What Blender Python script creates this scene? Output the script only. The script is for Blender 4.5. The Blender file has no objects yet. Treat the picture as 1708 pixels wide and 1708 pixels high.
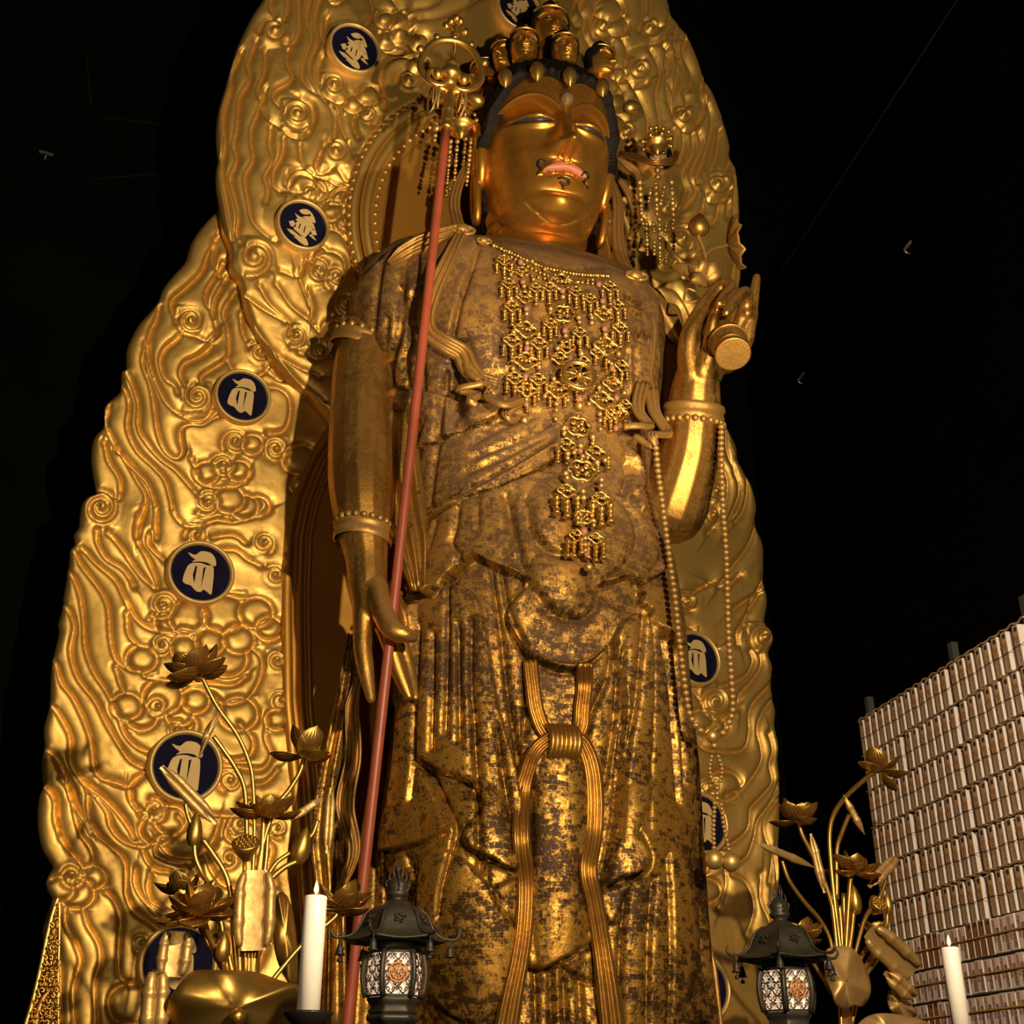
import bpy, bmesh, math, random
import numpy as np
from mathutils import Vector, Matrix
from mathutils.bvhtree import BVHTree

# ------------------------------------------------------------------ camera, world, lights, exposure
scene = bpy.context.scene
COL = scene.collection
FPX = 2060.0
TH = math.radians(25.8)
PSI = math.radians(26.2)
CAMZ = 1.6
fh_ = np.array([math.sin(PSI), math.cos(PSI), 0.0])
RIGHT = np.array([math.cos(PSI), -math.sin(PSI), 0.0])
ZUP = np.array([0.0, 0.0, 1.0])
FWD = fh_ * math.cos(TH) + ZUP * math.sin(TH)
UP = -fh_ * math.sin(TH) + ZUP * math.cos(TH)
CAMP = np.array([0.0, 0.0, CAMZ])
cam_d = bpy.data.cameras.new('camera')
cam_d.sensor_width = 36.0
cam_d.lens = 36.0 * FPX / 1708.0
cam_d.clip_end = 200
cam = bpy.data.objects.new('camera', cam_d)
COL.objects.link(cam)
M = Matrix.Identity(4)
for i in range(3):
    M[i][0] = RIGHT[i]; M[i][1] = UP[i]; M[i][2] = -FWD[i]; M[i][3] = CAMP[i]
cam.matrix_world = M
scene.camera = cam

world = bpy.data.worlds.new('dark_hall')
scene.world = world
world.use_nodes = True
world.node_tree.nodes['Background'].inputs[0].default_value = (1.0, 0.72, 0.42, 1)
world.node_tree.nodes['Background'].inputs[1].default_value = 0.05
scene.view_settings.view_transform = 'Standard'
scene.view_settings.look = 'None'
scene.view_settings.exposure = 0.0
scene.view_settings.gamma = 1.0
scene.view_settings.use_curve_mapping = False


def spot(name, loc, target, power, color, size=60, blend=0.4, radius=0.1):
    ld = bpy.data.lights.new(name, 'SPOT')
    ld.energy = power; ld.color = color; ld.spot_size = math.radians(size)
    ld.spot_blend = blend; ld.shadow_soft_size = radius
    o = bpy.data.objects.new(name, ld)
    COL.objects.link(o)
    o.location = loc
    d = Vector(target) - Vector(loc)
    o.rotation_euler = d.to_track_quat('-Z', 'Y').to_euler()
    return o


WARM = (1.0, 0.80, 0.52)
spot('hall_spotlight', (2.3, 0.3, 4.0), (3.4, 7.6, 5.0), 1900, WARM, 104, 0.3, 0.07)
spot('hall_spotlight', (3.7, 2.2, 1.9), (3.7, 7.2, 8.6), 1700, WARM, 40, 0.8, 0.08)
spot('hall_spotlight', (2.4, 1.4, 5.2), (6.6, 6.6, 3.2), 260, (1.0, 0.80, 0.62), 50, 0.6, 0.10)

spot('hall_spotlight', (-0.6, 0.6, 2.4), (2.7, 8.4, 4.6), 260, WARM, 60, 0.8, 0.15)

# ------------------------------------------------------------------ measuring helpers
def rayd(x, y):
    return FWD * FPX + RIGHT * (x - 854.0) + UP * (854.0 - y)


def project(P):
    d = np.asarray(P, float) - CAMP
    z = d @ FWD
    return 854.0 + FPX * (d @ RIGHT) / z, 854.0 - FPX * (d @ UP) / z


def at_y(x, y, Y):
    d = rayd(x, y)
    return CAMP + d * (Y / d[1])


def at_plane(x, y, p0, n):
    d = rayd(x, y)
    t = np.dot(np.asarray(p0) - CAMP, n) / np.dot(d, n)
    return CAMP + d * t


def px_size(P):
    return float((np.asarray(P) - CAMP) @ FWD) / FPX       # metres per pixel at P


def cv(x0, y0, s, pts):
    return [(x0 + p[0] / s, y0 + p[1] / s) for p in pts]


def catmull(pts, n=8, closed=False):
    P = np.asarray(pts, float)
    m = len(P)
    if m < 3:
        t = np.linspace(0, 1, n + 1)[:, None]
        return P[0] * (1 - t) + P[-1] * t
    if closed:
        Q = np.vstack([P[-1], P, P[0], P[1]])
        segs = m
    else:
        Q = np.vstack([2 * P[0] - P[1], P, 2 * P[-1] - P[-2]])
        segs = m - 1
    out = []
    t = np.linspace(0, 1, n, endpoint=False)[:, None]
    for i in range(segs):
        a, b, c, d = Q[i], Q[i + 1], Q[i + 2], Q[i + 3]
        out.append(0.5 * ((2 * b) + (-a + c) * t + (2 * a - 5 * b + 4 * c - d) * t ** 2 + (-a + 3 * b - 3 * c + d) * t ** 3))
    out = np.vstack(out)
    if not closed:
        out = np.vstack([out, P[-1]])
    return out


# ------------------------------------------------------------------ relief drawing board (metres of relief over picture pixels)
OX, OY, WW, HH = 200, 420, 2110, 2330


class Board:
    def __init__(self):
        self.D = np.full((HH, WW), 60.0, np.float32)     # distance to nearest carved line
        self.H = np.zeros((HH, WW), np.float32)

    def win(self, x0, y0, x1, y1):
        i0 = max(0, int(math.floor(y0 + OY))); i1 = min(HH, int(math.ceil(y1 + OY)) + 1)
        j0 = max(0, int(math.floor(x0 + OX))); j1 = min(WW, int(math.ceil(x1 + OX)) + 1)
        if i1 <= i0 or j1 <= j0:
            return None
        yy, xx = np.mgrid[i0:i1, j0:j1].astype(np.float32)
        return slice(i0, i1), slice(j0, j1), xx - OX, yy - OY

    def lines(self, pts, smooth=True, rad=34, target=None):
        P = catmull(pts, 5) if smooth else np.asarray(pts, float)
        T = self.D if target is None else target
        for k in range(len(P) - 1):
            a, b = P[k], P[k + 1]
            w = self.win(min(a[0], b[0]) - rad, min(a[1], b[1]) - rad, max(a[0], b[0]) + rad, max(a[1], b[1]) + rad)
            if w is None:
                continue
            si, sj, xx, yy = w
            dx, dy = b - a
            L = dx * dx + dy * dy + 1e-9
            t = np.clip(((xx - a[0]) * dx + (yy - a[1]) * dy) / L, 0, 1)
            d = np.hypot(xx - a[0] - t * dx, yy - a[1] - t * dy)
            T[si, sj] = np.minimum(T[si, sj], d)

    def _near(self, pts, R, smooth):
        P = catmull(pts, 5) if smooth else np.asarray(pts, float)
        q = self.win(P[:, 0].min() - R, P[:, 1].min() - R, P[:, 0].max() + R, P[:, 1].max() + R)
        if q is None:
            return None
        si, sj, xx, yy = q
        best = np.full(xx.shape, 1e3, np.float32); sgn = np.zeros(xx.shape, np.float32)
        x0, y0 = xx[0, 0], yy[0, 0]
        for k in range(len(P) - 1):
            a, b = P[k], P[k + 1]
            i0 = max(0, int(min(a[1], b[1]) - R - y0)); i1 = int(max(a[1], b[1]) + R - y0) + 2
            j0 = max(0, int(min(a[0], b[0]) - R - x0)); j1 = int(max(a[0], b[0]) + R - x0) + 2
            if i1 <= i0 or j1 <= j0:
                continue
            sl = (slice(i0, i1), slice(j0, j1))
            X, Y = xx[sl], yy[sl]
            if X.size == 0:
                continue
            dx, dy = b - a
            L = dx * dx + dy * dy + 1e-9
            t = np.clip(((X - a[0]) * dx + (Y - a[1]) * dy) / L, 0, 1)
            d = np.hypot(X - a[0] - t * dx, Y - a[1] - t * dy)
            s = np.sign(dx * (Y - a[1]) - dy * (X - a[0]))
            m = d < best[sl]
            best[sl] = np.where(m, d, best[sl]); sgn[sl] = np.where(m, s, sgn[sl])
        ends = np.minimum(np.hypot(xx - P[0][0], yy - P[0][1]), np.hypot(xx - P[-1][0], yy - P[-1][1]))
        return si, sj, best, sgn, ends

    def groove(self, pts, w, depth, smooth=True):
        """rounded cut (negative depth raises a ridge), fading out at its ends"""
        q = self._near(pts, 3.0 * w + 2, smooth)
        if q:
            si, sj, d, s, e = q
            self.H[si, sj] -= depth * np.exp(-(d / w) ** 2) * np.clip(e / (2.0 * w) + 0.25, 0, 1)

    def step(self, pts, w, h, smooth=True, edge=1.6):
        """raise the left-hand side of the line, falling off over w pixels"""
        q = self._near(pts, 3.5 * w, smooth)
        if q:
            si, sj, d, s, e = q
            self.H[si, sj] += 0.5 * h * s * np.clip(d / edge, 0, 1) * np.exp(-d / w) * (d < 900) * np.clip(e / w, 0, 1)

    def dome(self, cx, cy, rx, ry=None, h=0.05, p=0.5, rot=0.0, mode='max', flat=False):
        ry = ry or rx
        R = max(rx, ry)
        w = self.win(cx - R, cy - R, cx + R, cy + R)
        if w is None:
            return
        si, sj, xx, yy = w
        c, s = math.cos(rot), math.sin(rot)
        u = ((xx - cx) * c + (yy - cy) * s) / rx
        v = (-(xx - cx) * s + (yy - cy) * c) / ry
        r2 = np.clip(u * u + v * v, 0, 1)
        b = h * (1 - (r2 ** 1.7 if flat else r2)) ** p
        if mode == 'max':
            self.H[si, sj] = np.maximum(self.H[si, sj], b)
        else:
            self.H[si, sj] += b

    def spiral(self, cx, cy, r, turns=1.6, cw=1, start=0.0, knob=True, h=0.05):
        t = np.linspace(0, 1, int(16 * turns) + 8)
        ang = start + cw * t * turns * 2 * math.pi
        rr = r * (1.0 - 0.80 * t ** 0.8)
        self.lines(np.stack([cx + rr * np.cos(ang), cy + rr * np.sin(ang)], 1), False, 26)
        self.dome(cx, cy, r * 1.05, None, h, 0.6)
        if knob:
            self.dome(cx, cy, r * 0.42, None, h * 0.55, 0.6, mode='add')

    def lobes(self, L, h=0.05):
        for (x, y, r) in L:
            self.dome(x, y, r, r * 0.88, h, 0.5, flat=True)
        # lobe rims are carved where they are the outermost
        for i, (x, y, r) in enumerate(L):
            a = np.linspace(0, 2 * math.pi, 40)
            px = x + r * np.cos(a); py = y + 0.88 * r * np.sin(a)
            keep = np.ones(len(a), bool)
            for j, (x2, y2, r2) in enumerate(L):
                if j < i:
                    keep &= (np.hypot(px - x2, (py - y2) / 0.88) > r2 * 0.97)
            run = []
            for k in range(len(a)):
                if keep[k]:
                    run.append((px[k], py[k]))
                else:
                    if len(run) > 1:
                        self.lines(run, False, 26)
                    run = []
            if len(run) > 1:
                self.lines(run, False, 26)

    def mask(self, poly, smooth=False):
        P = catmull(poly, 5, True) if smooth else np.asarray(poly, float)
        w = self.win(P[:, 0].min() - 3, P[:, 1].min() - 3, P[:, 0].max() + 3, P[:, 1].max() + 3)
        si, sj, xx, yy = w
        ins = np.zeros(xx.shape, bool)
        n = len(P)
        for k in range(n):
            x1, y1 = P[k]; x2, y2 = P[(k + 1) % n]
            if y1 == y2:
                continue
            c = ((y1 > yy) != (y2 > yy)) & (xx < (x2 - x1) * (yy - y1) / (y2 - y1) + x1)
            ins ^= c
        full = np.zeros((HH, WW), np.float32)
        full[si, sj] = ins
        return full

    def region(self, poly, h, soft=2, smooth=True):
        m = blur(self.mask(poly, smooth), soft)
        self.H += h * m

    def pillow(self, A, R):
        d = np.clip(self.D / R, 0, 1)
        self.H += A * np.sqrt(1 - (1 - d) ** 2)

    def sample(self, x, y):
        return samp(self.H, x, y)


def blur(a, r):
    if r <= 0:
        return a
    for ax in (0, 1):
        c = np.cumsum(np.pad(a, [(r + 1, r) if k == ax else (0, 0) for k in (0, 1)], mode='edge'), axis=ax, dtype=np.float64)
        n = 2 * r + 1
        if ax == 0:
            a = ((c[n:] - c[:-n]) / n).astype(np.float32)
        else:
            a = ((c[:, n:] - c[:, :-n]) / n).astype(np.float32)
    return a


def samp(A, x, y):
    X = np.clip(x + OX, 0, WW - 2.001); Y = np.clip(y + OY, 0, HH - 2.001)
    i = Y.astype(int); j = X.astype(int); fy = Y - i; fx = X - j
    return (A[i, j] * (1 - fx) * (1 - fy) + A[i, j + 1] * fx * (1 - fy) + A[i + 1, j] * (1 - fx) * fy + A[i + 1, j + 1] * fx * fy)


# ------------------------------------------------------------------ materials
def newmat(name):
    m = bpy.data.materials.new(name)
    m.use_nodes = True
    nt = m.node_tree
    return m, nt, nt.nodes['Principled BSDF']


def N(nt, kind, **kw):
    n = nt.nodes.new(kind)
    for k, v in kw.items():
        if k.startswith('i_'):
            key = k[2:]
            n.inputs[int(key) if key.isdigit() else key].default_value = v
        else:
            setattr(n, k, v)
    return n


def coords(nt, kind='Object'):
    return N(nt, 'ShaderNodeTexCoord').outputs[kind]


def noise(nt, co, scale, detail=4, rough=0.6):
    n = N(nt, 'ShaderNodeTexNoise')
    n.inputs['Scale'].default_value = scale; n.inputs['Detail'].default_value = detail; n.inputs['Roughness'].default_value = rough
    nt.links.new(co, n.inputs['Vector'])
    return n.outputs['Fac']


def ramp(nt, fac, p0, c0, p1, c1, extra=()):
    r = N(nt, 'ShaderNodeValToRGB')
    e = r.color_ramp.elements
    e[0].position = p0; e[0].color = c0; e[1].position = p1; e[1].color = c1
    for p, c in extra:
        k = e.new(p); k.color = c
    nt.links.new(fac, r.inputs[0])
    return r.outputs[0]


def mix(nt, fac, a, b, typ='MIX'):
    m = N(nt, 'ShaderNodeMix', data_type='RGBA', blend_type=typ)
    for s, v in ((m.inputs[0], fac), (m.inputs[6], a), (m.inputs[7], b)):
        if hasattr(v, 'is_linked') or hasattr(v, 'links'):
            nt.links.new(v, s)
        else:
            s.default_value = v
    return m.outputs[2]


def mrange(nt, val, a, b):
    m = N(nt, 'ShaderNodeMapRange')
    m.inputs['From Min'].default_value = a; m.inputs['From Max'].default_value = b
    nt.links.new(val, m.inputs['Value'])
    return m.outputs[0]


def g(v):
    return (v, v, v, 1)


def rgb(r, gg, b):
    return (r, gg, b, 1)


def gold_mat(name, base, rough=0.36, metallic=0.9, dirt=(0.10, 0.045, 0.012), amt=0.5, scale=3.0, bump=0.15, bscale=9.0, dust=None):
    m, nt, b = newmat(name)
    co = coords(nt)
    n1 = noise(nt, co, scale, 6, 0.65)
    n2 = noise(nt, co, scale * 7, 5, 0.7)
    f1 = ramp(nt, n1, 0.38, g(0), 0.66, g(1))
    f2 = ramp(nt, n2, 0.45, g(0), 0.75, g(1))
    ff = mix(nt, 1.0, f1, f2, 'MULTIPLY')
    f3 = mix(nt, 0.45, ff, f1)
    c = mix(nt, f3, rgb(*base), rgb(*[base[i] * (1 - amt) + dirt[i] * amt for i in range(3)]))
    r = ramp(nt, f3, 0, g(rough), 1, g(min(1, rough + 0.22)))
    if dust:
        geo = N(nt, 'ShaderNodeNewGeometry')
        sep = N(nt, 'ShaderNodeSeparateXYZ')
        nt.links.new(geo.outputs['Normal'], sep.inputs[0])
        up = mrange(nt, sep.outputs['Z'], dust[0], dust[1])
        up2 = mix(nt, 0.7, up, mix(nt, 1.0, up, f1, 'MULTIPLY'))
        c = mix(nt, up2, c, rgb(*dust[2]))
        r = mix(nt, up2, r, g(0.85))
        met = mix(nt, up2, g(metallic), g(0.05))
        nt.links.new(met, b.inputs['Metallic'])
    else:
        b.inputs['Metallic'].default_value = metallic
    nt.links.new(c, b.inputs['Base Color'])
    nt.links.new(r, b.inputs['Roughness'])
    if bump:
        bp = N(nt, 'ShaderNodeBump'); bp.inputs['Strength'].default_value = bump; bp.inputs['Distance'].default_value = 0.05
        nt.links.new(noise(nt, co, bscale, 3, 0.5), bp.inputs['Height'])
        nt.links.new(bp.outputs[0], b.inputs['Normal'])
    return m


def plain(name, col, rough=0.6, metallic=0.0, var=0.25, scale=8.0, emit=None, strength=0.0, bump=0.0, spec=0.5):
    m, nt, b = newmat(name)
    co = coords(nt)
    n1 = noise(nt, co, scale, 5, 0.6)
    c = mix(nt, ramp(nt, n1, 0.3, g(0), 0.7, g(1)), rgb(*col), rgb(*[k * (1 - var) for k in col]))
    nt.links.new(c, b.inputs['Base Color'])
    b.inputs['Roughness'].default_value = rough
    b.inputs['Metallic'].default_value = metallic
    b.inputs['Specular IOR Level'].default_value = spec
    if emit:
        b.inputs['Emission Color'].default_value = rgb(*emit)
        b.inputs['Emission Strength'].default_value = strength
    if bump:
        bp = N(nt, 'ShaderNodeBump'); bp.inputs['Strength'].default_value = bump; bp.inputs['Distance'].default_value = 0.02
        nt.links.new(n1, bp.inputs['Height']); nt.links.new(bp.outputs[0], b.inputs['Normal'])
    return m


def leaf_mat(name, gold, dark, scale=9.0, lo=0.42, hi=0.60, dust=None, rough=0.30, use_uv=True):
    """worn gold leaf: small squares of leaf, some rubbed away to dark lacquer"""
    m, nt, b = newmat(name)
    co = coords(nt)
    uv = coords(nt, 'UV' if use_uv else 'Object')
    br = N(nt, 'ShaderNodeTexBrick')
    br.inputs['Scale'].default_value = scale
    br.inputs['Color1'].default_value = g(0.0); br.inputs['Color2'].default_value = g(1.0); br.inputs['Mortar'].default_value = g(0.9)
    br.inputs['Mortar Size'].default_value = 0.012
    br.inputs['Brick Width'].default_value = 0.60; br.inputs['Row Height'].default_value = 0.42
    br.offset = 0.37
    wob = N(nt, 'ShaderNodeVectorMath', operation='MULTIPLY_ADD')
    nz = N(nt, 'ShaderNodeTexNoise'); nz.inputs['Scale'].default_value = 3.0
    nt.links.new(co, nz.inputs['Vector'])
    nt.links.new(nz.outputs['Color'], wob.inputs[0]); wob.inputs[1].default_value = (0.06, 0.06, 0.0); nt.links.new(uv, wob.inputs[2])
    nt.links.new(wob.outputs[0], br.inputs['Vector'])
    n1 = noise(nt, co, 1.6, 4, 0.6)
    n2 = noise(nt, co, 15, 6, 0.8)
    n3 = noise(nt, co, 60, 4, 0.7)
    a = N(nt, 'ShaderNodeMath', operation='MULTIPLY_ADD'); nt.links.new(br.outputs['Color'], a.inputs[0]); a.inputs[1].default_value = 0.21; nt.links.new(n2, a.inputs[2])
    a2 = N(nt, 'ShaderNodeMath', operation='MULTIPLY_ADD'); nt.links.new(n1, a2.inputs[0]); a2.inputs[1].default_value = 0.9; nt.links.new(a.outputs[0], a2.inputs[2])
    a3 = N(nt, 'ShaderNodeMath', operation='MULTIPLY_ADD'); nt.links.new(n3, a3.inputs[0]); a3.inputs[1].default_value = 0.35; nt.links.new(a2.outputs[0], a3.inputs[2])
    a4 = N(nt, 'ShaderNodeMath', operation='MULTIPLY'); nt.links.new(a3.outputs[0], a4.inputs[0]); a4.inputs[1].default_value = 0.43
    f = ramp(nt, a4.outputs[0], lo, g(0), hi, g(1))
    c = mix(nt, f, rgb(*dark), rgb(*gold))
    met = ramp(nt, f, 0, g(0.25), 1, g(0.95))
    r = ramp(nt, f, 0, g(0.42), 1, g(rough))
    if dust:
        geo = N(nt, 'ShaderNodeNewGeometry')
        sep = N(nt, 'ShaderNodeSeparateXYZ'); nt.links.new(geo.outputs['Normal'], sep.inputs[0])
        up = mrange(nt, sep.outputs['Z'], dust[0], dust[1])
        hz = N(nt, 'ShaderNodeSeparateXYZ'); nt.links.new(co, hz.inputs[0])
        hm = N(nt, 'ShaderNodeMapRange'); hm.inputs['From Min'].default_value = dust[3]; hm.inputs['From Max'].default_value = dust[4]
        nt.links.new(hz.outputs['Z'], hm.inputs['Value'])
        up2 = mix(nt, 1.0, up, hm.outputs[0], 'MULTIPLY')
        up3 = mix(nt, 0.35, up2, mix(nt, 1.0, up2, n2, 'MULTIPLY'))
        c = mix(nt, up3, c, rgb(*dust[2])); r = mix(nt, up3, r, g(0.8)); met = mix(nt, up3, met, g(0.1))
    nt.links.new(c, b.inputs['Base Color']); nt.links.new(met, b.inputs['Metallic']); nt.links.new(r, b.inputs['Roughness'])
    b.inputs['Specular IOR Level'].default_value = 0.12
    bp = N(nt, 'ShaderNodeBump'); bp.inputs['Strength'].default_value = 0.18; bp.inputs['Distance'].default_value = 0.02
    nt.links.new(a3.outputs[0], bp.inputs['Height']); nt.links.new(bp.outputs[0], b.inputs['Normal'])
    return m


GOLD = gold_mat('carved_gold_leaf', (0.76, 0.47, 0.12), 0.46, 0.84, (0.20, 0.10, 0.02), 0.7, 2.6, 0.08, 6)
GOLD_HALO = gold_mat('smooth_amber_gold', (0.62, 0.30, 0.045), 0.42, 0.75, (0.25, 0.10, 0.02), 0.5, 1.6, 0.05, 5)
GOLD_RIM = gold_mat('pale_gold_rim', (0.78, 0.52, 0.18), 0.5, 0.7, (0.45, 0.27, 0.08), 0.4, 5, 0.05, 20)
GLYPH = gold_mat('matte_gold_paint', (0.62, 0.43, 0.18), 0.7, 0.25, (0.5, 0.33, 0.12), 0.3, 5, 0.0)
NAVY = plain('navy_lacquer', (0.006, 0.005, 0.024), 0.8, 0.0, 0.3, 6, spec=0.1)
FACE = gold_mat('polished_old_gold', (0.70, 0.33, 0.05), 0.30, 0.82, (0.15, 0.055, 0.010), 0.85, 2.8, 0.05, 10)
ROBE = leaf_mat('worn_gold_leaf_robe', (0.64, 0.335, 0.058), (0.042, 0.019, 0.006), 25.0, 0.50, 0.645, (-0.75, 0.35, (0.23, 0.125, 0.056), 2.4, 4.6), 0.27)
CLOTH = leaf_mat('worn_gold_leaf_cloth', (0.60, 0.32, 0.065), (0.045, 0.022, 0.010), 9.0, 0.44, 0.585, None, 0.34, False)
SKIN = leaf_mat('worn_gold_skin', (0.52, 0.27, 0.06), (0.12, 0.06, 0.026), 9.0, 0.36, 0.56, (0.05, 0.95, (0.23, 0.13, 0.07), 0.0, 1.0), 0.38, False)
RIBBON = gold_mat('dusty_gold_ribbon', (0.48, 0.26, 0.06), 0.45, 0.7, (0.14, 0.07, 0.03), 0.7, 5, 0.1, 20, (-0.2, 0.7, (0.24, 0.14, 0.075)))
RIBBON2 = gold_mat('gold_sash', (0.52, 0.275, 0.058), 0.36, 0.9, (0.12, 0.06, 0.02), 0.6, 6, 0.08, 20)
HAIR = plain('dark_carved_hair', (0.009, 0.006, 0.004), 0.72, 0.0, 0.5, 9, bump=0.2, spec=0.2)
EYE = plain('dim_inlaid_eye', (0.045, 0.034, 0.026), 0.35)
LIP = plain('coral_lip_paint', (0.62, 0.20, 0.11), 0.45, 0.0, 0.2, 9)
INK = plain('dark_ink', (0.02, 0.012, 0.006), 0.5)
CRYSTAL = plain('smoky_crystal', (0.30, 0.19, 0.09), 0.08, 0.3)
JEWEL = gold_mat('bright_gilt_metal', (0.80, 0.49, 0.12), 0.30, 0.92, (0.30, 0.14, 0.03), 0.55, 9, 0.0)
JEWEL_M = gold_mat('matte_gilt_beads', (0.66, 0.42, 0.13), 0.42, 0.8, (0.26, 0.14, 0.04), 0.5, 9, 0.0)
PINK = plain('rose_bead', (0.42, 0.17, 0.10), 0.5, 0.0, 0.25, 20)
BEADS = gold_mat('old_gilt_wood_beads', (0.52, 0.30, 0.085), 0.45, 0.6, (0.12, 0.055, 0.02), 0.7, 14, 0.0)
STAFF = plain('vermilion_lacquer', (0.36, 0.075, 0.035), 0.42, 0.0, 0.3, 4)
LOTUS = gold_mat('gilt_lotus_metal', (0.60, 0.35, 0.08), 0.33, 0.92, (0.16, 0.08, 0.02), 0.6, 6, 0.0)
LOTUS_D = gold_mat('dusty_gilt_leaf_metal', (0.58, 0.36, 0.12), 0.42, 0.7, (0.20, 0.11, 0.045), 0.6, 6, 0.1, 14, (0.2, 0.9, (0.30, 0.19, 0.09)))
BRONZE = plain('dark_bronze', (0.045, 0.037, 0.024), 0.5, 0.5, 0.45, 12)
LATTICE = plain('brown_bronze_lattice', (0.12, 0.055, 0.025), 0.5, 0.5, 0.4, 20)
PAPERLIT = plain('lit_lantern_paper', (0.8, 0.72, 0.6), 0.8, 0, 0.1, 6, (1.0, 0.72, 0.48), 0.55)
EMBLEM = plain('orange_gilt_emblem', (0.55, 0.22, 0.05), 0.45, 0.5, 0.2, 20)
WAX = plain('white_wax', (0.86, 0.78, 0.68), 0.38, 0, 0.06, 3)
FLAME = plain('candle_flame', (1, 0.6, 0.2), 0.5, 0, 0.0, 3, (1.0, 0.50, 0.14), 9.0)
BLACKL = plain('black_lacquer', (0.012, 0.010, 0.009), 0.3, 0.0, 0.3, 6)
WALL = plain('black_green_wall', (0.0034, 0.0038, 0.0022), 0.9, 0, 0.4, 1.2, spec=0.0)
WALL_R = plain('black_brown_wall', (0.0024, 0.0016, 0.0010), 0.9, 0, 0.4, 1.2, spec=0.0)
TRIM = plain('dull_dark_trim', (0.012, 0.010, 0.008), 0.7, spec=0.1)
POSTM = plain('charcoal_post', (0.03, 0.03, 0.03), 0.7)
STEEL = plain('dull_steel', (0.45, 0.42, 0.38), 0.3, 0.8)


# ------------------------------------------------------------------ object helpers
def link(name, me, m, parent=None, loc=None):
    o = bpy.data.objects.new(name, me)
    COL.objects.link(o)
    if m and not me.materials:
        me.materials.append(m)
    if parent:
        o.parent = parent
    if loc is not None:
        o.location = loc
    return o


def mesh(name, V, Fc, smooth=True):
    me = bpy.data.meshes.new(name)
    me.from_pydata([tuple(map(float, v)) for v in V], [], [tuple(map(int, f)) for f in Fc])
    if smooth:
        me.polygons.foreach_set('use_smooth', [True] * len(me.polygons))
    me.update()
    return me


def fastmesh(name, V, Q, smooth=True, uv=None):
    """V (n,3) float, Q (m,4) int quads"""
    me = bpy.data.meshes.new(name)
    V = np.ascontiguousarray(V, np.float32); Q = np.ascontiguousarray(Q, np.int32)
    me.vertices.add(len(V)); me.vertices.foreach_set('co', V.ravel())
    me.loops.add(Q.size); me.loops.foreach_set('vertex_index', Q.ravel())
    me.polygons.add(len(Q))
    me.polygons.foreach_set('loop_start', np.arange(0, Q.size, 4, dtype=np.int32))
    if uv is not None:
        l = me.uv_layers.new(name='UVMap')
        l.data.foreach_set('uv', np.ascontiguousarray(uv[Q.ravel()], np.float32).ravel())
    me.update(calc_edges=True)
    me.validate()
    if smooth:
        me.polygons.foreach_set('use_smooth', [True] * len(me.polygons))
    return me


def empty(name, loc, label=None, cat=None, group=None, parent=None):
    o = bpy.data.objects.new(name, None)
    o.empty_display_size = 0.1
    COL.objects.link(o)
    o.location = loc
    if parent:
        o.parent = parent
    if label:
        tag(o, label, cat, group)
    return o


def tag(o, label, cat, group=None):
    o['label'] = label; o['category'] = cat
    if group:
        o['group'] = group
    return o


def struct(o):
    o['kind'] = 'structure'
    return o


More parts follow.
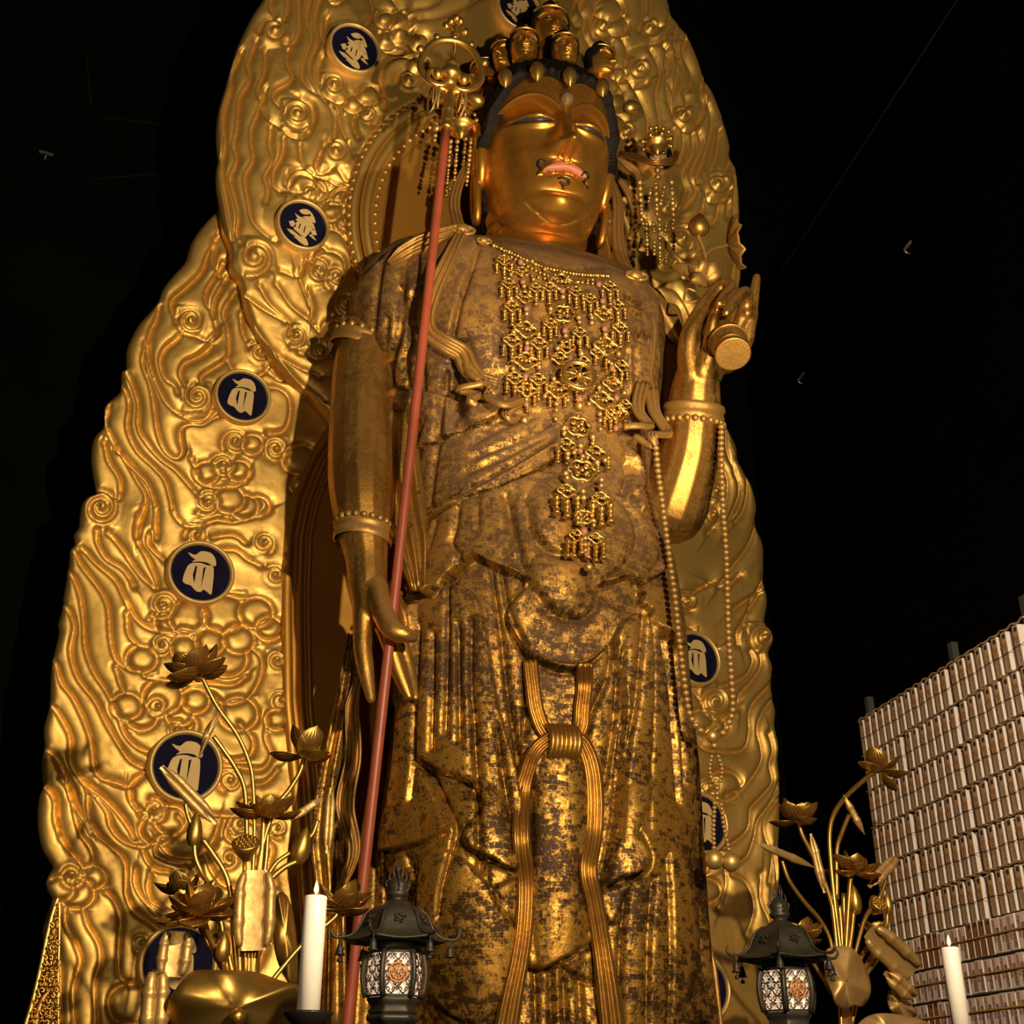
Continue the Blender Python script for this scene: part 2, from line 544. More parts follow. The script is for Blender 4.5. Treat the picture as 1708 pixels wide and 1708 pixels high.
class MB:
    """collects shapes; build() links them as one mesh"""
    def __init__(self):
        self.V = []; self.F = []

    def add(self, V, Fc):
        n = len(self.V)
        self.V += [tuple(map(float, v)) for v in V]
        self.F += [tuple(int(i) + n for i in f) for f in Fc]
        return self

    def grid(self, P, closed_u=False, closed_v=False):
        P = np.asarray(P, float)
        a, b = P.shape[:2]
        Fc = []
        for i in range(a if closed_u else a - 1):
            for j in range(b if closed_v else b - 1):
                i2 = (i + 1) % a; j2 = (j + 1) % b
                Fc.append((i * b + j, i * b + j2, i2 * b + j2, i2 * b + j))
        return self.add(P.reshape(-1, 3), Fc)

    def tube(self, path, r, n=8, caps=True, closed=False, flat=1.0, ref=None):
        P = np.asarray(path, float)
        m = len(P)
        R = np.full(m, r) if np.isscalar(r) else np.asarray(r, float)
        T = np.gradient(P, axis=0) if not closed else (np.roll(P, -1, 0) - np.roll(P, 1, 0))
        T /= np.linalg.norm(T, axis=1)[:, None] + 1e-12
        if ref is None:
            ref = np.array([0.13, 0.27, 1.0]) if abs(T[0][2]) < 0.8 else np.array([1.0, 0.2, 0.1])
        u = np.asarray(ref, float)
        rings = []
        a = np.linspace(0, 2 * math.pi, n, endpoint=False)
        for i in range(m):
            u = u - T[i] * np.dot(u, T[i]); u /= np.linalg.norm(u) + 1e-12
            v = np.cross(T[i], u)
            rings.append(P[i] + R[i] * (np.cos(a)[:, None] * u + flat * np.sin(a)[:, None] * v))
        self.grid(np.array(rings), closed, True)
        if caps and not closed:
            b = len(self.V) - m * n
            self.F.append(tuple(b + k for k in range(n))[::-1])
            self.F.append(tuple(b + (m - 1) * n + k for k in range(n)))
        return self

    def lathe(self, prof, n=20, org=(0, 0, 0), axis=(0, 0, 1), sx=1.0, poly=False):
        ax = np.asarray(axis, float); ax /= np.linalg.norm(ax)
        u = np.cross(ax, [0.3, 1, 0.2] if abs(ax[1]) < 0.8 else [1, 0, 0.2]); u /= np.linalg.norm(u)
        v = np.cross(ax, u)
        a = np.linspace(0, 2 * math.pi, n, endpoint=False)
        P = []
        for r, h in prof:
            P.append(np.asarray(org, float) + ax * h + r * (np.cos(a)[:, None] * u + np.sin(a)[:, None] * v))
        return self.grid(np.array(P), False, True)

    def ball(self, c, r, n=10, m=7, sc=(1, 1, 1)):
        th = np.linspace(0, math.pi, m)
        a = np.linspace(0, 2 * math.pi, n, endpoint=False)
        P = np.zeros((m, n, 3))
        P[..., 0] = np.sin(th)[:, None] * np.cos(a) * sc[0]
        P[..., 1] = np.sin(th)[:, None] * np.sin(a) * sc[1]
        P[..., 2] = np.cos(th)[:, None] * np.ones(n) * sc[2]
        return self.grid(P * r + np.asarray(c, float), False, True)

    def box(self, c, s, axes=None):
        c = np.asarray(c, float); h = np.asarray(s, float) / 2
        A = np.eye(3) if axes is None else np.asarray(axes, float)
        V = []
        for i in (-1, 1):
            for j in (-1, 1):
                for k in (-1, 1):
                    V.append(c + A[0] * h[0] * i + A[1] * h[1] * j + A[2] * h[2] * k)
        return self.add(V, [(0, 1, 3, 2), (4, 6, 7, 5), (0, 4, 5, 1), (2, 3, 7, 6), (0, 2, 6, 4), (1, 5, 7, 3)])

    def prism(self, poly, fr, h):
        """poly list of (u,v); fr = (origin, U, V, N) ; extruded by h along N"""
        o, U, Vv, Nn = [np.asarray(k, float) for k in fr]
        n = len(poly)
        V = [o + U * p[0] + Vv * p[1] for p in poly] + [o + U * p[0] + Vv * p[1] + Nn * h for p in poly]
        Fc = [tuple(range(n))[::-1], tuple(range(n, 2 * n))] + [(k, (k + 1) % n, n + (k + 1) % n, n + k) for k in range(n)]
        return self.add(V, Fc)

    def mesh(self, name, smooth=True, local=None):
        V = np.array(self.V)
        if local is not None:
            V = V - np.asarray(local)
        return mesh(name, V, self.F, smooth)

    def build(self, name, m, parent=None, smooth=True, base=None):
        """vertices are in world space; base = world position of the parent's origin"""
        me = self.mesh(name, smooth, base)
        return link(name, me, m, parent)


# ------------------------------------------------------------------ the dark hall
def box_obj(name, c, s, m, axes=None):
    return MB().box(c, s, axes).build(name, m, None, False)


struct(box_obj('floor', (3.0, 5.0, -0.05), (20, 24, 0.1), BLACKL))
struct(box_obj('ceiling', (3.0, 5.0, 17.05), (22, 24, 0.1), WALL_R))
wb = struct(box_obj('wall_back', (3.0, 9.55, 8.5), (20, 0.1, 17), WALL))
AZ = math.radians(14.9)
WD = np.array([math.sin(AZ), math.cos(AZ), 0.0])          # runs away along the right wall
WN = np.array([-math.cos(AZ), math.sin(AZ), 0.0])         # out of the right wall towards the room
wr0 = -WN * 4.98
TOPR = CAMZ + 8.06
struct(MB().box(wr0 + WD * 4.0 + ZUP * TOPR / 2, (16, 0.1, TOPR), (WD, WN, ZUP)).build('wall_right', WALL_R, None, False))
struct(MB().box(wr0 + WN * 0.055 + WD * 4.0 + ZUP * (TOPR - 0.01), (14, 0.02, 0.012), (WD, WN, ZUP)).build('trim_1', TRIM, None, False))
struct(box_obj('wall_left', (-2.6, 5.0, 8.5), (0.1, 24, 17), WALL))
struct(box_obj('wall_front', (3.0, -5.0, 8.5), (20, 0.1, 17), WALL_R))
for nm, p_, q_ in (('trim_2', (165, 195), (322, 213)), ('trim_3', (152, 299), (300, 287)), ('trim_4', (134, 0), (152, 176))):
    a_, b_ = at_y(*p_, 9.49), at_y(*q_, 9.49)
    struct(MB().tube([a_, b_], .006, 6).build(nm, TRIM, None))
# ------------------------------------------------------------------ mandorla: two carved gilt panels behind the figure
X0 = 3.75


def mand_low(z):
    zr = np.asarray(z, float) - CAMZ
    return 8.46 - 0.75 * np.clip((zr - 3.5) / 4.7, 0, None) ** 1.3


def mand_up(z):
    return mand_low(z) - 0.15


def on_surf(x, y, S):
    Y = 8.0
    for _ in range(12):
        P = at_y(x, y, Y)
        Y = 0.5 * Y + 0.5 * float(S(P[2]))
    return at_y(x, y, Y)


A1 = (40, 360, 3.163); A2 = (40, 860, 3.163); A3 = (20, 1300, 4.185)
B1 = (340, 0, 3.713); B2 = (680, 0, 3.713); B4 = (1100, 0, 3.417); B5 = (1180, 700, 1.986); B7 = (1080, 960, 3.417)

low_left = [(75, 1780), (75, 1708), (74, 1640), (74, 1584), (71, 1553), (80, 1520), (87, 1501), (77, 1482), (80, 1462), (88, 1446), (72, 1420), (65, 1396), (62, 1366), (65, 1330), (72, 1312),
            (69, 1271), (75, 1247), (73, 1214), (83, 1176), (84, 1132), (89, 1097), (98, 1056), (97, 1040), (106, 1009), (106, 995), (114, 948), (117, 920), (125, 907), (124, 891), (132, 878), (133, 858), (137, 840), (147, 829), (160, 823),
            (155, 790), (152, 761), (157, 730), (174, 711), (174, 682), (185, 667), (201, 652), (203, 622), (211, 613), (212, 581), (230, 543), (255, 515), (266, 499), (271, 483), (287, 461), (309, 436), (321, 401), (350, 363), (400, 320), (470, 270), (560, 215)]
low_right = [(1296, 1780), (1297, 1708), (1299, 1600), (1300, 1506), (1304, 1455), (1301, 1405), (1303, 1329), (1299, 1270), (1301, 1244), (1294, 1210), (1295, 1183), (1288, 1150), (1290, 1118), (1283, 1088), (1288, 1068), (1284, 1052), (1276, 1040), (1282, 997), (1273, 957), (1274, 911),
             (1260, 869), (1263, 846), (1255, 806), (1233, 765), (1230, 745), (1210, 700), (1190, 640), (1180, 560), (1160, 480), (1120, 400), (1060, 320)]
up_left = [(650, 840), (600, 770), (546, 692), (533, 676), (508, 648), (483, 629), (457, 603), (438, 569), (416, 528), (405, 493), (400, 467), (384, 444), (384, 415), (372, 382), (366, 345), (360, 310), (360, 283), (364, 269), (362, 256), (360, 224), (363, 189), (372, 156), (383, 121), (394, 81), (418, 30), (437, 0),
           (470, -60), (520, -130), (590, -210), (680, -280), (790, -330)]
up_right = [(740, 880), (1120, 780), (1200, 640), (1225, 560), (1233, 480), (1236, 457), (1235, 395), (1235, 337), (1229, 284), (1217, 259), (1218, 243), (1211, 211), (1191, 158), (1177, 138), (1173, 120), (1153, 67), (1132, 38), (1117, 15), (1105, -20), (1060, -90), (1000, -180), (920, -260), (800, -332)]


def circle_px(S, cx, cz, r, n=80):
    a = np.linspace(0, 2 * math.pi, n, endpoint=False)
    P = np.stack([cx + r * np.cos(a), np.zeros(n), cz + r * np.sin(a)], 1)
    P[:, 1] = S(P[:, 2])
    x, y = project(P)
    return np.stack([x, y], 1)


hl = on_surf(589, 335, mand_up)
HZ, HR = hl[2], X0 - hl[0]

# -- the lower panel's carving
bl = Board()
ol = cv(*A1, [])
for t, L in (
    (A1, [[(1010, 130), (960, 220), (930, 300), (850, 380), (780, 440), (775, 500), (800, 545)],
          [(1050, 250), (1000, 330), (960, 390), (950, 450), (985, 520), (1010, 590), (1000, 650), (970, 680)],
          [(1065, 330), (1010, 420), (990, 480), (1000, 540)],
          [(1115, 400), (1050, 500), (1070, 600), (1075, 740), (1000, 800), (930, 850), (945, 900)],
          [(1140, 520), (1150, 620), (1190, 700)], [(1000, 150), (990, 250), (1030, 330)],
          [(800, 560), (830, 620), (900, 640), (960, 670), (1010, 620)],
          [(710, 490), (690, 560), (660, 620), (650, 720), (680, 850), (730, 960), (780, 1030), (830, 1050)],
          [(640, 680), (620, 780), (660, 900), (680, 1000), (700, 1140), (740, 1240), (800, 1285), (840, 1250), (830, 1180), (830, 1130), (870, 1110), (940, 1110), (990, 1080), (1030, 1060)],
          [(820, 640), (740, 700), (715, 770), (740, 860), (790, 900), (810, 940)],
          [(990, 690), (920, 740), (840, 780), (820, 840), (850, 900)],
          [(1075, 760), (1100, 820), (1160, 850), (1220, 860), (1280, 820)],
          [(1290, 830), (1340, 870), (1380, 870)], [(1280, 910), (1340, 920), (1390, 960), (1400, 1040), (1370, 1130), (1280, 1150)],
          [(540, 830), (570, 900), (600, 1000), (600, 1120), (650, 1210), (720, 1290), (800, 1350), (870, 1430), (930, 1500)],
          [(520, 900), (550, 1000), (540, 1120), (590, 1240), (680, 1330), (740, 1400), (770, 1500), (790, 1580), (850, 1640), (930, 1640)],
          [(450, 1000), (430, 1100), (470, 1200), (530, 1300), (590, 1400), (640, 1500), (600, 1620), (590, 1708)],
          [(480, 1240), (560, 1320), (650, 1420), (690, 1540), (690, 1640), (700, 1708)],
          [(420, 1200), (440, 1300), (500, 1400), (500, 1500)],
          [(920, 1660), (1000, 1610), (1100, 1620), (1200, 1600), (1290, 1560)],
          [(800, 1040), (870, 1080), (960, 1070), (990, 1030)], [(880, 1280), (900, 1340), (940, 1420), (1050, 1440), (1150, 1420), (1180, 1370)]]),
    (A2, [[(385, 80), (380, 140), (430, 230), (520, 290), (580, 380)], [(440, 90), (520, 190), (580, 280), (640, 350), (690, 390)],
          [(600, 0), (580, 100), (640, 220), (690, 330), (705, 390)], [(660, 100), (650, 150), (690, 200), (740, 240)],
          [(250, 170), (300, 270), (400, 400), (440, 500), (450, 640), (480, 760), (560, 820), (620, 830), (640, 860), (720, 870)],
          [(300, 170), (380, 260), (480, 350), (540, 470), (600, 560), (680, 610), (780, 620), (830, 600), (900, 610), (950, 560), (940, 490)],
          [(540, 520), (545, 620), (590, 680), (660, 700)],
          [(240, 300), (290, 420), (310, 560), (320, 700), (360, 820), (430, 930), (490, 1050), (530, 1160), (600, 1230), (660, 1250)],
          [(210, 470), (260, 580), (240, 720), (280, 860), (370, 980), (430, 1100), (500, 1220), (560, 1300), (640, 1340)],
          [(480, 800), (500, 880), (530, 940)],
          [(160, 760), (190, 880), (250, 960), (310, 1080), (350, 1200), (370, 1340), (440, 1410), (540, 1440), (600, 1390)],
          [(150, 1010), (200, 1090), (240, 1180), (240, 1300), (300, 1400), (400, 1480), (480, 1560), (540, 1640), (580, 1708)],
          [(110, 1230), (180, 1300), (220, 1400), (240, 1500), (300, 1590), (350, 1680)], [(100, 1430), (150, 1500), (160, 1600), (190, 1708)],
          [(1200, 700), (1250, 760), (1240, 860), (1180, 960), (1080, 1000), (980, 950)], [(1280, 1090), (1270, 1180), (1300, 1260), (1260, 1330), (1180, 1330), (1040, 1310)],
          [(1340, 1340), (1280, 1400), (1220, 1420)], [(720, 870), (800, 900), (930, 890), (1100, 900), (1170, 850)],
          [(990, 120), (1100, 110), (1170, 150)], [(1000, 190), (1110, 190), (1180, 240), (1250, 270)],
          [(1040, 420), (1140, 440), (1200, 440)], [(1130, 1100), (1200, 1180), (1190, 1260), (1100, 1290), (1030, 1270)],
          [(540, 1440), (560, 1520), (620, 1590)]]),
    (A3, [[(240, 60), (290, 150), (290, 300), (350, 440), (430, 540), (490, 610), (500, 650)],
          [(340, 0), (400, 120), (430, 250), (470, 380), (540, 480), (560, 560), (530, 640)],
          [(470, 0), (520, 100), (530, 250), (580, 380), (680, 470), (770, 560), (790, 680), (790, 800), (840, 920), (930, 990), (1020, 1050)],
          [(520, 60), (650, 220), (680, 330), (760, 430), (890, 480), (1000, 440), (1030, 400), (1130, 400), (1190, 330), (1150, 260)],
          [(620, 0), (740, 30), (820, 80), (830, 180), (900, 250)], [(900, 480), (930, 570), (1000, 640), (1100, 650)],
          [(960, 650), (940, 760), (980, 860), (1040, 890)], [(370, 900), (370, 1000), (420, 1120), (470, 1260), (440, 1380), (420, 1500), (440, 1800)],
          [(490, 900), (520, 1020), (590, 1140), (610, 1260), (570, 1400), (570, 1550), (570, 1800)],
          [(640, 780), (710, 860), (750, 980), (740, 1150), (740, 1350), (800, 1430), (870, 1430)],
          [(900, 1420), (770, 1430), (680, 1500), (670, 1600), (720, 1690), (860, 1720)], [(860, 620), (850, 720), (900, 830), (1000, 930)],
          [(990, 480), (1010, 540), (1130, 590), (1250, 590)], [(300, 900), (290, 1100), (330, 1300), (330, 1700)]]),
    (B7, [[(650, 0), (620, 90), (540, 150), (480, 200)], [(640, 100), (570, 200), (540, 260), (500, 330), (510, 400)], [(580, 430), (590, 500), (540, 580), (400, 640)],
          [(640, 440), (640, 520), (590, 600), (520, 680), (510, 760)], [(715, 540), (690, 620), (600, 720), (570, 800), (570, 900), (540, 990), (430, 1010)],
          [(725, 680), (650, 780), (620, 880), (640, 980), (640, 1060), (590, 1150), (520, 1230), (430, 1260)],
          [(690, 900), (710, 1000), (690, 1080), (700, 1180), (640, 1260), (580, 1330), (560, 1450), (470, 1530), (400, 1560)],
          [(750, 1170), (700, 1280), (620, 1400), (600, 1500), (560, 1600), (480, 1650)], [(760, 1250), (690, 1340), (660, 1420), (670, 1500), (700, 1600), (690, 1750)],
          [(270, 940), (330, 1000), (440, 1010)], [(240, 650), (300, 720), (330, 800), (420, 830), (500, 760)], [(480, 1700), (560, 1760), (600, 1900), (560, 2050)],
          [(350, 1540), (420, 1620), (440, 1760), (400, 1900)], [(640, 1700), (640, 1850), (690, 2000), (650, 2200)], [(720, 1560), (740, 1800), (720, 2100)],
          [(120, 60), (180, 150), (260, 100), (330, 60)], [(160, 250), (240, 300), (270, 360)], [(390, 420), (330, 470), (350, 540)]]),
    (B5, [[(60, 0), (60, 100), (90, 180)], [(100, 130), (130, 200), (120, 290), (90, 340)], [(90, 180), (100, 250), (60, 350)], [(160, 340), (130, 420), (70, 500), (30, 560)],
          [(185, 520), (140, 600), (120, 680)], [(20, 130), (60, 200), (50, 300), (0, 380)], [(0, 540), (60, 560), (100, 520)]])):
    for pl in L:
        bl.lines(cv(*t, pl)); bl.step(cv(*t, pl), 13, 0.042)
for t, S in ((A1, [(875, 565, 75, 1.6, 1, 3.0), (1240, 730, 60, 1.5, 1, 4.0), (910, 965, 70, 1.5, -1, 4.5), (400, 1550, 100, 1.8, 1, 4.5), (1110, 1200, 72, 1.8, 1, 2.5), (1320, 1240, 64, 1.7, 1, 0.5),
                   (1045, 1330, 75, 1.8, 1, 3.5), (965, 1520, 70, 1.8, -1, 2.4), (905, 1690, 60, 1.2, 1, 3)]),
             (A2, [(730, 480, 78, 1.8, -1, 2.5), (725, 690, 62, 1.7, -1, 3), (700, 1010, 62, 1.7, 1, 1), (680, 1570, 76, 1.5, 1, 4.5), (1080, 1400, 60, 1.6, 1, 2), (1260, 150, 62, 1.7, -1, 1), (1320, 320, 56, 1.5, 1, 4),
                   (1330, 770, 58, 1.5, 1, 5), (1345, 980, 55, 1.5, 1, 1), (905, 120, 55, 1.2, 1, 4), (800, 1140, 55, 1.4, 1, 4)]),
             (A3, [(410, 680, 110, 1.6, 1, 5), (980, 215, 80, 1.3, 1, 5), (900, 1140, 80, 1.8, 1, 0.5)]),
             (B7, [(650, 355, 80, 1.4, 1, 2), (375, 720, 78, 1.9, 1, 3), (340, 1205, 62, 2, 1, 2), (210, 150, 60, 1.4, 1, 1), (230, 350, 44, 1.3, 1, 1)]), (B5, [(20, 240, 40, 1.6, 1, 2), (10, 320, 36, 1.4, 1, 3)])):
    for (x, y, r, tu, cw, st) in S:
        c = cv(*t, [(x, y)])[0]
        bl.spiral(c[0], c[1], r / t[2], tu, cw, st, h=0.035)
for t, L in ((A1, [(1200, 1210, 58)]), (A1, [(1130, 1350, 62), (960, 1360, 66)]), (A1, [(1080, 1500, 80), (1160, 1540, 72), (1230, 1540, 62)]),
             (A2, [(730, 960, 105), (540, 1010, 80), (900, 980, 75), (820, 1050, 72), (620, 1065, 80), (840, 1110, 70)]), (A2, [(1130, 660, 85), (980, 670, 80), (1070, 760, 105)]),
             (A2, [(1220, 515, 92), (1050, 520, 115)]), (A2, [(860, 545, 100), (780, 560, 90)]), (A2, [(840, 700, 70), (620, 760, 80)]), (A2, [(660, 1470, 115), (770, 1610, 85), (700, 1660, 90)]),
             (A2, [(1130, 1050, 100), (1160, 1060, 70)]), (A3, [(330, 770, 98), (450, 800, 120), (560, 690, 92)]), (B7, [(430, 1200, 95), (300, 1260, 60)]), (B7, [(300, 830, 70), (380, 860, 60)]),
             (A1, [(1450, 1290, 90), (1480, 1420, 80)]), (A2, [(1290, 600, 70), (1330, 1080, 60)]), (B7, [(250, 1650, 90), (330, 1800, 80)])):
    bl.lobes([cv(*t, [(x, y)])[0] + (r / t[2],) for (x, y, r) in L], 0.022)
bl.lines(low_left); bl.lines(low_right)
TT = (220, 1040, 3.882)
for pl in ([(380, 1180), (420, 1230), (560, 1250), (700, 1250)], [(560, 1270), (520, 1400), (430, 1500), (440, 1620)], [(150, 1400), (250, 1500), (400, 1520), (520, 1440)], [(640, 1260), (600, 1360), (640, 1420), (720, 1440)],
           [(470, 1500), (520, 1620), (600, 1700), (700, 1720)], [(720, 1480), (800, 1560), (820, 1680), (760, 1800)], [(840, 1380), (900, 1460), (880, 1580), (940, 1700)], [(560, 1640), (540, 1780), (600, 1900), (720, 1940)],
           [(380, 1640), (420, 1760), (400, 1900), (460, 2040)], [(760, 1860), (840, 1940), (860, 2080), (800, 2250)], [(600, 2000), (640, 2120), (600, 2260), (640, 2450)], [(900, 1800), (980, 1900), (960, 2060), (1000, 2250)],
           [(480, 2100), (520, 2240), (480, 2400)], [(740, 2100), (760, 2240), (720, 2420)]):
    bl.lines(cv(*TT, pl)); bl.step(cv(*TT, pl), 13, 0.042)
for (x, y, r, tu, cw, st) in ((690, 1300, 62, 1.7, 1, 2), (625, 1525, 60, 1.6, -1, 2), (800, 1720, 64, 1.7, 1, 1), (660, 1830, 58, 1.6, 1, 3), (880, 2000, 60, 1.6, -1, 1), (540, 2050, 56, 1.6, 1, 2), (930, 1330, 60, 1.6, 1, 1)):
    c = cv(*TT, [(x, y)])[0]
    bl.spiral(c[0], c[1], r / TT[2], tu, cw, st, h=0.035)
bl.lobes([cv(*TT, [(x, y)])[0] + (r / TT[2],) for (x, y, r) in ((820, 1240, 70), (760, 1180, 60), (900, 1200, 70))], 0.022)
# carving carried on behind the figure
rng = random.Random(5)
for k in range(26):
    x = rng.uniform(560, 1120); y = rng.uniform(420, 1650)
    bl.spiral(x, y, rng.uniform(16, 26), 1.6, rng.choice((-1, 1)), rng.uniform(0, 6), h=0.05)

# arched plain body halo in the lower panel
arch = [(520, 1760), (505, 1500), (490, 1300), (478, 1176), (476, 1018), (480, 892), (492, 834), (515, 775), (548, 722), (600, 670)]
arch_w = [on_surf(x, y, mand_low) for x, y in arch]
az_ = np.array([p[2] for p in arch_w]); ax_ = np.array([X0 - p[0] for p in arch_w])
o_ = np.argsort(az_); az_ = az_[o_]; ax_ = ax_[o_]
zz_ = np.linspace(az_[0], az_[-1] + 0.9, 90)
hw_ = np.where(zz_ <= az_[-1], np.interp(zz_, az_, ax_), ax_[-1] * np.sqrt(np.clip(1 - ((zz_ - az_[-1]) / 0.9) ** 2, 0, 1)))
AL = np.stack([X0 - hw_, mand_low(zz_), zz_], 1); AR = np.stack([X0 + hw_, mand_low(zz_), zz_], 1)
apx = np.vstack([np.stack(project(AL), 1), np.stack(project(AR), 1)[::-1]])
bl.pillow(0.036, 17); bl.H -= 0.020 * np.exp(-(bl.D / 3.0) ** 2)
bl.H *= 1 - blur(bl.mask(apx), 2)

# -- the upper panel's carving
bu = Board()
for t, L in (
    (B1, [[(420, -40), (410, 60), (440, 120)], [(510, -40), (510, 80), (480, 160)], [(580, -40), (580, 200), (540, 270), (490, 280)],
          [(660, -40), (630, 120), (660, 250), (620, 370), (600, 480), (640, 560), (740, 640), (800, 730), (800, 850), (770, 920)],
          [(720, -40), (680, 130), (700, 260), (660, 370), (650, 440), (690, 560), (760, 640)], [(760, 120), (740, 240), (760, 340)],
          [(520, 300), (510, 400), (540, 500), (440, 560), (430, 620), (480, 680), (500, 740)], [(380, 320), (370, 450), (330, 560), (350, 660), (400, 760), (470, 790)],
          [(470, 800), (540, 860), (620, 860), (680, 760), (670, 670), (600, 620)],
          [(320, 260), (270, 400), (280, 500), (220, 600), (210, 700), (200, 800), (180, 900), (200, 1000), (160, 1100), (180, 1200), (210, 1330), (200, 1450), (240, 1530)],
          [(230, 330), (170, 460), (160, 560), (120, 700), (115, 800), (125, 900), (110, 1000), (110, 1120), (140, 1280), (160, 1400), (180, 1500)],
          [(380, 560), (330, 700), (290, 800), (290, 900), (300, 1000), (250, 1100), (270, 1250), (300, 1380), (400, 1480), (450, 1500)],
          [(410, 800), (400, 900), (420, 1000), (370, 1100), (390, 1180), (380, 1260)], [(490, 860), (480, 960), (430, 1060), (430, 1150), (480, 1190)],
          [(730, 360), (700, 440), (720, 540), (770, 620), (850, 640)], [(1080, 200), (1080, 300), (1150, 340), (1250, 330), (1280, 200)],
          [(1110, 680), (1100, 560), (1110, 440), (1180, 380), (1280, 370)], [(820, 650), (850, 800), (930, 960)], [(960, 860), (930, 760), (960, 690)],
          [(740, 900), (690, 1020), (720, 1080), (780, 1060)], [(830, 1050), (880, 1120), (930, 1120)], [(590, 900), (600, 1000), (660, 1080), (760, 1120), (830, 1150), (920, 1160)],
          [(740, -50), (790, 30), (860, 20), (880, -40)], [(1010, -40), (1040, 80), (1000, 160)], [(1140, -30), (1230, 90), (1300, 60), (1420, 40), (1500, -40)], [(1320, 130), (1450, 120), (1600, 60), (1720, -20)],
          [(520, 1190), (560, 1100), (650, 1110), (740, 1200)], [(760, 1280), (780, 1190), (860, 1160), (920, 1180)], [(740, 1300), (760, 1280), (850, 1280)], [(770, 1420), (850, 1460), (900, 1560), (920, 1690)],
          [(860, 300), (900, 350), (1060, 330)]]),
    (A1, [[(1155, 420), (1260, 500), (1380, 570)], [(1240, 370), (1290, 460), (1400, 570), (1390, 640)], [(1330, 360), (1400, 470), (1500, 560), (1560, 610)], [(1430, 300), (1480, 420), (1530, 560)],
          [(1350, 290), (1440, 330), (1480, 250)], [(1500, 390), (1520, 470), (1510, 560)], [(1200, 560), (1300, 700), (1440, 800), (1560, 850)], [(1560, 640), (1600, 560), (1680, 560)],
          [(1450, 720), (1540, 760), (1640, 740)], [(1330, 740), (1440, 870), (1580, 980)]]),
    (B2, [[(1100, -40), (1060, 60), (1090, 130), (1080, 220), (1130, 300)], [(1170, 60), (1130, 150), (1150, 240)], [(1440, -60), (1450, 130)], [(1510, -60), (1500, 130), (1560, 180)],
          [(1620, 60), (1600, 180), (1560, 260), (1490, 280)], [(1320, 240), (1360, 330), (1340, 420)], [(1350, 480), (1400, 550), (1470, 520)], [(1260, 260), (1280, 480), (1330, 580), (1350, 650)],
          [(1390, 550), (1440, 640), (1480, 760), (1470, 900)], [(1500, 310), (1550, 460), (1530, 600), (1560, 800)], [(1600, 300), (1590, 450), (1640, 600), (1640, 780), (1590, 900)],
          [(1330, -50), (1350, 60), (1340, 200)], [(1040, 0), (1000, 100), (1040, 180)], [(1260, 700), (1340, 760), (1330, 850)], [(1370, 1160), (1420, 1300), (1500, 1400)]]),
    (B4, [[(20, 260), (50, 360), (30, 500), (60, 660), (85, 800), (60, 900)], [(85, 260), (100, 400), (80, 530), (95, 650)], [(155, 220), (135, 300), (180, 430), (165, 500), (140, 530), (155, 580), (145, 640)],
          [(85, 690), (150, 760), (230, 690), (255, 600), (240, 540), (250, 450)], [(270, 600), (290, 720), (250, 900), (210, 1000), (215, 1050)], [(340, 740), (320, 880), (280, 1000), (285, 1080)],
          [(400, 900), (360, 1010)], [(130, 770), (130, 850), (100, 940)], [(180, 770), (180, 880), (120, 1000), (140, 1100), (100, 1200)], [(220, 760), (230, 850), (170, 1000), (190, 1070), (190, 1120), (100, 1220)],
          [(255, 1090), (280, 1160), (360, 1150), (400, 1080)], [(250, 1140), (220, 1230), (130, 1260)], [(330, 1170), (310, 1260), (260, 1280)], [(385, 1160), (380, 1240)], [(50, 1310), (120, 1290), (180, 1330), (170, 1420)],
          [(60, 60), (40, 160), (20, 230)], [(110, 140), (80, 240), (100, 330)], [(20, 1500), (60, 1470), (110, 1500), (120, 1580), (160, 1600), (190, 1540)], [(0, 1330), (60, 1400), (140, 1480), (190, 1460)],
          [(430, 1000), (420, 1200), (440, 1400)]])):
    for pl in L:
        bu.lines(cv(*t, pl)); bu.step(cv(*t, pl), 13, 0.042)
for t, S in ((B1, [(430, 205, 92, 1.4, 1, 3), (570, 720, 85, 1.8, 1, 1), (800, 540, 70, 1.6, 1, 3), (1260, 510, 76, 1.6, 1, 3), (1010, 720, 66, 1.8, -1, 1), (810, 950, 80, 1.5, 1, 3.5), (640, 1210, 74, 1.6, -1, 2), (880, 1260, 72, 1.6, -1, 2),
                   (860, 1385, 60, 1.5, 1, 2), (310, 1605, 120, 1.5, -1, 2), (700, 1690, 90, 1.5, 1, 4), (800, -30, 50, 1.5, 1, 0)]),
             (A1, [(1640, 330, 66, 1.7, 1, 2), (1430, 640, 58, 1.7, -1, 2), (1690, 470, 60, 1.7, 1, 2), (1560, 720, 50, 1.5, 1, 2)]),
             (B2, [(1200, 170, 64, 1.8, 1, 1), (1490, 190, 64, 1.5, 1, 3), (1430, 440, 66, 1.6, -1, 5), (1700, 730, 56, 1.8, 1, 2), (1350, 820, 50, 1.4, 1, 2), (1690, 1490, 70, 1.6, 1, 3), (1420, 1600, 70, 1.5, 1, 1), (1370, 900, 40, 1.4, -1, 1)]),
             (B4, [(125, 670, 44, 1.8, 1, 2.8), (325, 1060, 70, 1.7, 1, 2.5), (130, 1370, 60, 1.7, 1, 3), (35, 1190, 40, 1.4, 1, 0), (20, 1500, 60, 1.4, 1, 0)])):
    for (x, y, r, tu, cw, st) in S:
        c = cv(*t, [(x, y)])[0]
        bu.spiral(c[0], c[1], r / t[2], tu, cw, st, h=0.035)
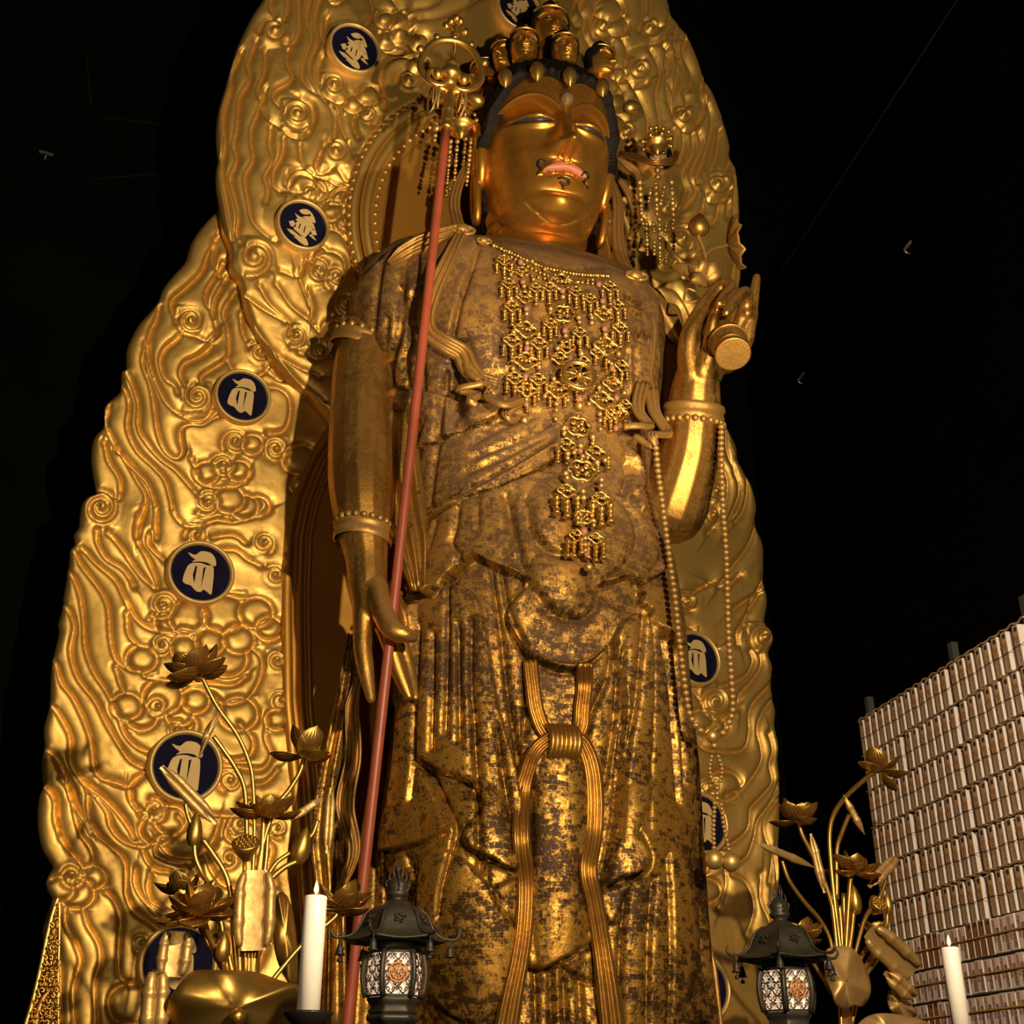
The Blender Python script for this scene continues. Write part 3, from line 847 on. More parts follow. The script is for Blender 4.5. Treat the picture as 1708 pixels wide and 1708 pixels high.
for t, L in ((B1, [(1120, 130, 55), (1205, 140, 68), (1215, 235, 62), (1130, 255, 60)]), (B1, [(1010, 600, 70), (930, 650, 62)]), (B1, [(600, 1130, 88), (690, 1180, 80)]), (B1, [(790, 1310, 70), (850, 1240, 60)]),
             (B1, [(1330, 270, 60)]), (B2, [(1240, 70, 85), (1290, 165, 72)]), (B1, [(770, 1650, 100), (700, 1590, 70)]), (B2, [(1300, 470, 50), (1290, 640, 60)]), (B1, [(1320, 420, 60)])):
    bu.lobes([cv(*t, [(x, y)])[0] + (r / t[2],) for (x, y, r) in L], 0.022)
bu.dome(340 + 1190 / 3.713, 225 / 3.713, 9, None, 0.03, 0.5, mode='add')
for pl in ([(1085, 470), (1100, 500), (1130, 512), (1142, 545)], [(1110, 478), (1132, 492), (1152, 530), (1150, 570)], [(1190, 580), (1210, 530), (1222, 480), (1226, 440)], [(1080, 560), (1112, 582), (1130, 612)], [(1208, 600), (1218, 550), (1229, 500)], [(1120, 560), (1150, 600), (1180, 640)]):
    bu.lines(pl); bu.step(pl, 13, 0.042)
for x, y, r in ((1078, 525, 18), (1200, 620, 20), (1160, 660, 18)):
    bu.spiral(x, y, r, 1.6, 1, 2, h=0.035)
bu.lines(up_left); bu.lines(up_right)
for k in range(10):
    bu.spiral(rng.uniform(480, 1060), rng.uniform(-300, -60), rng.uniform(16, 26), 1.6, rng.choice((-1, 1)), rng.uniform(0, 6), h=0.05)
for k in range(10):
    xx = 480 + k * 62
    bu.lines([(xx, -20), (xx + 15, -80), (xx + 30, -130), (xx + 60 - k * 10, -220)])
bu.pillow(0.036, 17); bu.H -= 0.020 * np.exp(-(bu.D / 3.0) ** 2)
hpx = circle_px(mand_up, X0, HZ, HR + 0.06)
bu.H *= 1 - blur(bu.mask(hpx), 2)


def carved_panel(name, S, left, right, board, parent, mat, back):
    PL = np.array([on_surf(x, y, S) for x, y in catmull(left, 4)]); PR = np.array([on_surf(x, y, S) for x, y in catmull(right, 4)])
    z0 = max(PL[:, 2].min(), PR[:, 2].min()); z1 = min(PL[:, 2].max(), PR[:, 2].max())
    zs = np.arange(z0, z1, 0.0115)

    def edge(P, pick):
        out = np.full(len(zs), np.nan)
        for k in range(len(P) - 1):
            a, b = P[k], P[k + 1]
            lo, hi = min(a[2], b[2]), max(a[2], b[2])
            m = (zs >= lo) & (zs <= hi)
            if hi - lo < 1e-9:
                continue
            x = a[0] + (b[0] - a[0]) * (zs[m] - a[2]) / (b[2] - a[2])
            out[m] = np.where(np.isnan(out[m]), x, pick(out[m], x))
        ok = ~np.isnan(out)
        return np.interp(zs, zs[ok], out[ok])
    xl = edge(PL, np.minimum); xr = edge(PR, np.maximum)
    xr = np.maximum(xr, xl + 0.02)
    nu = int((xr - xl).max() / 0.0115)
    u = np.linspace(0, 1, nu)
    X = xl[:, None] + (xr - xl)[:, None] * u
    Z = np.repeat(zs[:, None], nu, 1)
    Y = S(Z)
    P = np.stack([X, Y, Z], -1)
    x, y = project(P.reshape(-1, 3))
    H = board.sample(x, y).reshape(X.shape)
    P[..., 1] -= H
    bl_ = P[:, :1].copy(); bl_[..., 1] = S(Z[:, :1]) + back; bl_[..., 0] += 0.02
    br_ = P[:, -1:].copy(); br_[..., 1] = S(Z[:, -1:]) + back; br_[..., 0] -= 0.02
    P = np.concatenate([bl_, P, br_], 1)
    a, b = P.shape[:2]
    I = np.arange(a * b).reshape(a, b)
    I2 = np.concatenate([I, I[:, :1]], 1)
    Q = np.stack([I2[:-1, :-1], I2[:-1, 1:], I2[1:, 1:], I2[1:, :-1]], -1).reshape(-1, 4)
    return link(name, fastmesh(name, P.reshape(-1, 3) - MORG, Q), mat, parent)


MORG = np.array([X0, 8.6, 0.35])
mand = empty('mandorla', MORG, 'tall gilt mandorla carved with flames and clouds behind the standing figure', 'mandorla')
carved_panel('lower_panel', mand_low, low_left, low_right, bl, mand, GOLD, 0.12)
carved_panel('upper_panel', mand_up, up_left, up_right, bu, mand, GOLD, 0.10)

# plain halo disc behind the head, with beaded mouldings
def ring_pts(r, dy, n=160):
    a = np.linspace(0, 2 * math.pi, n, endpoint=False)
    P = np.stack([X0 + r * np.cos(a), np.zeros(n), HZ + r * np.sin(a)], 1)
    P[:, 1] = mand_up(P[:, 2]) - dy
    return P


rr = np.linspace(0.001, HR - 0.05, 14)
MB().grid(np.array([ring_pts(r, 0.02 + 0.03 * (r / HR) ** 2, 72) for r in rr]), False, True).build('halo_disc', GOLD_HALO, mand, base=MORG)
MB().tube(ring_pts(HR, 0.02), 0.05, 10, closed=True).build('halo_moulding', GOLD, mand, base=MORG)
MB().tube(ring_pts(HR - 0.11, 0.03), 0.045, 10, closed=True).build('halo_moulding', GOLD, mand, base=MORG)
MB().tube(ring_pts(HR - 0.27, 0.02), 0.028, 8, closed=True).build('halo_moulding', GOLD_HALO, mand, base=MORG)
bm1 = MB()
P = ring_pts(HR + 0.035, 0.03, 110)
for k in range(110):
    bm1.ball(P[k], 0.03, 8, 6, (1.1, 1, 1.1))
bm1.build('bead_border', GOLD, mand, base=MORG)['kind'] = 'stuff'
bm1 = MB()
P = ring_pts(HR - 0.19, 0.03, 90)
for k in range(90):
    bm1.ball(P[k], 0.028, 8, 6)
bm1.build('bead_border', GOLD, mand, base=MORG)['kind'] = 'stuff'

# plain arched halo behind the body with mouldings
rows = [np.stack([X0 + h * np.linspace(-1, 1, 24), np.full(24, mand_low(z) - 0.015), np.full(24, z)], 1) for z, h in zip(zz_, hw_)]
MB().grid(np.array(rows)).build('body_halo', GOLD_HALO, mand, base=MORG)
for ins, r in ((0.0, 0.045), (0.10, 0.03), (0.17, 0.022)):
    hw2 = np.maximum(hw_ - ins, 0.01)
    L = np.stack([X0 - hw2, mand_low(zz_) - 0.02, zz_], 1); R_ = np.stack([X0 + hw2, mand_low(zz_) - 0.02, zz_], 1)
    MB().tube(np.vstack([L, R_[::-1]]), r, 8).build('body_halo_moulding', GOLD_HALO, mand, base=MORG)

# roundels with seed-syllable characters
g_simple = [[(-.58, -.75), (-.30, -.70), (-.08, -.90), (.28, -.90), (.48, -.72), (.56, -.44), (.44, -.36), (.20, -.46), (-.10, -.46), (-.40, -.38), (-.28, -.50), (-.44, -.60)],
            [(-.36, -.34), (-.05, -.40), (.22, -.35), (.48, -.28), (.52, .62), (.48, .84), (.20, .68), (.08, .80), (-.12, .78), (-.32, .60), (-.55, .56), (-.66, .40), (-.55, -.15)]]
g_simple_cut = [[(-.24, -.22), (-.17, -.26), (-.20, .50), (-.30, .15)], [(.08, -.22), (.17, -.27), (.08, .64)]]
k_ = lambda L: [((x - 917) / 145.0, (y - 335) / 172.0) for x, y in L]
g_complex = [k_([(878, 222), (900, 203), (925, 193), (948, 200), (968, 218), (985, 245), (998, 282), (992, 292), (972, 288), (978, 300), (940, 286), (905, 268), (935, 252), (955, 248), (962, 236), (952, 226), (938, 236), (915, 244), (895, 240)]),
             k_([(852, 254), (872, 268), (900, 276), (945, 288), (985, 302), (1003, 345), (985, 342), (960, 332), (905, 318), (862, 312), (876, 296), (866, 280)]),
             k_([(880, 316), (930, 322), (988, 334), (985, 352), (972, 366), (962, 398), (942, 436), (920, 432), (862, 392), (858, 380), (872, 366), (866, 340)]),
             k_([(822, 340), (850, 322), (866, 346), (856, 374), (838, 376)]), k_([(972, 364), (1002, 348), (1018, 386), (988, 398)]), k_([(976, 394), (1000, 410), (1020, 434), (990, 424), (966, 406)]),
             k_([(815, 404), (852, 406), (880, 422), (905, 438), (938, 436), (955, 450), (970, 482), (966, 498), (948, 503), (918, 492), (890, 470), (868, 456), (880, 448), (850, 438), (832, 424)])]
g_complex_cut = [k_([(895, 335), (902, 335), (898, 378), (890, 372)]), k_([(930, 340), (937, 340), (932, 400), (926, 396)])]


def roundel(x, y, rxpx, S, kind):
    c = on_surf(x, y, S)
    r = rxpx * px_size(c) * 1.06
    slope = float((S(c[2] + 0.1) - S(c[2] - 0.1)) / 0.2)
    U = np.array([1.0, 0, 0]); V = np.array([0, slope, 1.0]); V /= np.linalg.norm(V); Nn = np.cross(U, V)
    if Nn[1] > 0:
        Nn = -Nn
    base = c + Nn * 0.03
    ri = r * 0.87
    d = MB().lathe([(0.0001, 0.055), (ri, 0.055), (ri, 0.0), (0.0001, 0.0)], 48, base, Nn).build('roundel', NAVY, mand, False, base=MORG)
    MB().lathe([(ri * 0.995, -0.02), (ri * 0.995, 0.072), (ri + 0.012, 0.085), (r - 0.012, 0.085), (r, 0.07), (r, -0.02)], 56, base, Nn).build('rim', GOLD_RIM, d, base=MORG)
    gl = MB(); cut = MB()
    A, Bc = (g_simple, g_simple_cut) if kind == 's' else (g_complex, g_complex_cut)
    sc = ri * (0.86 if kind == 's' else 0.92)
    for p in A:
        q = catmull([(a * sc, -b * sc) for a, b in p], 3 if kind == 's' else 1, True)
        gl.prism([tuple(k) for k in q], (base + Nn * 0.056, U, V, Nn), 0.006)
    for p in Bc:
        gl.prism([(a * sc, -b * sc) for a, b in p], (base + Nn * 0.058, U, V, Nn), 0.0055)
    nA = sum(len(catmull(p, 3 if kind == 's' else 1, True)) + 2 for p in A)
    o = gl.build('seed_syllable', GLYPH, d, False, base=MORG)
    o.data.materials.append(NAVY)
    ids = [0] * len(o.data.polygons)
    for k in range(nA, len(ids)):
        ids[k] = 1
    o.data.polygons.foreach_set('material_index', ids)
    return c, r


zs_l = []
for (x, y, r) in ((400, 668, 45), (330, 962, 53), (305, 1283, 58), (292, 1610, 62)):
    c, rw = roundel(x, y, r, mand_low, 's')
    zs_l.append((c, rw))
for c, rw in zs_l:                                   # their mirror images on the far side
    q = np.array([2 * X0 - c[0], c[1], c[2]])
    x, y = project(q)
    roundel(float(x), float(y), rw / 1.06 / px_size(q), mand_low, 's')
for (x, y, r) in ((586, 90, 43), (500, 383, 43), (858, 22, 38), (1091, 264, 30)):
    roundel(x, y, r, mand_up, 'c')
# ------------------------------------------------------------------ the standing figure: frame of reference
S0 = np.array([3.83, 7.42, 0.0])
YAW = math.radians(13)
FV = np.array([-math.sin(YAW), -math.cos(YAW), 0.0])       # the way it faces
RV = np.array([math.cos(YAW), -math.sin(YAW), 0.0])        # its lateral axis, to picture right


def lean(z):
    return 0.32 * np.clip((np.asarray(z, float) - CAMZ) / 7.0, 0, 2) ** 1.3


def body(s, f, z):
    return S0 + RV * s + FV * f + ZUP * z


def at_f(x, y, f):
    """picture point on the body's plane, f metres forward of its (leaning) axis"""
    z = 4.0
    for _ in range(6):
        P = at_plane(x, y, S0 + FV * (f + float(lean(z))), FV)
        z = P[2]
    return P


# ------------------------------------------------------------------ robe (torso and skirt), a carved loft
rows = [  # picture y, left edge, right edge, depth ratio
    (1790, 690, 1192, .60), (1700, 690, 1186, .60), (1640, 690, 1178, .60), (1560, 674, 1170, .60), (1500, 662, 1166, .60), (1454, 652, 1163, .60), (1415, 648, 1160, .60), (1350, 652, 1157, .60),
    (1268, 662, 1152, .60), (1180, 672, 1141, .60), (1100, 682, 1134, .60), (1050, 688, 1130, .60), (980, 694, 1119, .60), (930, 698, 1110, .60), (880, 698, 1094, .60), (840, 696, 1080, .60),
    (800, 690, 1074, .60), (740, 672, 1078, .60), (690, 648, 1086, .60), (640, 618, 1092, .60), (590, 600, 1097, .58), (540, 590, 1099, .56), (505, 597, 1094, .52), (480, 612, 1084, .46), (462, 635, 1068, .39), (450, 665, 1052, .33), (442, 700, 1036, .28), (437, 740, 1018, .23), (434, 775, 1000, .19), (433, 850, 940, .10)]
sec = []
for (y, l, r, b) in rows:
    PL = at_f(l, y, 0.0); PR = at_f(r, y, 0.0)
    sl = float((PL - S0) @ RV); sr = float((PR - S0) @ RV)
    sec.append(((PL[2] + PR[2]) / 2, (sl + sr) / 2, (sr - sl) / 2, b))
sec = np.array(sec)
sec[:, 0] = np.maximum.accumulate(sec[:, 0] + np.arange(len(sec)) * 1e-4)
ROWZ = np.concatenate([np.arange(sec[0, 0], sec[-6, 0], 0.0098), np.linspace(sec[-6, 0], sec[-1, 0], 46)])


def smooth_interp(z, k):
    v = np.interp(z, sec[:, 0], sec[:, k])
    n = 29
    vp = np.pad(v, n // 2, mode='edge')
    return np.convolve(vp, np.ones(n) / n, 'valid')


rc = smooth_interp(ROWZ, 1); ra = smooth_interp(ROWZ, 2); rb = smooth_interp(ROWZ, 3)
al = np.concatenate([np.linspace(-180, -112, 14, endpoint=False), np.linspace(-112, 112, 440), np.linspace(112, 180, 14)[1:-1]]) * math.pi / 180
e = 2 / 2.35
ss = np.sign(np.sin(al)) * np.abs(np.sin(al)) ** e
cc = np.sign(np.cos(al)) * np.abs(np.cos(al)) ** e
SS = rc[:, None] + ra[:, None] * ss
bel = 0.10 * np.exp(-((ROWZ - 5.0) / 0.9) ** 2)           # belly
FF = (ra * rb)[:, None] * cc + bel[:, None] * np.clip(cc, 0, 1) + lean(ROWZ)[:, None]
RP = S0 + SS[..., None] * RV + FF[..., None] * FV + ROWZ[:, None, None] * ZUP
dz = np.gradient(RP, axis=0); da = np.gradient(RP, axis=1)
da[:, 0] = RP[:, 1] - RP[:, -1]; da[:, -1] = RP[:, 0] - RP[:, -2]
RN = np.cross(da, dz); RN /= np.linalg.norm(RN, axis=-1)[..., None] + 1e-9
if np.sum(RN[len(ROWZ) // 2, 230] * FV) < 0:
    RN = -RN

bb = Board()
CA = (680, 780, 3.558); CB = (600, 1180, 2.847); CC = (500, 380, 4.744); CD = (800, 640, 4.744); CE = (760, 380, 4.744); CF = (1040, 440, 6.57)
# --- skirt pleats (each strip between two lines swells)
for t, L in (
    (CA, [[(130, 960), (110, 1300), (90, 1708), (60, 2000)], [(280, 700), (275, 1000), (262, 1400), (255, 1600)], [(400, 920), (395, 1300), (410, 1708), (430, 2000), (440, 2400)],
          [(500, 620), (560, 1050), (600, 1400), (650, 1708), (680, 1950)], [(700, 1120), (700, 1400), (690, 1600)], [(1200, 1040), (1180, 1250), (1090, 1450), (1060, 1600)],
          [(1370, 800), (1340, 1150), (1320, 1400), (1270, 1708), (1210, 2200)], [(1430, 900), (1440, 1300), (1420, 1708), (1380, 2150)], [(1500, 1000), (1550, 1300), (1570, 1600), (1600, 2000)],
          [(200, 1000), (190, 1400), (180, 1708)], [(330, 950), (330, 1300), (330, 1650)], [(1250, 1100), (1220, 1500), (1160, 1900)], [(1580, 1080), (1620, 1500), (1640, 1900)],
          [(560, 640), (610, 900), (690, 1090)]]),
    (CB, [[(300, 0), (295, 130), (300, 260)], [(210, 0), (200, 200), (170, 450), (120, 640)], [(555, 0), (562, 200), (570, 400)], [(650, 100), (690, 400), (740, 700)], [(720, 30), (740, 180), (760, 320)],
          [(1240, 100), (1220, 300), (1200, 500), (1130, 830)], [(1370, 50), (1365, 250), (1350, 430), (1280, 620)], [(240, 700), (300, 900), (290, 1100), (330, 1300)], [(470, 640), (430, 850), (420, 1000)],
          [(1420, 700), (1430, 1000), (1440, 1300), (1450, 1600)], [(1350, 820), (1330, 1100), (1340, 1500)], [(830, 1240), (835, 1500)], [(900, 1240), (910, 1500)], [(960, 1260), (975, 1500)], [(1040, 1290), (1050, 1500)],
          [(1230, 900), (1210, 1200), (1230, 1600)], [(290, 780), (260, 900)], [(1560, 700), (1600, 1000), (1650, 1400)]])):
    for pl in L:
        bb.lines(cv(*t, pl)); bb.groove(cv(*t, pl), 4, 0.022)
bb.pillow(0.028, 17)
# legs swell under the cloth
bb.dome(790, 1530, 95, 230, 0.12, 0.8, mode='add'); bb.dome(1070, 1530, 95, 230, 0.10, 0.8, mode='add'); bb.dome(930, 1450, 50, 230, 0.05, 0.8, mode='add')
# pendant tongue between the sashes
tong = cv(*CB, [(830, 230), (820, 600), (800, 1000), (800, 1225), (880, 1232), (950, 1190), (1090, 1100), (1060, 700), (1030, 250)])
bb.region(tong, 0.07, 1)
bb.region(cv(*CB, [(930, 1210), (1000, 1180), (1090, 1110), (1095, 1300), (1050, 1285), (985, 1245)]), 0.03, 1, False)
# zig-zag falls of the skirt, left
fall = cv(*CB, [(300, 250), (330, 265), (420, 320), (500, 350), (560, 400), (585, 450), (570, 520), (510, 590), (520, 650), (560, 690), (640, 725), (750, 770), (760, 400), (655, 0), (560, -520), (330, -480), (300, 0)])
bb.region(fall, 0.085, 1)
bb.region(cv(*CB, [(300, 250), (350, 330), (400, 420), (440, 520), (440, 580), (380, 620), (300, 645), (110, 670), (150, 520), (190, 350), (205, 0), (240, -480), (330, -480), (300, 0)]), 0.07, 1)
bb.region(cv(*CB, [(440, 590), (350, 640), (120, 680), (130, 720), (180, 790), (250, 760), (340, 680)]), 0.022, 2)
bb.region(cv(*CB, [(640, 735), (750, 775), (755, 800), (660, 850), (640, 880), (690, 960), (745, 1030), (700, 980), (640, 890), (625, 800)]), 0.03, 1)
bb.groove(cv(*CB, [(330, 280), (440, 500), (470, 560), (480, 640)]), 6, 0.05)
bb.groove(cv(*CB, [(510, 600), (520, 660), (620, 735), (745, 790)]), 4, 0.03)
bb.groove(cv(*CB, [(640, 870), (690, 960), (735, 1030)]), 4, 0.03)
# falls on the right
bb.region(cv(*CB, [(1125, 850), (1200, 815), (1280, 790), (1325, 710), (1290, 610), (1350, 430), (1370, 0), (1340, -420), (1200, -330), (1240, 0), (1210, 450)]), 0.07, 1)
bb.region(cv(*CB, [(1130, 860), (1250, 815), (1200, 960), (1160, 1030), (1130, 960)]), 0.025, 1)
bb.groove(cv(*CB, [(1125, 860), (1200, 830), (1290, 795), (1330, 710), (1295, 610)]), 4, 0.03)
for pl, w, d in (([(300, 262), (330, 290), (400, 430), (436, 540)], 3.5, .05), ([(585, 445), (572, 525), (508, 592), (522, 655), (640, 730), (752, 775)], 3.5, .05), ([(120, 676), (300, 652), (440, 588)], 3, .04),
                 ([(1130, 856), (1285, 796), (1330, 712), (1292, 608)], 3.5, .05), ([(800, 1230), (880, 1238), (950, 1196), (1092, 1106)], 3, .04), ([(935, 1215), (1050, 1292), (1095, 1306)], 3, .03), ([(640, 880), (690, 968), (745, 1036)], 3, .03)):
    bb.groove(cv(*CB, [(x, y + 10) for x, y in pl]), w, d)
# hem of the over-robe at the bottom left
bb.region(cv(*CB, [(300, 1100), (340, 1250), (380, 1350), (480, 1470), (600, 1490), (690, 1350), (735, 1050), (640, 880), (480, 700), (330, 720)]), 0.03, 2)
# over-skirt with its scalloped hem
hem = cv(*CA, [(10, 550), (60, 520), (120, 500), (180, 360), (330, 250), (760, 70), (1000, 120), (1180, 190), (1330, 270), (1430, 400), (1500, 560), (1455, 655), (1380, 690), (1345, 750), (1400, 850), (1480, 950), (1590, 1055), (1600, 1075), (1500, 1000),
                (1380, 800), (1340, 700), (1280, 672), (1120, 720), (1106, 770), (1210, 860), (1226, 930), (1160, 1080), (1060, 1170), (950, 1215), (850, 1200), (700, 1120), (600, 950), (588, 850), (688, 735), (690, 680), (500, 600), (410, 560), (330, 620), (268, 685), (200, 792), (90, 740), (70, 790), (0, 830)])
bb.region(hem, 0.095, 1, False)
rim = [(10, 550), (70, 700), (70, 740), (200, 792), (268, 685), (400, 558), (500, 600), (690, 680), (690, 735), (590, 850), (600, 950), (700, 1120), (850, 1200), (950, 1215), (1060, 1170), (1160, 1080), (1226, 930), (1210, 860), (1108, 770), (1120, 720), (1280, 672)]
bb.groove(cv(*CA, [(x, y - 14) for x, y in rim[4:]]), 3, -0.016)
bb.groove(cv(*CA, [(x, y + 8) for x, y in rim]), 3, 0.03)
for pl, w, d in (([(570, 180), (640, 450), (700, 700), (770, 810), (820, 890)], 7, 0.035), ([(700, 250), (720, 420), (800, 530), (880, 570), (960, 575)], 7, 0.04), ([(1180, 200), (1280, 320), (1310, 480), (1240, 620), (1110, 720)], 6, 0.035),
                 ([(340, 250), (325, 400), (305, 490), (345, 570), (280, 680)], 5, 0.035), ([(180, 360), (140, 500), (90, 700)], 5, 0.04), ([(440, 240), (440, 420)], 4, 0.02), ([(240, 330), (170, 560), (60, 760)], 4, 0.02),
                 ([(1340, 300), (1420, 420), (1440, 560), (1380, 680)], 6, 0.03), ([(1100, 750), (1080, 850), (1000, 930), (900, 920), (820, 880)], 6, 0.03), ([(620, 200), (600, 500), (660, 650)], 8, 0.03)):
    bb.groove(cv(*CA, pl), w, d)
bb.dome(*cv(*CA, [(830, 330)])[0], 42, 60, 0.05, 0.8, mode='add')
bb.dome(*cv(*CA, [(880, 700)])[0], 50, 60, 0.05, 0.8, mode='add')
# diagonal upper robe across the waist
diag = cv(*CD, [(-380, 1130), (-150, 1010), (0, 935), (200, 850), (420, 742), (560, 650), (620, 600), (622, 350), (600, 340), (440, 420), (200, 250), (120, 200), (0, 200), (-300, 100), (-700, 0), (-700, 900)])
bb.region(diag, 0.07, 1, False)
bb.groove(cv(*CD, [(-400, 1110), (0, 900), (300, 715), (480, 590), (615, 520)]), 5, -0.03)
bb.groove(cv(*CD, [(-400, 1060), (0, 850), (280, 680), (450, 570), (600, 420)]), 5, 0.03)
for pl in ([(-60, 640), (200, 540), (400, 450), (600, 360)], [(-100, 760), (150, 650), (350, 540), (560, 430)], [(-50, 520), (150, 400), (340, 310), (450, 250)], [(0, 430), (150, 340), (250, 300)]):
    bb.groove(cv(*CD, pl), 6, 0.028)
# shoulder mantle, picture left
bb.region(cv(*CC, [(1400, 190), (1330, 420), (1270, 620), (1215, 880), (1260, 950), (1350, 1100), (1540, 1260), (1600, 1500), (1200, 1700), (700, 1900), (600, 1700), (400, 700), (500, 500), (720, 250), (1000, 120), (1280, 50)]), 0.05, 1)
for pl, w, d in (([(690, 300), (660, 560), (640, 850)], 5, 0.03), ([(830, 450), (820, 800), (760, 1100), (790, 1400), (810, 1600)], 8, 0.06), ([(960, 520), (880, 660), (900, 900), (870, 1050), (900, 1300)], 7, 0.05),
                 ([(1180, 1120), (1170, 1350), (1160, 1700)], 6, 0.05), ([(1000, 1050), (1010, 1350), (990, 1700)], 6, 0.04), ([(560, 1160), (640, 1350), (800, 1500)], 5, 0.03), ([(620, 930), (560, 1180)], 5, 0.03),
                 ([(740, 700), (720, 950), (700, 1150)], 5, 0.03), ([(1400, 200), (1280, 600), (1220, 880)], 4, 0.05), ([(1270, 960), (1280, 1150), (1260, 1400), (1290, 1600)], 12, 0.10),
                 ([(1050, 1550), (1000, 1800), (1000, 2300)], 6, 0.04), ([(900, 1500), (880, 1900), (900, 2400)], 6, 0.04), ([(1150, 1700), (1120, 2000), (1090, 2300)], 5, 0.03)):
    bb.groove(cv(*CC, pl), w, d)
# chest: garment edge on the picture right, folds by the armpit
for pl, w, d in (([(1280, 585), (1420, 640), (1480, 620)], 5, 0.04), ([(1340, 690), (1450, 740)], 5, 0.04), ([(1400, 870), (1490, 900)], 6, 0.06), ([(1330, 930), (1340, 1150), (1380, 1450)], 6, 0.05), ([(1400, 930), (1420, 1200), (1400, 1480)], 5, 0.035)):
    bb.groove(cv(*CE, pl), w, d)
bb.dome(810, 540, 80, 90, 0.07, 0.9, mode='add'); bb.dome(1000, 540, 75, 90, 0.07, 0.9, mode='add')
# right flank loops of cloth
for pl, w, d in (([(1130, 600), (1160, 750), (1120, 900)], 6, 0.05), ([(1180, 560), (1250, 720), (1230, 850), (1180, 880), (1170, 760)], 5, -0.05), ([(1200, 880), (1270, 1050)], 6, -0.05), ([(1150, 850), (1200, 980), (1240, 1090)], 5, 0.04)):
    bb.groove(cv(*CD, pl), w, d)

px_, py_ = project(RP.reshape(-1, 3))
Hh = bb.sample(px_, py_).reshape(RP.shape[:2])
front = np.clip((np.degrees(np.abs(al)) - 118) / -12.0, 0, 1)[None, :]
view = CAMP - RP; view /= np.linalg.norm(view, axis=-1)[..., None]
facing = np.clip((np.sum(RN * view, -1) + 0.05) / 0.3, 0, 1)
RP2 = RP + RN * (Hh * front * facing)[..., None]
a_, b_ = RP2.shape[:2]
I = np.arange(a_ * b_).reshape(a_, b_); I2 = np.concatenate([I, I[:, :1]], 1)
Q = np.stack([I2[:-1, :-1], I2[:-1, 1:], I2[1:, 1:], I2[1:, :-1]], -1).reshape(-1, 4)
arc = np.cumsum(np.linalg.norm(np.diff(RP, axis=1, prepend=RP[:, :1]), axis=-1), axis=1)
arc = np.repeat(arc[len(ROWZ) // 3][None, :], a_, 0)
UVR = np.stack([arc * 0.5, np.repeat(ROWZ[:, None], b_, 1) * 0.5], -1).reshape(-1, 2)
SORG = np.array([S0[0], S0[1], 1.2])
statue = empty('guardian_statue', SORG, 'colossal gilded wooden standing figure in carved robes with a crown of small heads', 'statue')
robe = link('robe', fastmesh('robe', RP2.reshape(-1, 3) - SORG, Q, uv=UVR), ROBE, statue)
robe['label'] = 'worn gold-leaf robe with carved folds and scalloped overskirt'
bvh_robe = BVHTree.FromPolygons([Vector(v) for v in RP2.reshape(-1, 3)], [tuple(q) for q in Q.tolist()])


def hit(x, y, off=0.0, tree=None, f=None):
    """point where the line of sight through a picture point meets the figure, lifted by off"""
    d = Vector(rayd(x, y)).normalized()
    r = (tree or bvh_robe).ray_cast(Vector(CAMP), d)
    if r[0] is None:
        P = at_f(x, y, 0.2 if f is None else f)
        return np.array(P), FV.copy()
    n = np.array(r[1])
    if n @ np.array(d) > 0:
        n = -n
    return np.array(r[0]) + n * off * 0.4 - np.array(d) * off * 0.6, n
# ------------------------------------------------------------------ head, face, hair
def sstep(a, b, x):
    t = np.clip((x - a) / (b - a), 0, 1)
    return t * t * (3 - 2 * t)


HP = np.array([(-.765, .02, .10, .05), (-.76, .16, .36, .16), (-.74, .26, .46, .26), (-.70, .34, .54, .36), (-.62, .41, .60, .46), (-.48, .475, .625, .54), (-.28, .525, .625, .60), (-.05, .55, .615, .63), (.2, .55, .605, .64), (.42, .525, .575, .62),
               (.62, .46, .50, .55), (.78, .36, .39, .43), (.90, .23, .25, .27), (.955, .10, .11, .12), (.965, .01, .01, .01)])


def head_loft(nz, ncf, ncb, grow=0.0):
    z = np.concatenate([np.linspace(-.765, -.66, nz // 6, endpoint=False), np.linspace(-.66, .55, nz, endpoint=False), np.linspace(.55, .965, nz // 4)])
    w = np.interp(z, HP[:, 0], HP[:, 1]) + grow; df = np.interp(z, HP[:, 0], HP[:, 2]) + grow; db = np.interp(z, HP[:, 0], HP[:, 3]) + grow
    al = np.concatenate([np.linspace(-180, -100, ncb, endpoint=False), np.linspace(-100, 100, ncf, endpoint=False), np.linspace(100, 180, ncb, endpoint=False)]) * math.pi / 180
    e = 2 / 2.25
    sx = np.sign(np.sin(al)) * np.abs(np.sin(al)) ** e; cy = np.sign(np.cos(al)) * np.abs(np.cos(al)) ** e
    X = w[:, None] * sx
    Y = np.where(cy > 0, df[:, None], db[:, None]) * cy
    return X, Y, np.repeat(z[:, None], len(al), 1), cy


def loft_faces(a, b):
    I = np.arange(a * b).reshape(a, b); I2 = np.concatenate([I, I[:, :1]], 1)
    return np.stack([I2[:-1, :-1], I2[:-1, 1:], I2[1:, 1:], I2[1:, :-1]], -1).reshape(-1, 4)


def brow_z(ax):
    t = np.clip((ax - .05) / .45, 0, 1)
    return .085 + .15 * np.sin(math.pi * (t * .86 + .03)) ** 0.8


def eye_z(ax):
    return -.03 + .035 * ((ax - .26) / .19) ** 2 - .02 * (ax - .1)


def lip_top(ax):
    return -.362 - .020 * np.exp(-(ax / .032) ** 2) - .085 * (ax / .2) ** 2.0


def lip_mid(ax):
    return -.445 + .012 * np.exp(-(ax / .06) ** 2) - .012 * (ax / .2) ** 2


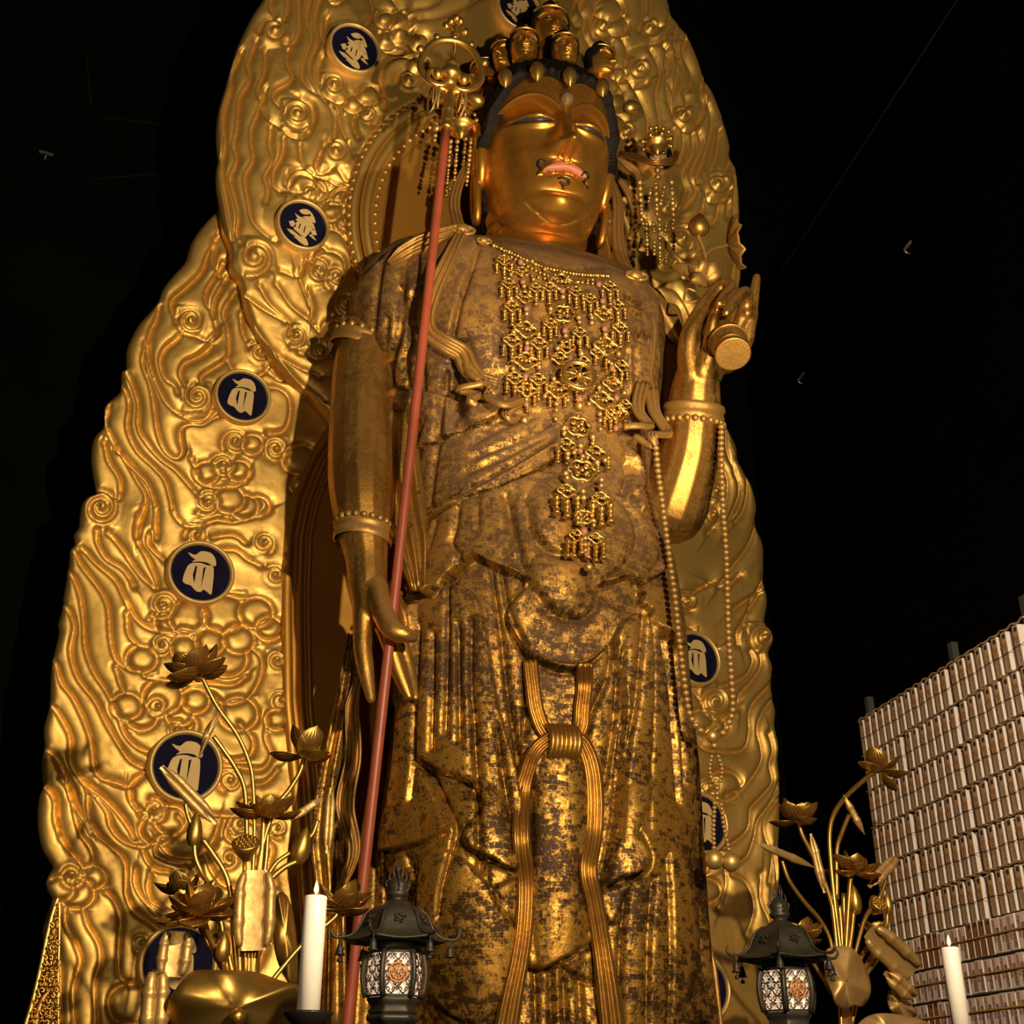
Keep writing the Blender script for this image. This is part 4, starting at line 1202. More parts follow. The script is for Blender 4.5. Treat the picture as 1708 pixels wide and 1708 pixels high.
def face_disp(x, z):
    ax = np.abs(x)
    D = np.zeros_like(x)
    ins = sstep(.035, .075, ax) * (1 - sstep(.48, .53, ax))
    u = brow_z(ax) - z
    D += -.105 * sstep(0, .025, u) * np.exp(-(np.clip(u, 0, 9) / .15) ** 2) * ins
    D += .012 * np.exp(-((u + .012) / .014) ** 2) * ins
    D += .085 * np.exp(-(((ax - .255) / .17) ** 2 + ((z - .01) / .075) ** 2))
    em = sstep(.07, .11, ax) * (1 - sstep(.42, .47, ax))
    D += -.030 * np.exp(-((z - eye_z(ax)) / .016) ** 2) * em
    D += .014 * np.exp(-((z - eye_z(ax) + .035) / .018) ** 2) * em
    t = np.clip((.13 - z) / .39, 0, 1.06)
    D += (.02 + .185 * t ** 1.15) * np.exp(-(ax / (.05 + .045 * t)) ** 2) * sstep(-.335, -.265, z) * (1 - sstep(.10, .26, z))
    D += .065 * np.exp(-((ax / .08) ** 2 + ((z + .235) / .065) ** 2))
    D += .095 * np.exp(-(((ax - .112) / .052) ** 2 + ((z + .258) / .05) ** 2))
    D += -.045 * np.exp(-(((ax - .05) / .022) ** 2 + ((z + .305) / .016) ** 2))
    D += .065 * np.exp(-((ax / .26) ** 2 + ((z + .44) / .15) ** 2))
    D += -.012 * np.exp(-(ax / .022) ** 2) * np.exp(-((z + .34) / .03) ** 2)
    lm = 1 - sstep(.17, .225, ax)
    mid = (lip_top(ax) + lip_mid(ax)) / 2
    hw = np.maximum((lip_top(ax) - lip_mid(ax)) / 2, .006)
    D += .055 * np.sqrt(np.clip(1 - ((z - mid) / (hw * 1.25)) ** 2, 0, 1)) * lm
    D += -.028 * np.exp(-((z - lip_mid(ax) + .006) / .010) ** 2) * lm
    D += .062 * np.exp(-((ax / .125) ** 2 + ((z + .497) / .036) ** 2))
    D += -.035 * np.exp(-((ax / .15) ** 2 + ((z + .562) / .026) ** 2))
    D += .085 * np.exp(-((ax / .16) ** 2 + ((z + .655) / .07) ** 2))
    D += -.022 * np.exp(-((z + .735 - .10 * (ax / .25) ** 2) / .012) ** 2) * (1 - sstep(.20, .32, ax))
    D += .03 * np.exp(-(((ax - .30) / .16) ** 2 + ((z + .28) / .2) ** 2))
    return D


def zmap(Z):
    return np.where(Z < 0, Z * 1.17, np.where(Z > .45, .45 + (Z - .45) * .62, Z))


def make_head(nz, ncf, ncb):
    X, Y, Z, cy = head_loft(nz, ncf, ncb)
    D = face_disp(X, Z) * sstep(.12, .5, cy)
    P = np.stack([X, Y + D, zmap(Z)], -1)
    Q = loft_faces(*X.shape)
    me = fastmesh('head', P.reshape(-1, 3), Q)
    me.materials.append(FACE); me.materials.append(LIP); me.materials.append(EYE)
    fx = X.ravel()[Q].mean(1); fz = Z.ravel()[Q].mean(1); fc = cy.ravel() if cy.ndim == 2 else np.repeat(cy[None, :], X.shape[0], 0).ravel()
    fc = fc[Q].mean(1); ax = np.abs(fx)
    ids = np.zeros(len(Q), np.int32)
    ids[(fz < lip_top(ax)) & (fz > lip_mid(ax)) & (ax < .188) & (fc > .5)] = 1
    ids[(np.abs(fz - eye_z(ax)) < .017 * np.sqrt(np.clip(1 - ((ax - .26) / .17) ** 2, 0, 1))) & (ax > .10) & (ax < .42) & (fc > .3)] = 2
    me.polygons.foreach_set('material_index', ids)
    return me, P, Q


def hair_line(ax):
    return np.interp(ax, [0, .05, .16, .30, .42, .49, .53, .56, .60], [.325, .365, .415, .40, .32, .17, -.05, -.35, -.60])


def make_hair(nz, ncf, ncb):
    X, Y, Z, cy = head_loft(nz, ncf, ncb, 0.0)
    c2 = np.repeat(cy[None, :], X.shape[0], 0)
    ax = np.abs(X)
    inside = np.maximum(sstep(-.012, .012, Z - hair_line(ax)), 1 - sstep(-.02, .05, c2)) * sstep(-.62, -.5, Z)
    ang = np.arctan2(X, Y)
    comb = .012 * np.sin(95 * (ax * 0.9 + .45 * (Z - .3)) + 3 * np.sign(X))
    roll = .030 * np.exp(-((Z - hair_line(ax) - .05) / .05) ** 2) * (c2 > 0)
    off = -.17 + inside * (.22 + comb + roll)
    r = np.sqrt(X ** 2 + Y ** 2) + 1e-6
    P = np.stack([X + X / r * off, Y + Y / r * off, zmap(Z) + .02 * inside], -1)
    return fastmesh('hair', P.reshape(-1, 3), loft_faces(*X.shape))


HSC = 0.95
TILT = math.radians(11)
Rh = np.stack([RV, FV, ZUP], 1)                         # columns: lateral, forward, up
ct, st_ = math.cos(TILT), math.sin(TILT)
Rt = np.array([[1, 0, 0], [0, ct, st_], [0, -st_, ct]])    # nod forward
HYAW = math.radians(-3)
Ry = np.array([[math.cos(HYAW), -math.sin(HYAW), 0], [math.sin(HYAW), math.cos(HYAW), 0], [0, 0, 1]])
HR3 = Rh @ Ry @ Rt
tx, ty = 945.0, 196.0
gx, gy = tx, ty
for _ in range(10):
    HC = at_f(gx, gy, 0.10)
    qx, qy = project(HC + HSC * (HR3 @ np.array([0, .64, .02])))
    gx += tx - qx; gy += ty - qy
MH = Matrix.Identity(4)
for i in range(3):
    for j in range(3):
        MH[i][j] = HR3[i][j] * HSC
    MH[i][3] = HC[i]
MS = Matrix.Translation(Vector(SORG))


def place(o, Mw):
    """world matrix for an object parented (directly) to the statue's empty"""
    o.matrix_local = MS.inverted() @ Mw
    MWORLD[o.name] = Mw.copy()


MWORLD = {}
hm, HPts, HQ = make_head(230, 260, 20)
head = link('head', hm, None, statue); place(head, MH)
head['label'] = 'polished gold face with coral lips, seen from below'
HW = (HPts.reshape(-1, 3) * HSC) @ HR3.T + HC
bvh_head = BVHTree.FromPolygons([Vector(v) for v in HW], [tuple(q) for q in HQ.tolist()])
hair = link('hair', make_hair(110, 140, 30), HAIR, statue); place(hair, MH)
hair['label'] = 'dark carved hair parted above the forehead'


def hl_(p):
    return HC + HSC * (HR3 @ np.asarray(p, float))


def sub(o, parent):
    """parent a world-space-built mesh under a part that itself has a matrix"""
    o.parent = parent
    o.matrix_parent_inverse = MWORLD[parent.name].inverted()


def wbuild(mb, name, m, parent, smooth=True):
    o = mb.build(name, m, None, smooth)
    sub(o, parent)
    return o


# forehead jewel, painted moustache and goatee
P, n_ = hit(945, 166, 0.02, bvh_head)
wbuild(MB().ball(P, 0.055, 16, 10), 'forehead_jewel', CRYSTAL, head)
for pl in ([(912, 270), (905, 268), (899, 270), (898, 277), (902, 282), (900, 287), (895, 292)], [(970, 293), (974, 288), (979, 290), (980, 296), (974, 301), (976, 308), (981, 315)], [(930, 298), (938, 296), (947, 299), (948, 305), (940, 307), (935, 304), (938, 309), (940, 316)]):
    Q3 = np.array([hit(x, y, 0.004, bvh_head)[0] for x, y in catmull(pl, 5)])
    w = np.sin(np.linspace(0.25, 2.9, len(Q3))) * .009 + .004
    wbuild(MB().tube(Q3, w, 6), 'painted_whisker', INK, head)

# neck with its three folds
nk = []
zc = np.linspace(-.95, .42, 60)
NB = hl_((0, -.08, -.84))
for t in np.linspace(0, 1, 60):
    z = -0.62 * t
    r = .405 + .10 * t ** 3 - .018 * np.exp(-((t - .22) / .03) ** 2) - .018 * np.exp(-((t - .48) / .03) ** 2) - .014 * np.exp(-((t - .72) / .03) ** 2) + .012 * math.sin(t * 14)
    a = np.linspace(0, 2 * math.pi, 64, endpoint=False)
    nk.append(NB + ZUP * (z + .16) + FV * (.02 + .02 * t) + (np.sin(a)[:, None] * RV + .92 * np.cos(a)[:, None] * FV) * r)
MB().grid(np.array(nk), False, True).build('neck', FACE, statue, base=SORG)['label'] = 'gold neck with three carved folds'

# ears with long pierced lobes
for sgn in (-1, 1):
    e_out = np.array([hl_((sgn * (.575 + .03 * math.sin(k)), -.02 + .11 * math.cos(k) * (1 if k < 4.5 else .8), -.10 + .27 * math.sin(k))) for k in np.linspace(-1.9, 4.6, 36)])
    eb = MB().tube(e_out, np.interp(np.linspace(0, 1, 36), [0, .2, .8, 1], [.03, .055, .05, .03]), 8)
    inn = np.array([hl_((sgn * .60, -.01 + .055 * math.cos(k), -.10 + .16 * math.sin(k))) for k in np.linspace(-1.2, 3.6, 22)])
    eb.tube(inn, .035, 8)
    eb.ball(hl_((sgn * .555, -.02, -.10)), .16 * HSC, 14, 10, (.55, .8, 1.5))
    lob = np.array([hl_((sgn * (.575 + .02 * math.sin(k)), -.01 + .06 * math.cos(k), -.52 + .20 * math.sin(k))) for k in np.linspace(0, 2 * math.pi, 28, endpoint=False)])
    eb.tube(lob, .032, 8, closed=True)
    eb.build('ear', FACE, statue, base=SORG)

# crown of hair rolls
for zc_, rr_, th in ((.50, .53, .05), (.57, .48, .06), (.64, .42, .07)):
    a = np.linspace(0, 2 * math.pi, 96, endpoint=False)
    ring = np.array([hl_((rr_ * math.sin(k), rr_ * 1.04 * math.cos(k), zc_ - .03 * math.cos(k))) for k in a])
    MB().tube(ring, [th + .006 * math.sin(32 * k) for k in a], 8, closed=True).build('hair_roll', HAIR, statue, base=SORG)

# the small heads of the crown
sh, _, _ = make_head(60, 70, 8)
sh.name = 'crown_head'
sh.materials[1] = FACE
shh = make_hair(40, 50, 12); shh.name = 'crown_head_hair'


def mini_head(x, y, wpx, f, yaw, tilt):
    C = at_f(x, y, f)
    sc = wpx * px_size(C) / 1.10
    c, s = math.cos(tilt), math.sin(tilt)
    Rt2 = np.array([[1, 0, 0], [0, c, s], [0, -s, c]])
    Ry2 = np.array([[math.cos(yaw), -math.sin(yaw), 0], [math.sin(yaw), math.cos(yaw), 0], [0, 0, 1]])
    R = Rh @ Ry2 @ Rt2
    Mm = Matrix.Identity(4)
    for i in range(3):
        for j in range(3):
            Mm[i][j] = R[i][j] * sc
        Mm[i][3] = C[i]
    o = link('crown_head', sh, None, statue); place(o, Mm)
    h = link('hair', shh, HAIR, o)
    wk = link('topknot', KNOT, HAIR, o)
    nb = link('neck', MNECK, FACE, o)
    fd = link('diadem', MDIA, JEWEL, o)
    return o


KNOT = MB().ball((0, -.05, .80), .36, 12, 8, (1, 1, .8)).ball((0, -.05, 1.10), .13, 10, 7).mesh('topknot')
MNECK = MB().lathe([(.34, .0), (.33, -.5), (.44, -.95), (.30, -1.4)], 18, (0, -.06, -.55)).mesh('neck')
_a = np.linspace(-1.25, 1.25, 22)
MDIA = MB().tube(np.array([(.62 * math.sin(k), .66 * math.cos(k), .44) for k in _a]), .05, 6).ball((0, .68, .50), .07, 8, 6, (1, .6, 1.4)).mesh('diadem')
for (x, y, w, f, yw, tl) in ((917, 52, 58, .22, -.05, .12), (874, 80, 46, .42, .12, .10), (941, 86, 43, .50, -.05, .10), (1000, 104, 42, .32, -.75, .10), (843, 96, 40, .22, .75, .05), (812, 128, 44, .05, 1.25, .05)):
    mini_head(x, y, w, f, yw, tl)

# lotus-bud ornaments round the base of the crown
def bud_mesh(name, n=5, ribs=14):
    mb = MB()
    prof = [(0.0, 0.0), (.30, .05), (.46, .25), (.48, .45), (.38, .70), (.20, .90), (.0, 1.05)]
    a = np.linspace(0, 2 * math.pi, ribs * 2, endpoint=False)
    rw = []
    for r, h in prof:
        rr = (r + .001) * (1 + .07 * np.cos(a * ribs))
        rw.append(np.stack([rr * np.cos(a), rr * np.sin(a), np.full(len(a), h)], 1))
    return mb.grid(np.array(rw), False, True).mesh(name)


CBUD = bud_mesh('crown_bud')


def orient(o, c, axis, size, parent=None, spin=0.0):
    z = Vector(axis).normalized()
    q = z.to_track_quat('Z', 'Y')
    Mw = Matrix.Translation(Vector(c)) @ q.to_matrix().to_4x4() @ Matrix.Rotation(spin, 4, 'Z') @ Matrix.Diagonal((size[0], size[1], size[2], 1))
    o.matrix_world = Mw if parent is None else Mw
    return Mw


for (x, y, f) in ((843, 118, .62), (896, 107, .80), (950, 116, .82), (1004, 134, .66), (1040, 180, .40), (808, 172, .40)):
    c = at_f(x, y, f)
    o = link('lotus_bud', CBUD, JEWEL, statue)
    place(o, orient(o, c, (0.0, 0.0, -1.0) if x not in (1040, 808) else (RV * (1 if x > 900 else -1) + ZUP * .3), (.115, .115, .17)))

# ------------------------------------------------------------------ arms and hands: one continuous surface each
def limb(name, chains, mat, parent, vox=0.0105, balls=(), smooth=4):
    mb = MB()
    for ch in chains:
        P = np.array([at_f(x, y, f) for x, y, f, r in ch]); R = np.array([r * px_size(p) for p, (x, y, f, r) in zip(P, ch)])
        C4 = catmull(np.column_stack([P, R]), 6)
        mb.tube(C4[:, :3], C4[:, 3], 14, True)
        mb.ball(C4[0, :3], C4[0, 3], 12, 8); mb.ball(C4[-1, :3], C4[-1, 3], 12, 8)
    for (x, y, f, r, sc) in balls:
        p = at_f(x, y, f)
        mb.ball(p, r * px_size(p), 16, 10, sc)
    o = mb.build(name, mat, parent, True, base=SORG)
    md = o.modifiers.new('join', 'REMESH'); md.mode = 'VOXEL'; md.voxel_size = vox; md.use_smooth_shade = True
    ms = o.modifiers.new('soften', 'SMOOTH'); ms.factor = 0.5; ms.iterations = smooth
    bpy.context.view_layer.update()
    dg = bpy.context.evaluated_depsgraph_get()
    me = bpy.data.meshes.new_from_object(o.evaluated_get(dg))
    me.name = name
    o.modifiers.clear()
    o.data = me
    if not me.materials:
        me.materials.append(mat)
    me.polygons.foreach_set('use_smooth', [True] * len(me.polygons))
    return o


armL = limb('arm', [
    [(630, 535, .02, 44), (610, 600, .10, 51), (604, 700, .20, 54), (603, 790, .29, 56), (605, 845, .34, 52), (608, 895, .38, 43), (612, 935, .41, 36), (614, 975, .44, 34), (620, 1015, .46, 32)],
    [(612, 985, .46, 26), (606, 1040, .48, 18), (605, 1080, .50, 16), (611, 1122, .52, 13.5), (619, 1166, .53, 8)],
    [(628, 985, .52, 22), (640, 1025, .60, 19), (654, 1050, .67, 18), (672, 1058, .69, 15), (687, 1062, .68, 11)],
    [(632, 1015, .44, 22), (646, 1060, .43, 16), (660, 1105, .43, 14.5), (672, 1138, .44, 12), (682, 1162, .45, 8)],
    [(640, 1005, .40, 22), (662, 1055, .38, 15.5), (676, 1100, .38, 14), (686, 1138, .39, 11), (693, 1164, .40, 7.5)],
    [(642, 990, .36, 22), (672, 1030, .33, 14), (684, 1070, .33, 12.5), (690, 1105, .33, 9)]], SKIN, statue)
armL['label'] = 'lowered arm, hand closing lightly on the red staff'
armR = limb('arm', [
    [(1070, 520, -.08, 46), (1098, 600, -.08, 54), (1112, 720, .0, 58), (1114, 820, .12, 60), (1118, 848, .20, 62), (1134, 808, .34, 56), (1149, 755, .46, 51), (1156, 700, .56, 47), (1160, 655, .64, 42), (1164, 622, .70, 36), (1168, 590, .74, 31)],
    [(1155, 625, .74, 24), (1149, 592, .78, 20), (1152, 560, .82, 18), (1166, 528, .85, 15.5), (1181, 503, .87, 13.5), (1197, 484, .89, 12), (1213, 474, .94, 11), (1219, 481, 1.02, 10), (1209, 494, 1.08, 9.5), (1199, 506, 1.10, 7.5)],
    [(1200, 590, .74, 22), (1228, 552, .80, 13), (1240, 522, .86, 11.5), (1246, 500, .93, 11), (1242, 488, 1.01, 11), (1228, 500, 1.10, 10), (1219, 512, 1.14, 9.5), (1211, 522, 1.15, 7.5)],
    [(1205, 596, .70, 20), (1238, 566, .72, 12), (1252, 536, .74, 11), (1254, 516, .80, 10), (1246, 522, .90, 9)],
    [(1212, 606, .72, 18), (1242, 574, .78, 12.5), (1250, 545, .82, 11), (1256, 502, .85, 9.8), (1262, 463, .87, 7.2)],
    [(1172, 620, .80, 20), (1182, 588, .90, 14), (1186, 560, .98, 12), (1189, 536, 1.02, 10.5), (1194, 520, 1.03, 8.5)]], SKIN, statue,
    balls=[(1190, 600, .72, 30, (1, .6, 1.1))])
armR['label'] = 'raised arm, fingers holding a small vase'

# bracelets and armlet
def bracelet(cx, cy, f, rx, ry, up=(0, 0, 1), lobes=20, name='bracelet', drop=0.04, w=0.06, parent=None, flip=1):
    C = at_f(cx, cy, f)
    k = px_size(C)
    a_ = np.linspace(0, 2 * math.pi, 64, endpoint=False)
    upv = np.asarray(up, float); upv /= np.linalg.norm(upv)
    u = np.cross(upv, FV); u /= np.linalg.norm(u); v = np.cross(u, upv)
    mb = MB()
    pr = [(1.0, -w), (1.05, -w * .8), (1.06, -w * .3), (1.02, -w * .1), (1.02, w * .3), (1.07, w * .5), (1.05, w), (1.0, w)]
    rows_ = [C + upv * h + (np.cos(a_)[:, None] * u * rx * k + np.sin(a_)[:, None] * v * ry * k) * s for s, h in pr]
    mb.grid(np.array(rows_), False, True)
    for i in range(lobes):
        an = 2 * math.pi * i / lobes
        mb.ball(C + upv * (flip * w * 1.15) + (math.cos(an) * u * rx * k + math.sin(an) * v * ry * k) * 1.03, w * .42, 8, 6)
    return mb.build(name, RIBBON, parent or statue, base=SORG)


bracelet(606, 893, .38, 47, 43, (0.10, 0, 1), 22)
bracelet(1157, 692, .575, 49, 46, RV * 0.02 + FV * .32 + ZUP, 24, flip=-1)
bracelet(600, 585, .08, 50, 48, RV * .35 + ZUP, 18, 'armlet')

# ------------------------------------------------------------------ ribbons
def ribbon(name, P, W, parent, mat, thick=.025, ridges=3, nrm=None, taper=True, base=None):
    P = catmull(np.asarray(P, float), 7)
    m = len(P)
    Wv = np.full(m, W) if np.isscalar(W) else np.interp(np.linspace(0, 1, m), np.linspace(0, 1, len(W)), W)
    T = np.gradient(P, axis=0); T /= np.linalg.norm(T, axis=1)[:, None] + 1e-9
    nv = FV * .9 - ZUP * .35 + RV * -.2 if nrm is None else np.asarray(nrm, float)
    nv = nv / np.linalg.norm(nv)
    u = np.linspace(-1, 1, 17)
    up_ = thick * (0.55 + .45 * np.cos(ridges * math.pi * u)) * np.sqrt(np.clip(1 - u ** 8, 0, 1)) + thick * .35
    ring_u = np.concatenate([u, u[::-1][1:-1]]); ring_h = np.concatenate([up_, np.full(15, -thick * .5)])
    R = []
    for i in range(m):
        b = np.cross(T[i], nv); b /= np.linalg.norm(b) + 1e-9
        n2 = np.cross(b, T[i])
        if n2 @ nv < 0:
            n2 = -n2
        R.append(P[i] + b * (ring_u * Wv[i] / 2)[:, None] + n2 * ring_h[:, None])
    mb = MB().grid(np.array(R), False, True)
    k = len(ring_u)
    mb.F.append(tuple(range(k))[::-1]); mb.F.append(tuple((m - 1) * k + j for j in range(k)))
    return mb.build(name, mat, parent, base=SORG if base is None else base)


def on(pts, off=.03):
    return [hit(p[0], p[1], p[2] if len(p) > 2 else off)[0] for p in pts]


def free(pts):
    return [at_f(*p) for p in pts]


pm = 0.0050
# the long sash down the front of the skirt
sash = empty_part = MB()
a = on([(886, 1100), (888, 1140), (893, 1180), (905, 1215), (925, 1238)], .03)
ribbon('sash', a, 20 * pm, statue, RIBBON2)
a = on([(974, 1104), (974, 1140), (970, 1180), (966, 1215), (945, 1238)], .03)
ribbon('sash', a, 22 * pm, statue, RIBBON2)
a = on([(925, 1228, .06), (900, 1252, .05), (882, 1280), (872, 1330), (868, 1400), (874, 1470), (872, 1540), (864, 1600), (852, 1660), (840, 1740)], .035)
ribbon('sash', a, [18 * pm, 20 * pm, 22 * pm, 23 * pm, 22 * pm, 24 * pm, 30 * pm], statue, RIBBON2)
a = on([(945, 1230, .06), (968, 1240, .05), (984, 1275), (990, 1330), (988, 1390), (978, 1450), (988, 1510), (1002, 1570), (1012, 1640), (1022, 1740)], .035)
ribbon('sash', a, [18 * pm, 22 * pm, 24 * pm, 24 * pm, 22 * pm, 24 * pm, 30 * pm], statue, RIBBON2)
kc = hit(934, 1240, .06)[0]
kn = MB()
for q in np.linspace(-1, 1, 7):
    aa = np.linspace(-1.9, 1.9, 16)
    kn.tube([kc + RV * (q * .085 + .02 * math.cos(x)) + FV * (.085 * math.cos(x) - .03) - ZUP * (.105 * math.sin(x)) for x in aa], .02, 6)
kn.build('sash_knot', RIBBON2, statue, base=SORG)

# shoulder ties and scarf ends
def knot(x, y, off, s=.07):
    c = hit(x, y, off)[0]
    mb = MB().ball(c, s, 14, 10, (1.1, .9, .8))
    for q in (-1, 1):
        mb.tube([c + RV * (q * s * 1.2 * math.sin(k)) + ZUP * (s * .5 * math.cos(k) - s * .2) + FV * (s * .5) for k in np.linspace(0, 3.1, 9)], s * .22, 6)
    return mb.build('ribbon_knot', RIBBON, statue, base=SORG), c


knot(771, 390, .05); knot(1058, 464, .03); knot(806, 408, .06, .045)
ribbon('scarf', on([(771, 390, .06), (752, 428), (727, 480), (713, 525), (718, 556), (745, 575), (768, 588), (784, 612), (800, 635), (826, 646)], .05), [14 * pm, 22 * pm, 26 * pm, 24 * pm, 28 * pm, 30 * pm, 26 * pm, 24 * pm], statue, RIBBON, .03)
ribbon('scarf', on([(776, 600, .06), (788, 622, .08), (802, 643, .10), (782, 652, .14), (779, 658, .14), (797, 664, .12), (786, 674, .12), (794, 681, .10)]), [18 * pm, 20 * pm, 16 * pm, 12 * pm, 12 * pm], statue, RIBBON, .025, nrm=ZUP * .9 + FV * .6)
ribbon('scarf', on([(812, 640, .06), (822, 655, .1), (816, 668, .12), (836, 680, .12), (866, 674, .12), (842, 692, .10), (850, 704, .08), (862, 698, .06)]), [22 * pm, 20 * pm, 18 * pm, 14 * pm, 12 * pm], statue, RIBBON, .025, nrm=ZUP * .9 + FV * .6)
ribbon('scarf', on([(771, 388, .07), (735, 398, .06), (700, 412, .05), (672, 426, .03), (650, 440, .0)]), [16 * pm, 24 * pm, 30 * pm, 26 * pm, 8 * pm], statue, RIBBON, .03)
ribbon('scarf', free([(1058, 464, .36), (1068, 500, .40), (1080, 545, .44), (1079, 590, .46), (1076, 630, .46), (1084, 664, .48)]), [14 * pm, 26 * pm, 30 * pm, 28 * pm, 24 * pm, 26 * pm], statue, RIBBON, .03)
ribbon('scarf', free([(1064, 466, .34), (1090, 498, .30), (1112, 530, .26), (1128, 560, .22), (1132, 574, .20)]), [8 * pm, 24 * pm, 34 * pm, 26 * pm, 6 * pm], statue, RIBBON, .03, 1)
ribbon('scarf', free([(1072, 640, .50), (1064, 684, .58), (1082, 712, .66), (1062, 712, .72), (1040, 714, .70)]), [22 * pm, 20 * pm, 18 * pm, 16 * pm, 14 * pm], statue, RIBBON, .025, nrm=ZUP * .9 + FV * .6)
ribbon('scarf', free([(1086, 650, .50), (1092, 690, .58), (1112, 724, .66), (1088, 728, .74), (1090, 746, .72), (1058, 730, .66)]), [22 * pm, 20 * pm, 18 * pm, 16 * pm, 14 * pm], statue, RIBBON, .025, nrm=ZUP * .9 + FV * .6)
# ribbons from the crown down to the shoulders
ribbon('head_ribbon', free([(790, 260, .05), (768, 300, .12), (758, 340, .18), (765, 375, .24), (775, 392, .28)]), [10 * pm, 16 * pm, 18 * pm, 18 * pm, 14 * pm], statue, RIBBON, .025)
ribbon('head_ribbon', free([(1020, 300, -.1), (1030, 340, .0), (1030, 390, .1), (1036, 430, .2), (1056, 464, .32)]), [10 * pm, 20 * pm, 22 * pm, 22 * pm, 14 * pm], statue, RIBBON, .025)
ribbon('head_ribbon', free([(800, 172, .25), (790, 178, .3), (775, 172, .3), (765, 168, .3), (785, 190, .2)]), 12 * pm, statue, RIBBON2, .02)
ribbon('head_ribbon', free([(1035, 258, .0), (1060, 262, .1), (1090, 272, .2), (1120, 268, .2), (1128, 256, .15)]), [6 * pm, 12 * pm, 10 * pm, 14 * pm, 10 * pm], statue, RIBBON2, .025)
ribbon('head_ribbon', free([(1030, 262, -.1), (1045, 275, -.1), (1062, 290, -.1), (1070, 310, -.1)]), [8 * pm, 14 * pm, 16 * pm, 12 * pm], statue, RIBBON, .025)
ribbon('head_ribbon', free([(1032, 300, -.15), (1052, 330, -.15), (1062, 370, -.2), (1050, 400, -.2)]), [8 * pm, 16 * pm, 20 * pm, 8 * pm], statue, RIBBON, .025)
# long scarves hanging beside the legs
ribbon('scarf', free([(592, 1060, -.2), (584, 1130, -.2), (570, 1220, -.2), (556, 1300, -.2), (548, 1400, -.2), (552, 1500, -.2), (548, 1720, -.2)]), [20 * pm, 28 * pm, 34 * pm, 40 * pm, 48 * pm, 36 * pm, 50 * pm], statue, CLOTH, .05, 2)
ribbon('scarf', free([(602, 1120, -.1), (588, 1180, -.1), (590, 1260, -.1), (576, 1340, -.1), (590, 1420, -.1), (560, 1500, -.1)]), [6 * pm, 20 * pm, 22 * pm, 26 * pm, 18 * pm, 8 * pm], statue, RIBBON, .03, 2)
ribbon('scarf', free([(1126, 1200, .1), (1140, 1300, .12), (1146, 1380, .12), (1142, 1460, .16), (1150, 1540, .2), (1166, 1620, .22), (1182, 1740, .22)]), [10 * pm, 16 * pm, 20 * pm, 24 * pm, 42 * pm, 46 * pm, 40 * pm], statue, RIBBON, .04, 2)
ribbon('scarf', free([(1128, 1336, .3), (1102, 1360, .36), (1100, 1400, .40), (1122, 1440, .40), (1134, 1456, .36), (1120, 1486, .3), (1126, 1530, .25), (1120, 1560, .2)]), [14 * pm, 22 * pm, 24 * pm, 22 * pm, 18 * pm, 24 * pm, 26 * pm, 10 * pm], statue, CLOTH, .05, 2)
ribbon('scarf', free([(660, 1170, -.15), (652, 1280, -.15), (640, 1400, -.15), (640, 1500, -.15), (628, 1740, -.15)]), [30 * pm, 50 * pm, 60 * pm, 70 * pm, 80 * pm], statue, CLOTH, .06, 3)
# lower flap of cloth falling from the lowered forearm
ribbon('sleeve', free([(672, 690, .30), (668, 760, .30), (676, 840, .30), (690, 910, .34), (700, 985, .36)]), [50 * pm, 56 * pm, 60 * pm, 50 * pm, 24 * pm], statue, CLOTH, .05, 3)
# ------------------------------------------------------------------ necklace of gilt openwork plaques and beads
def frame_mat(c, n, size, up=ZUP):
    n = np.asarray(n, float); n /= np.linalg.norm(n)
    u = np.cross(up, n); u /= np.linalg.norm(u) + 1e-9
    v = np.cross(n, u)
    Mm = Matrix.Identity(4)
    for i in range(3):
        Mm[i][0] = u[i] * size; Mm[i][1] = v[i] * size; Mm[i][2] = n[i] * size; Mm[i][3] = c[i]
    return Mm


def put(name, me, mat, parent, Mw, org):
    o = link(name, me, mat, parent)
    o.matrix_local = Matrix.Translation(Vector(org)).inverted() @ Mw
    return o


def sphere_mesh(name, n=12, m=8, sc=(1, 1, 1)):
    return MB().ball((0, 0, 0), 1.0, n, m, sc).mesh(name)


SPH = sphere_mesh('gold_bead'); SPH_P = sphere_mesh('rose_bead', 12, 8, (.95, 1.15, .95))
# openwork plaque: scrolled quatrefoil frame (unit half-width)
mb = MB()
a = np.linspace(0, 2 * math.pi, 40, endpoint=False)
mb.tube(np.stack([(.86 + .14 * np.cos(4 * a)) * np.cos(a), .72 * (.86 + .14 * np.cos(4 * a)) * np.sin(a), 0 * a], 1), .16, 5, closed=True)
for sx in (-1, 1):
    k = np.linspace(0, 5.2, 14)
    mb.tube(np.stack([sx * (.36 + .20 * (1 - k / 8) * np.cos(k)), .06 + .24 * (1 - k / 8) * np.sin(k), .05 + 0 * k], 1), .11, 5)
    mb.ball((sx * .98, 0, 0), .15, 6, 5); mb.ball((sx * .52, .52, .05), .14, 6, 5); mb.ball((sx * .5, -.48, .05), .13, 6, 5)
mb.ball((0, 0, .08), .20, 8, 6); mb.ball((0, .74, 0), .17, 6, 5); mb.ball((0, -.74, 0), .17, 6, 5)
PLAQ = mb.mesh('openwork_plaque')
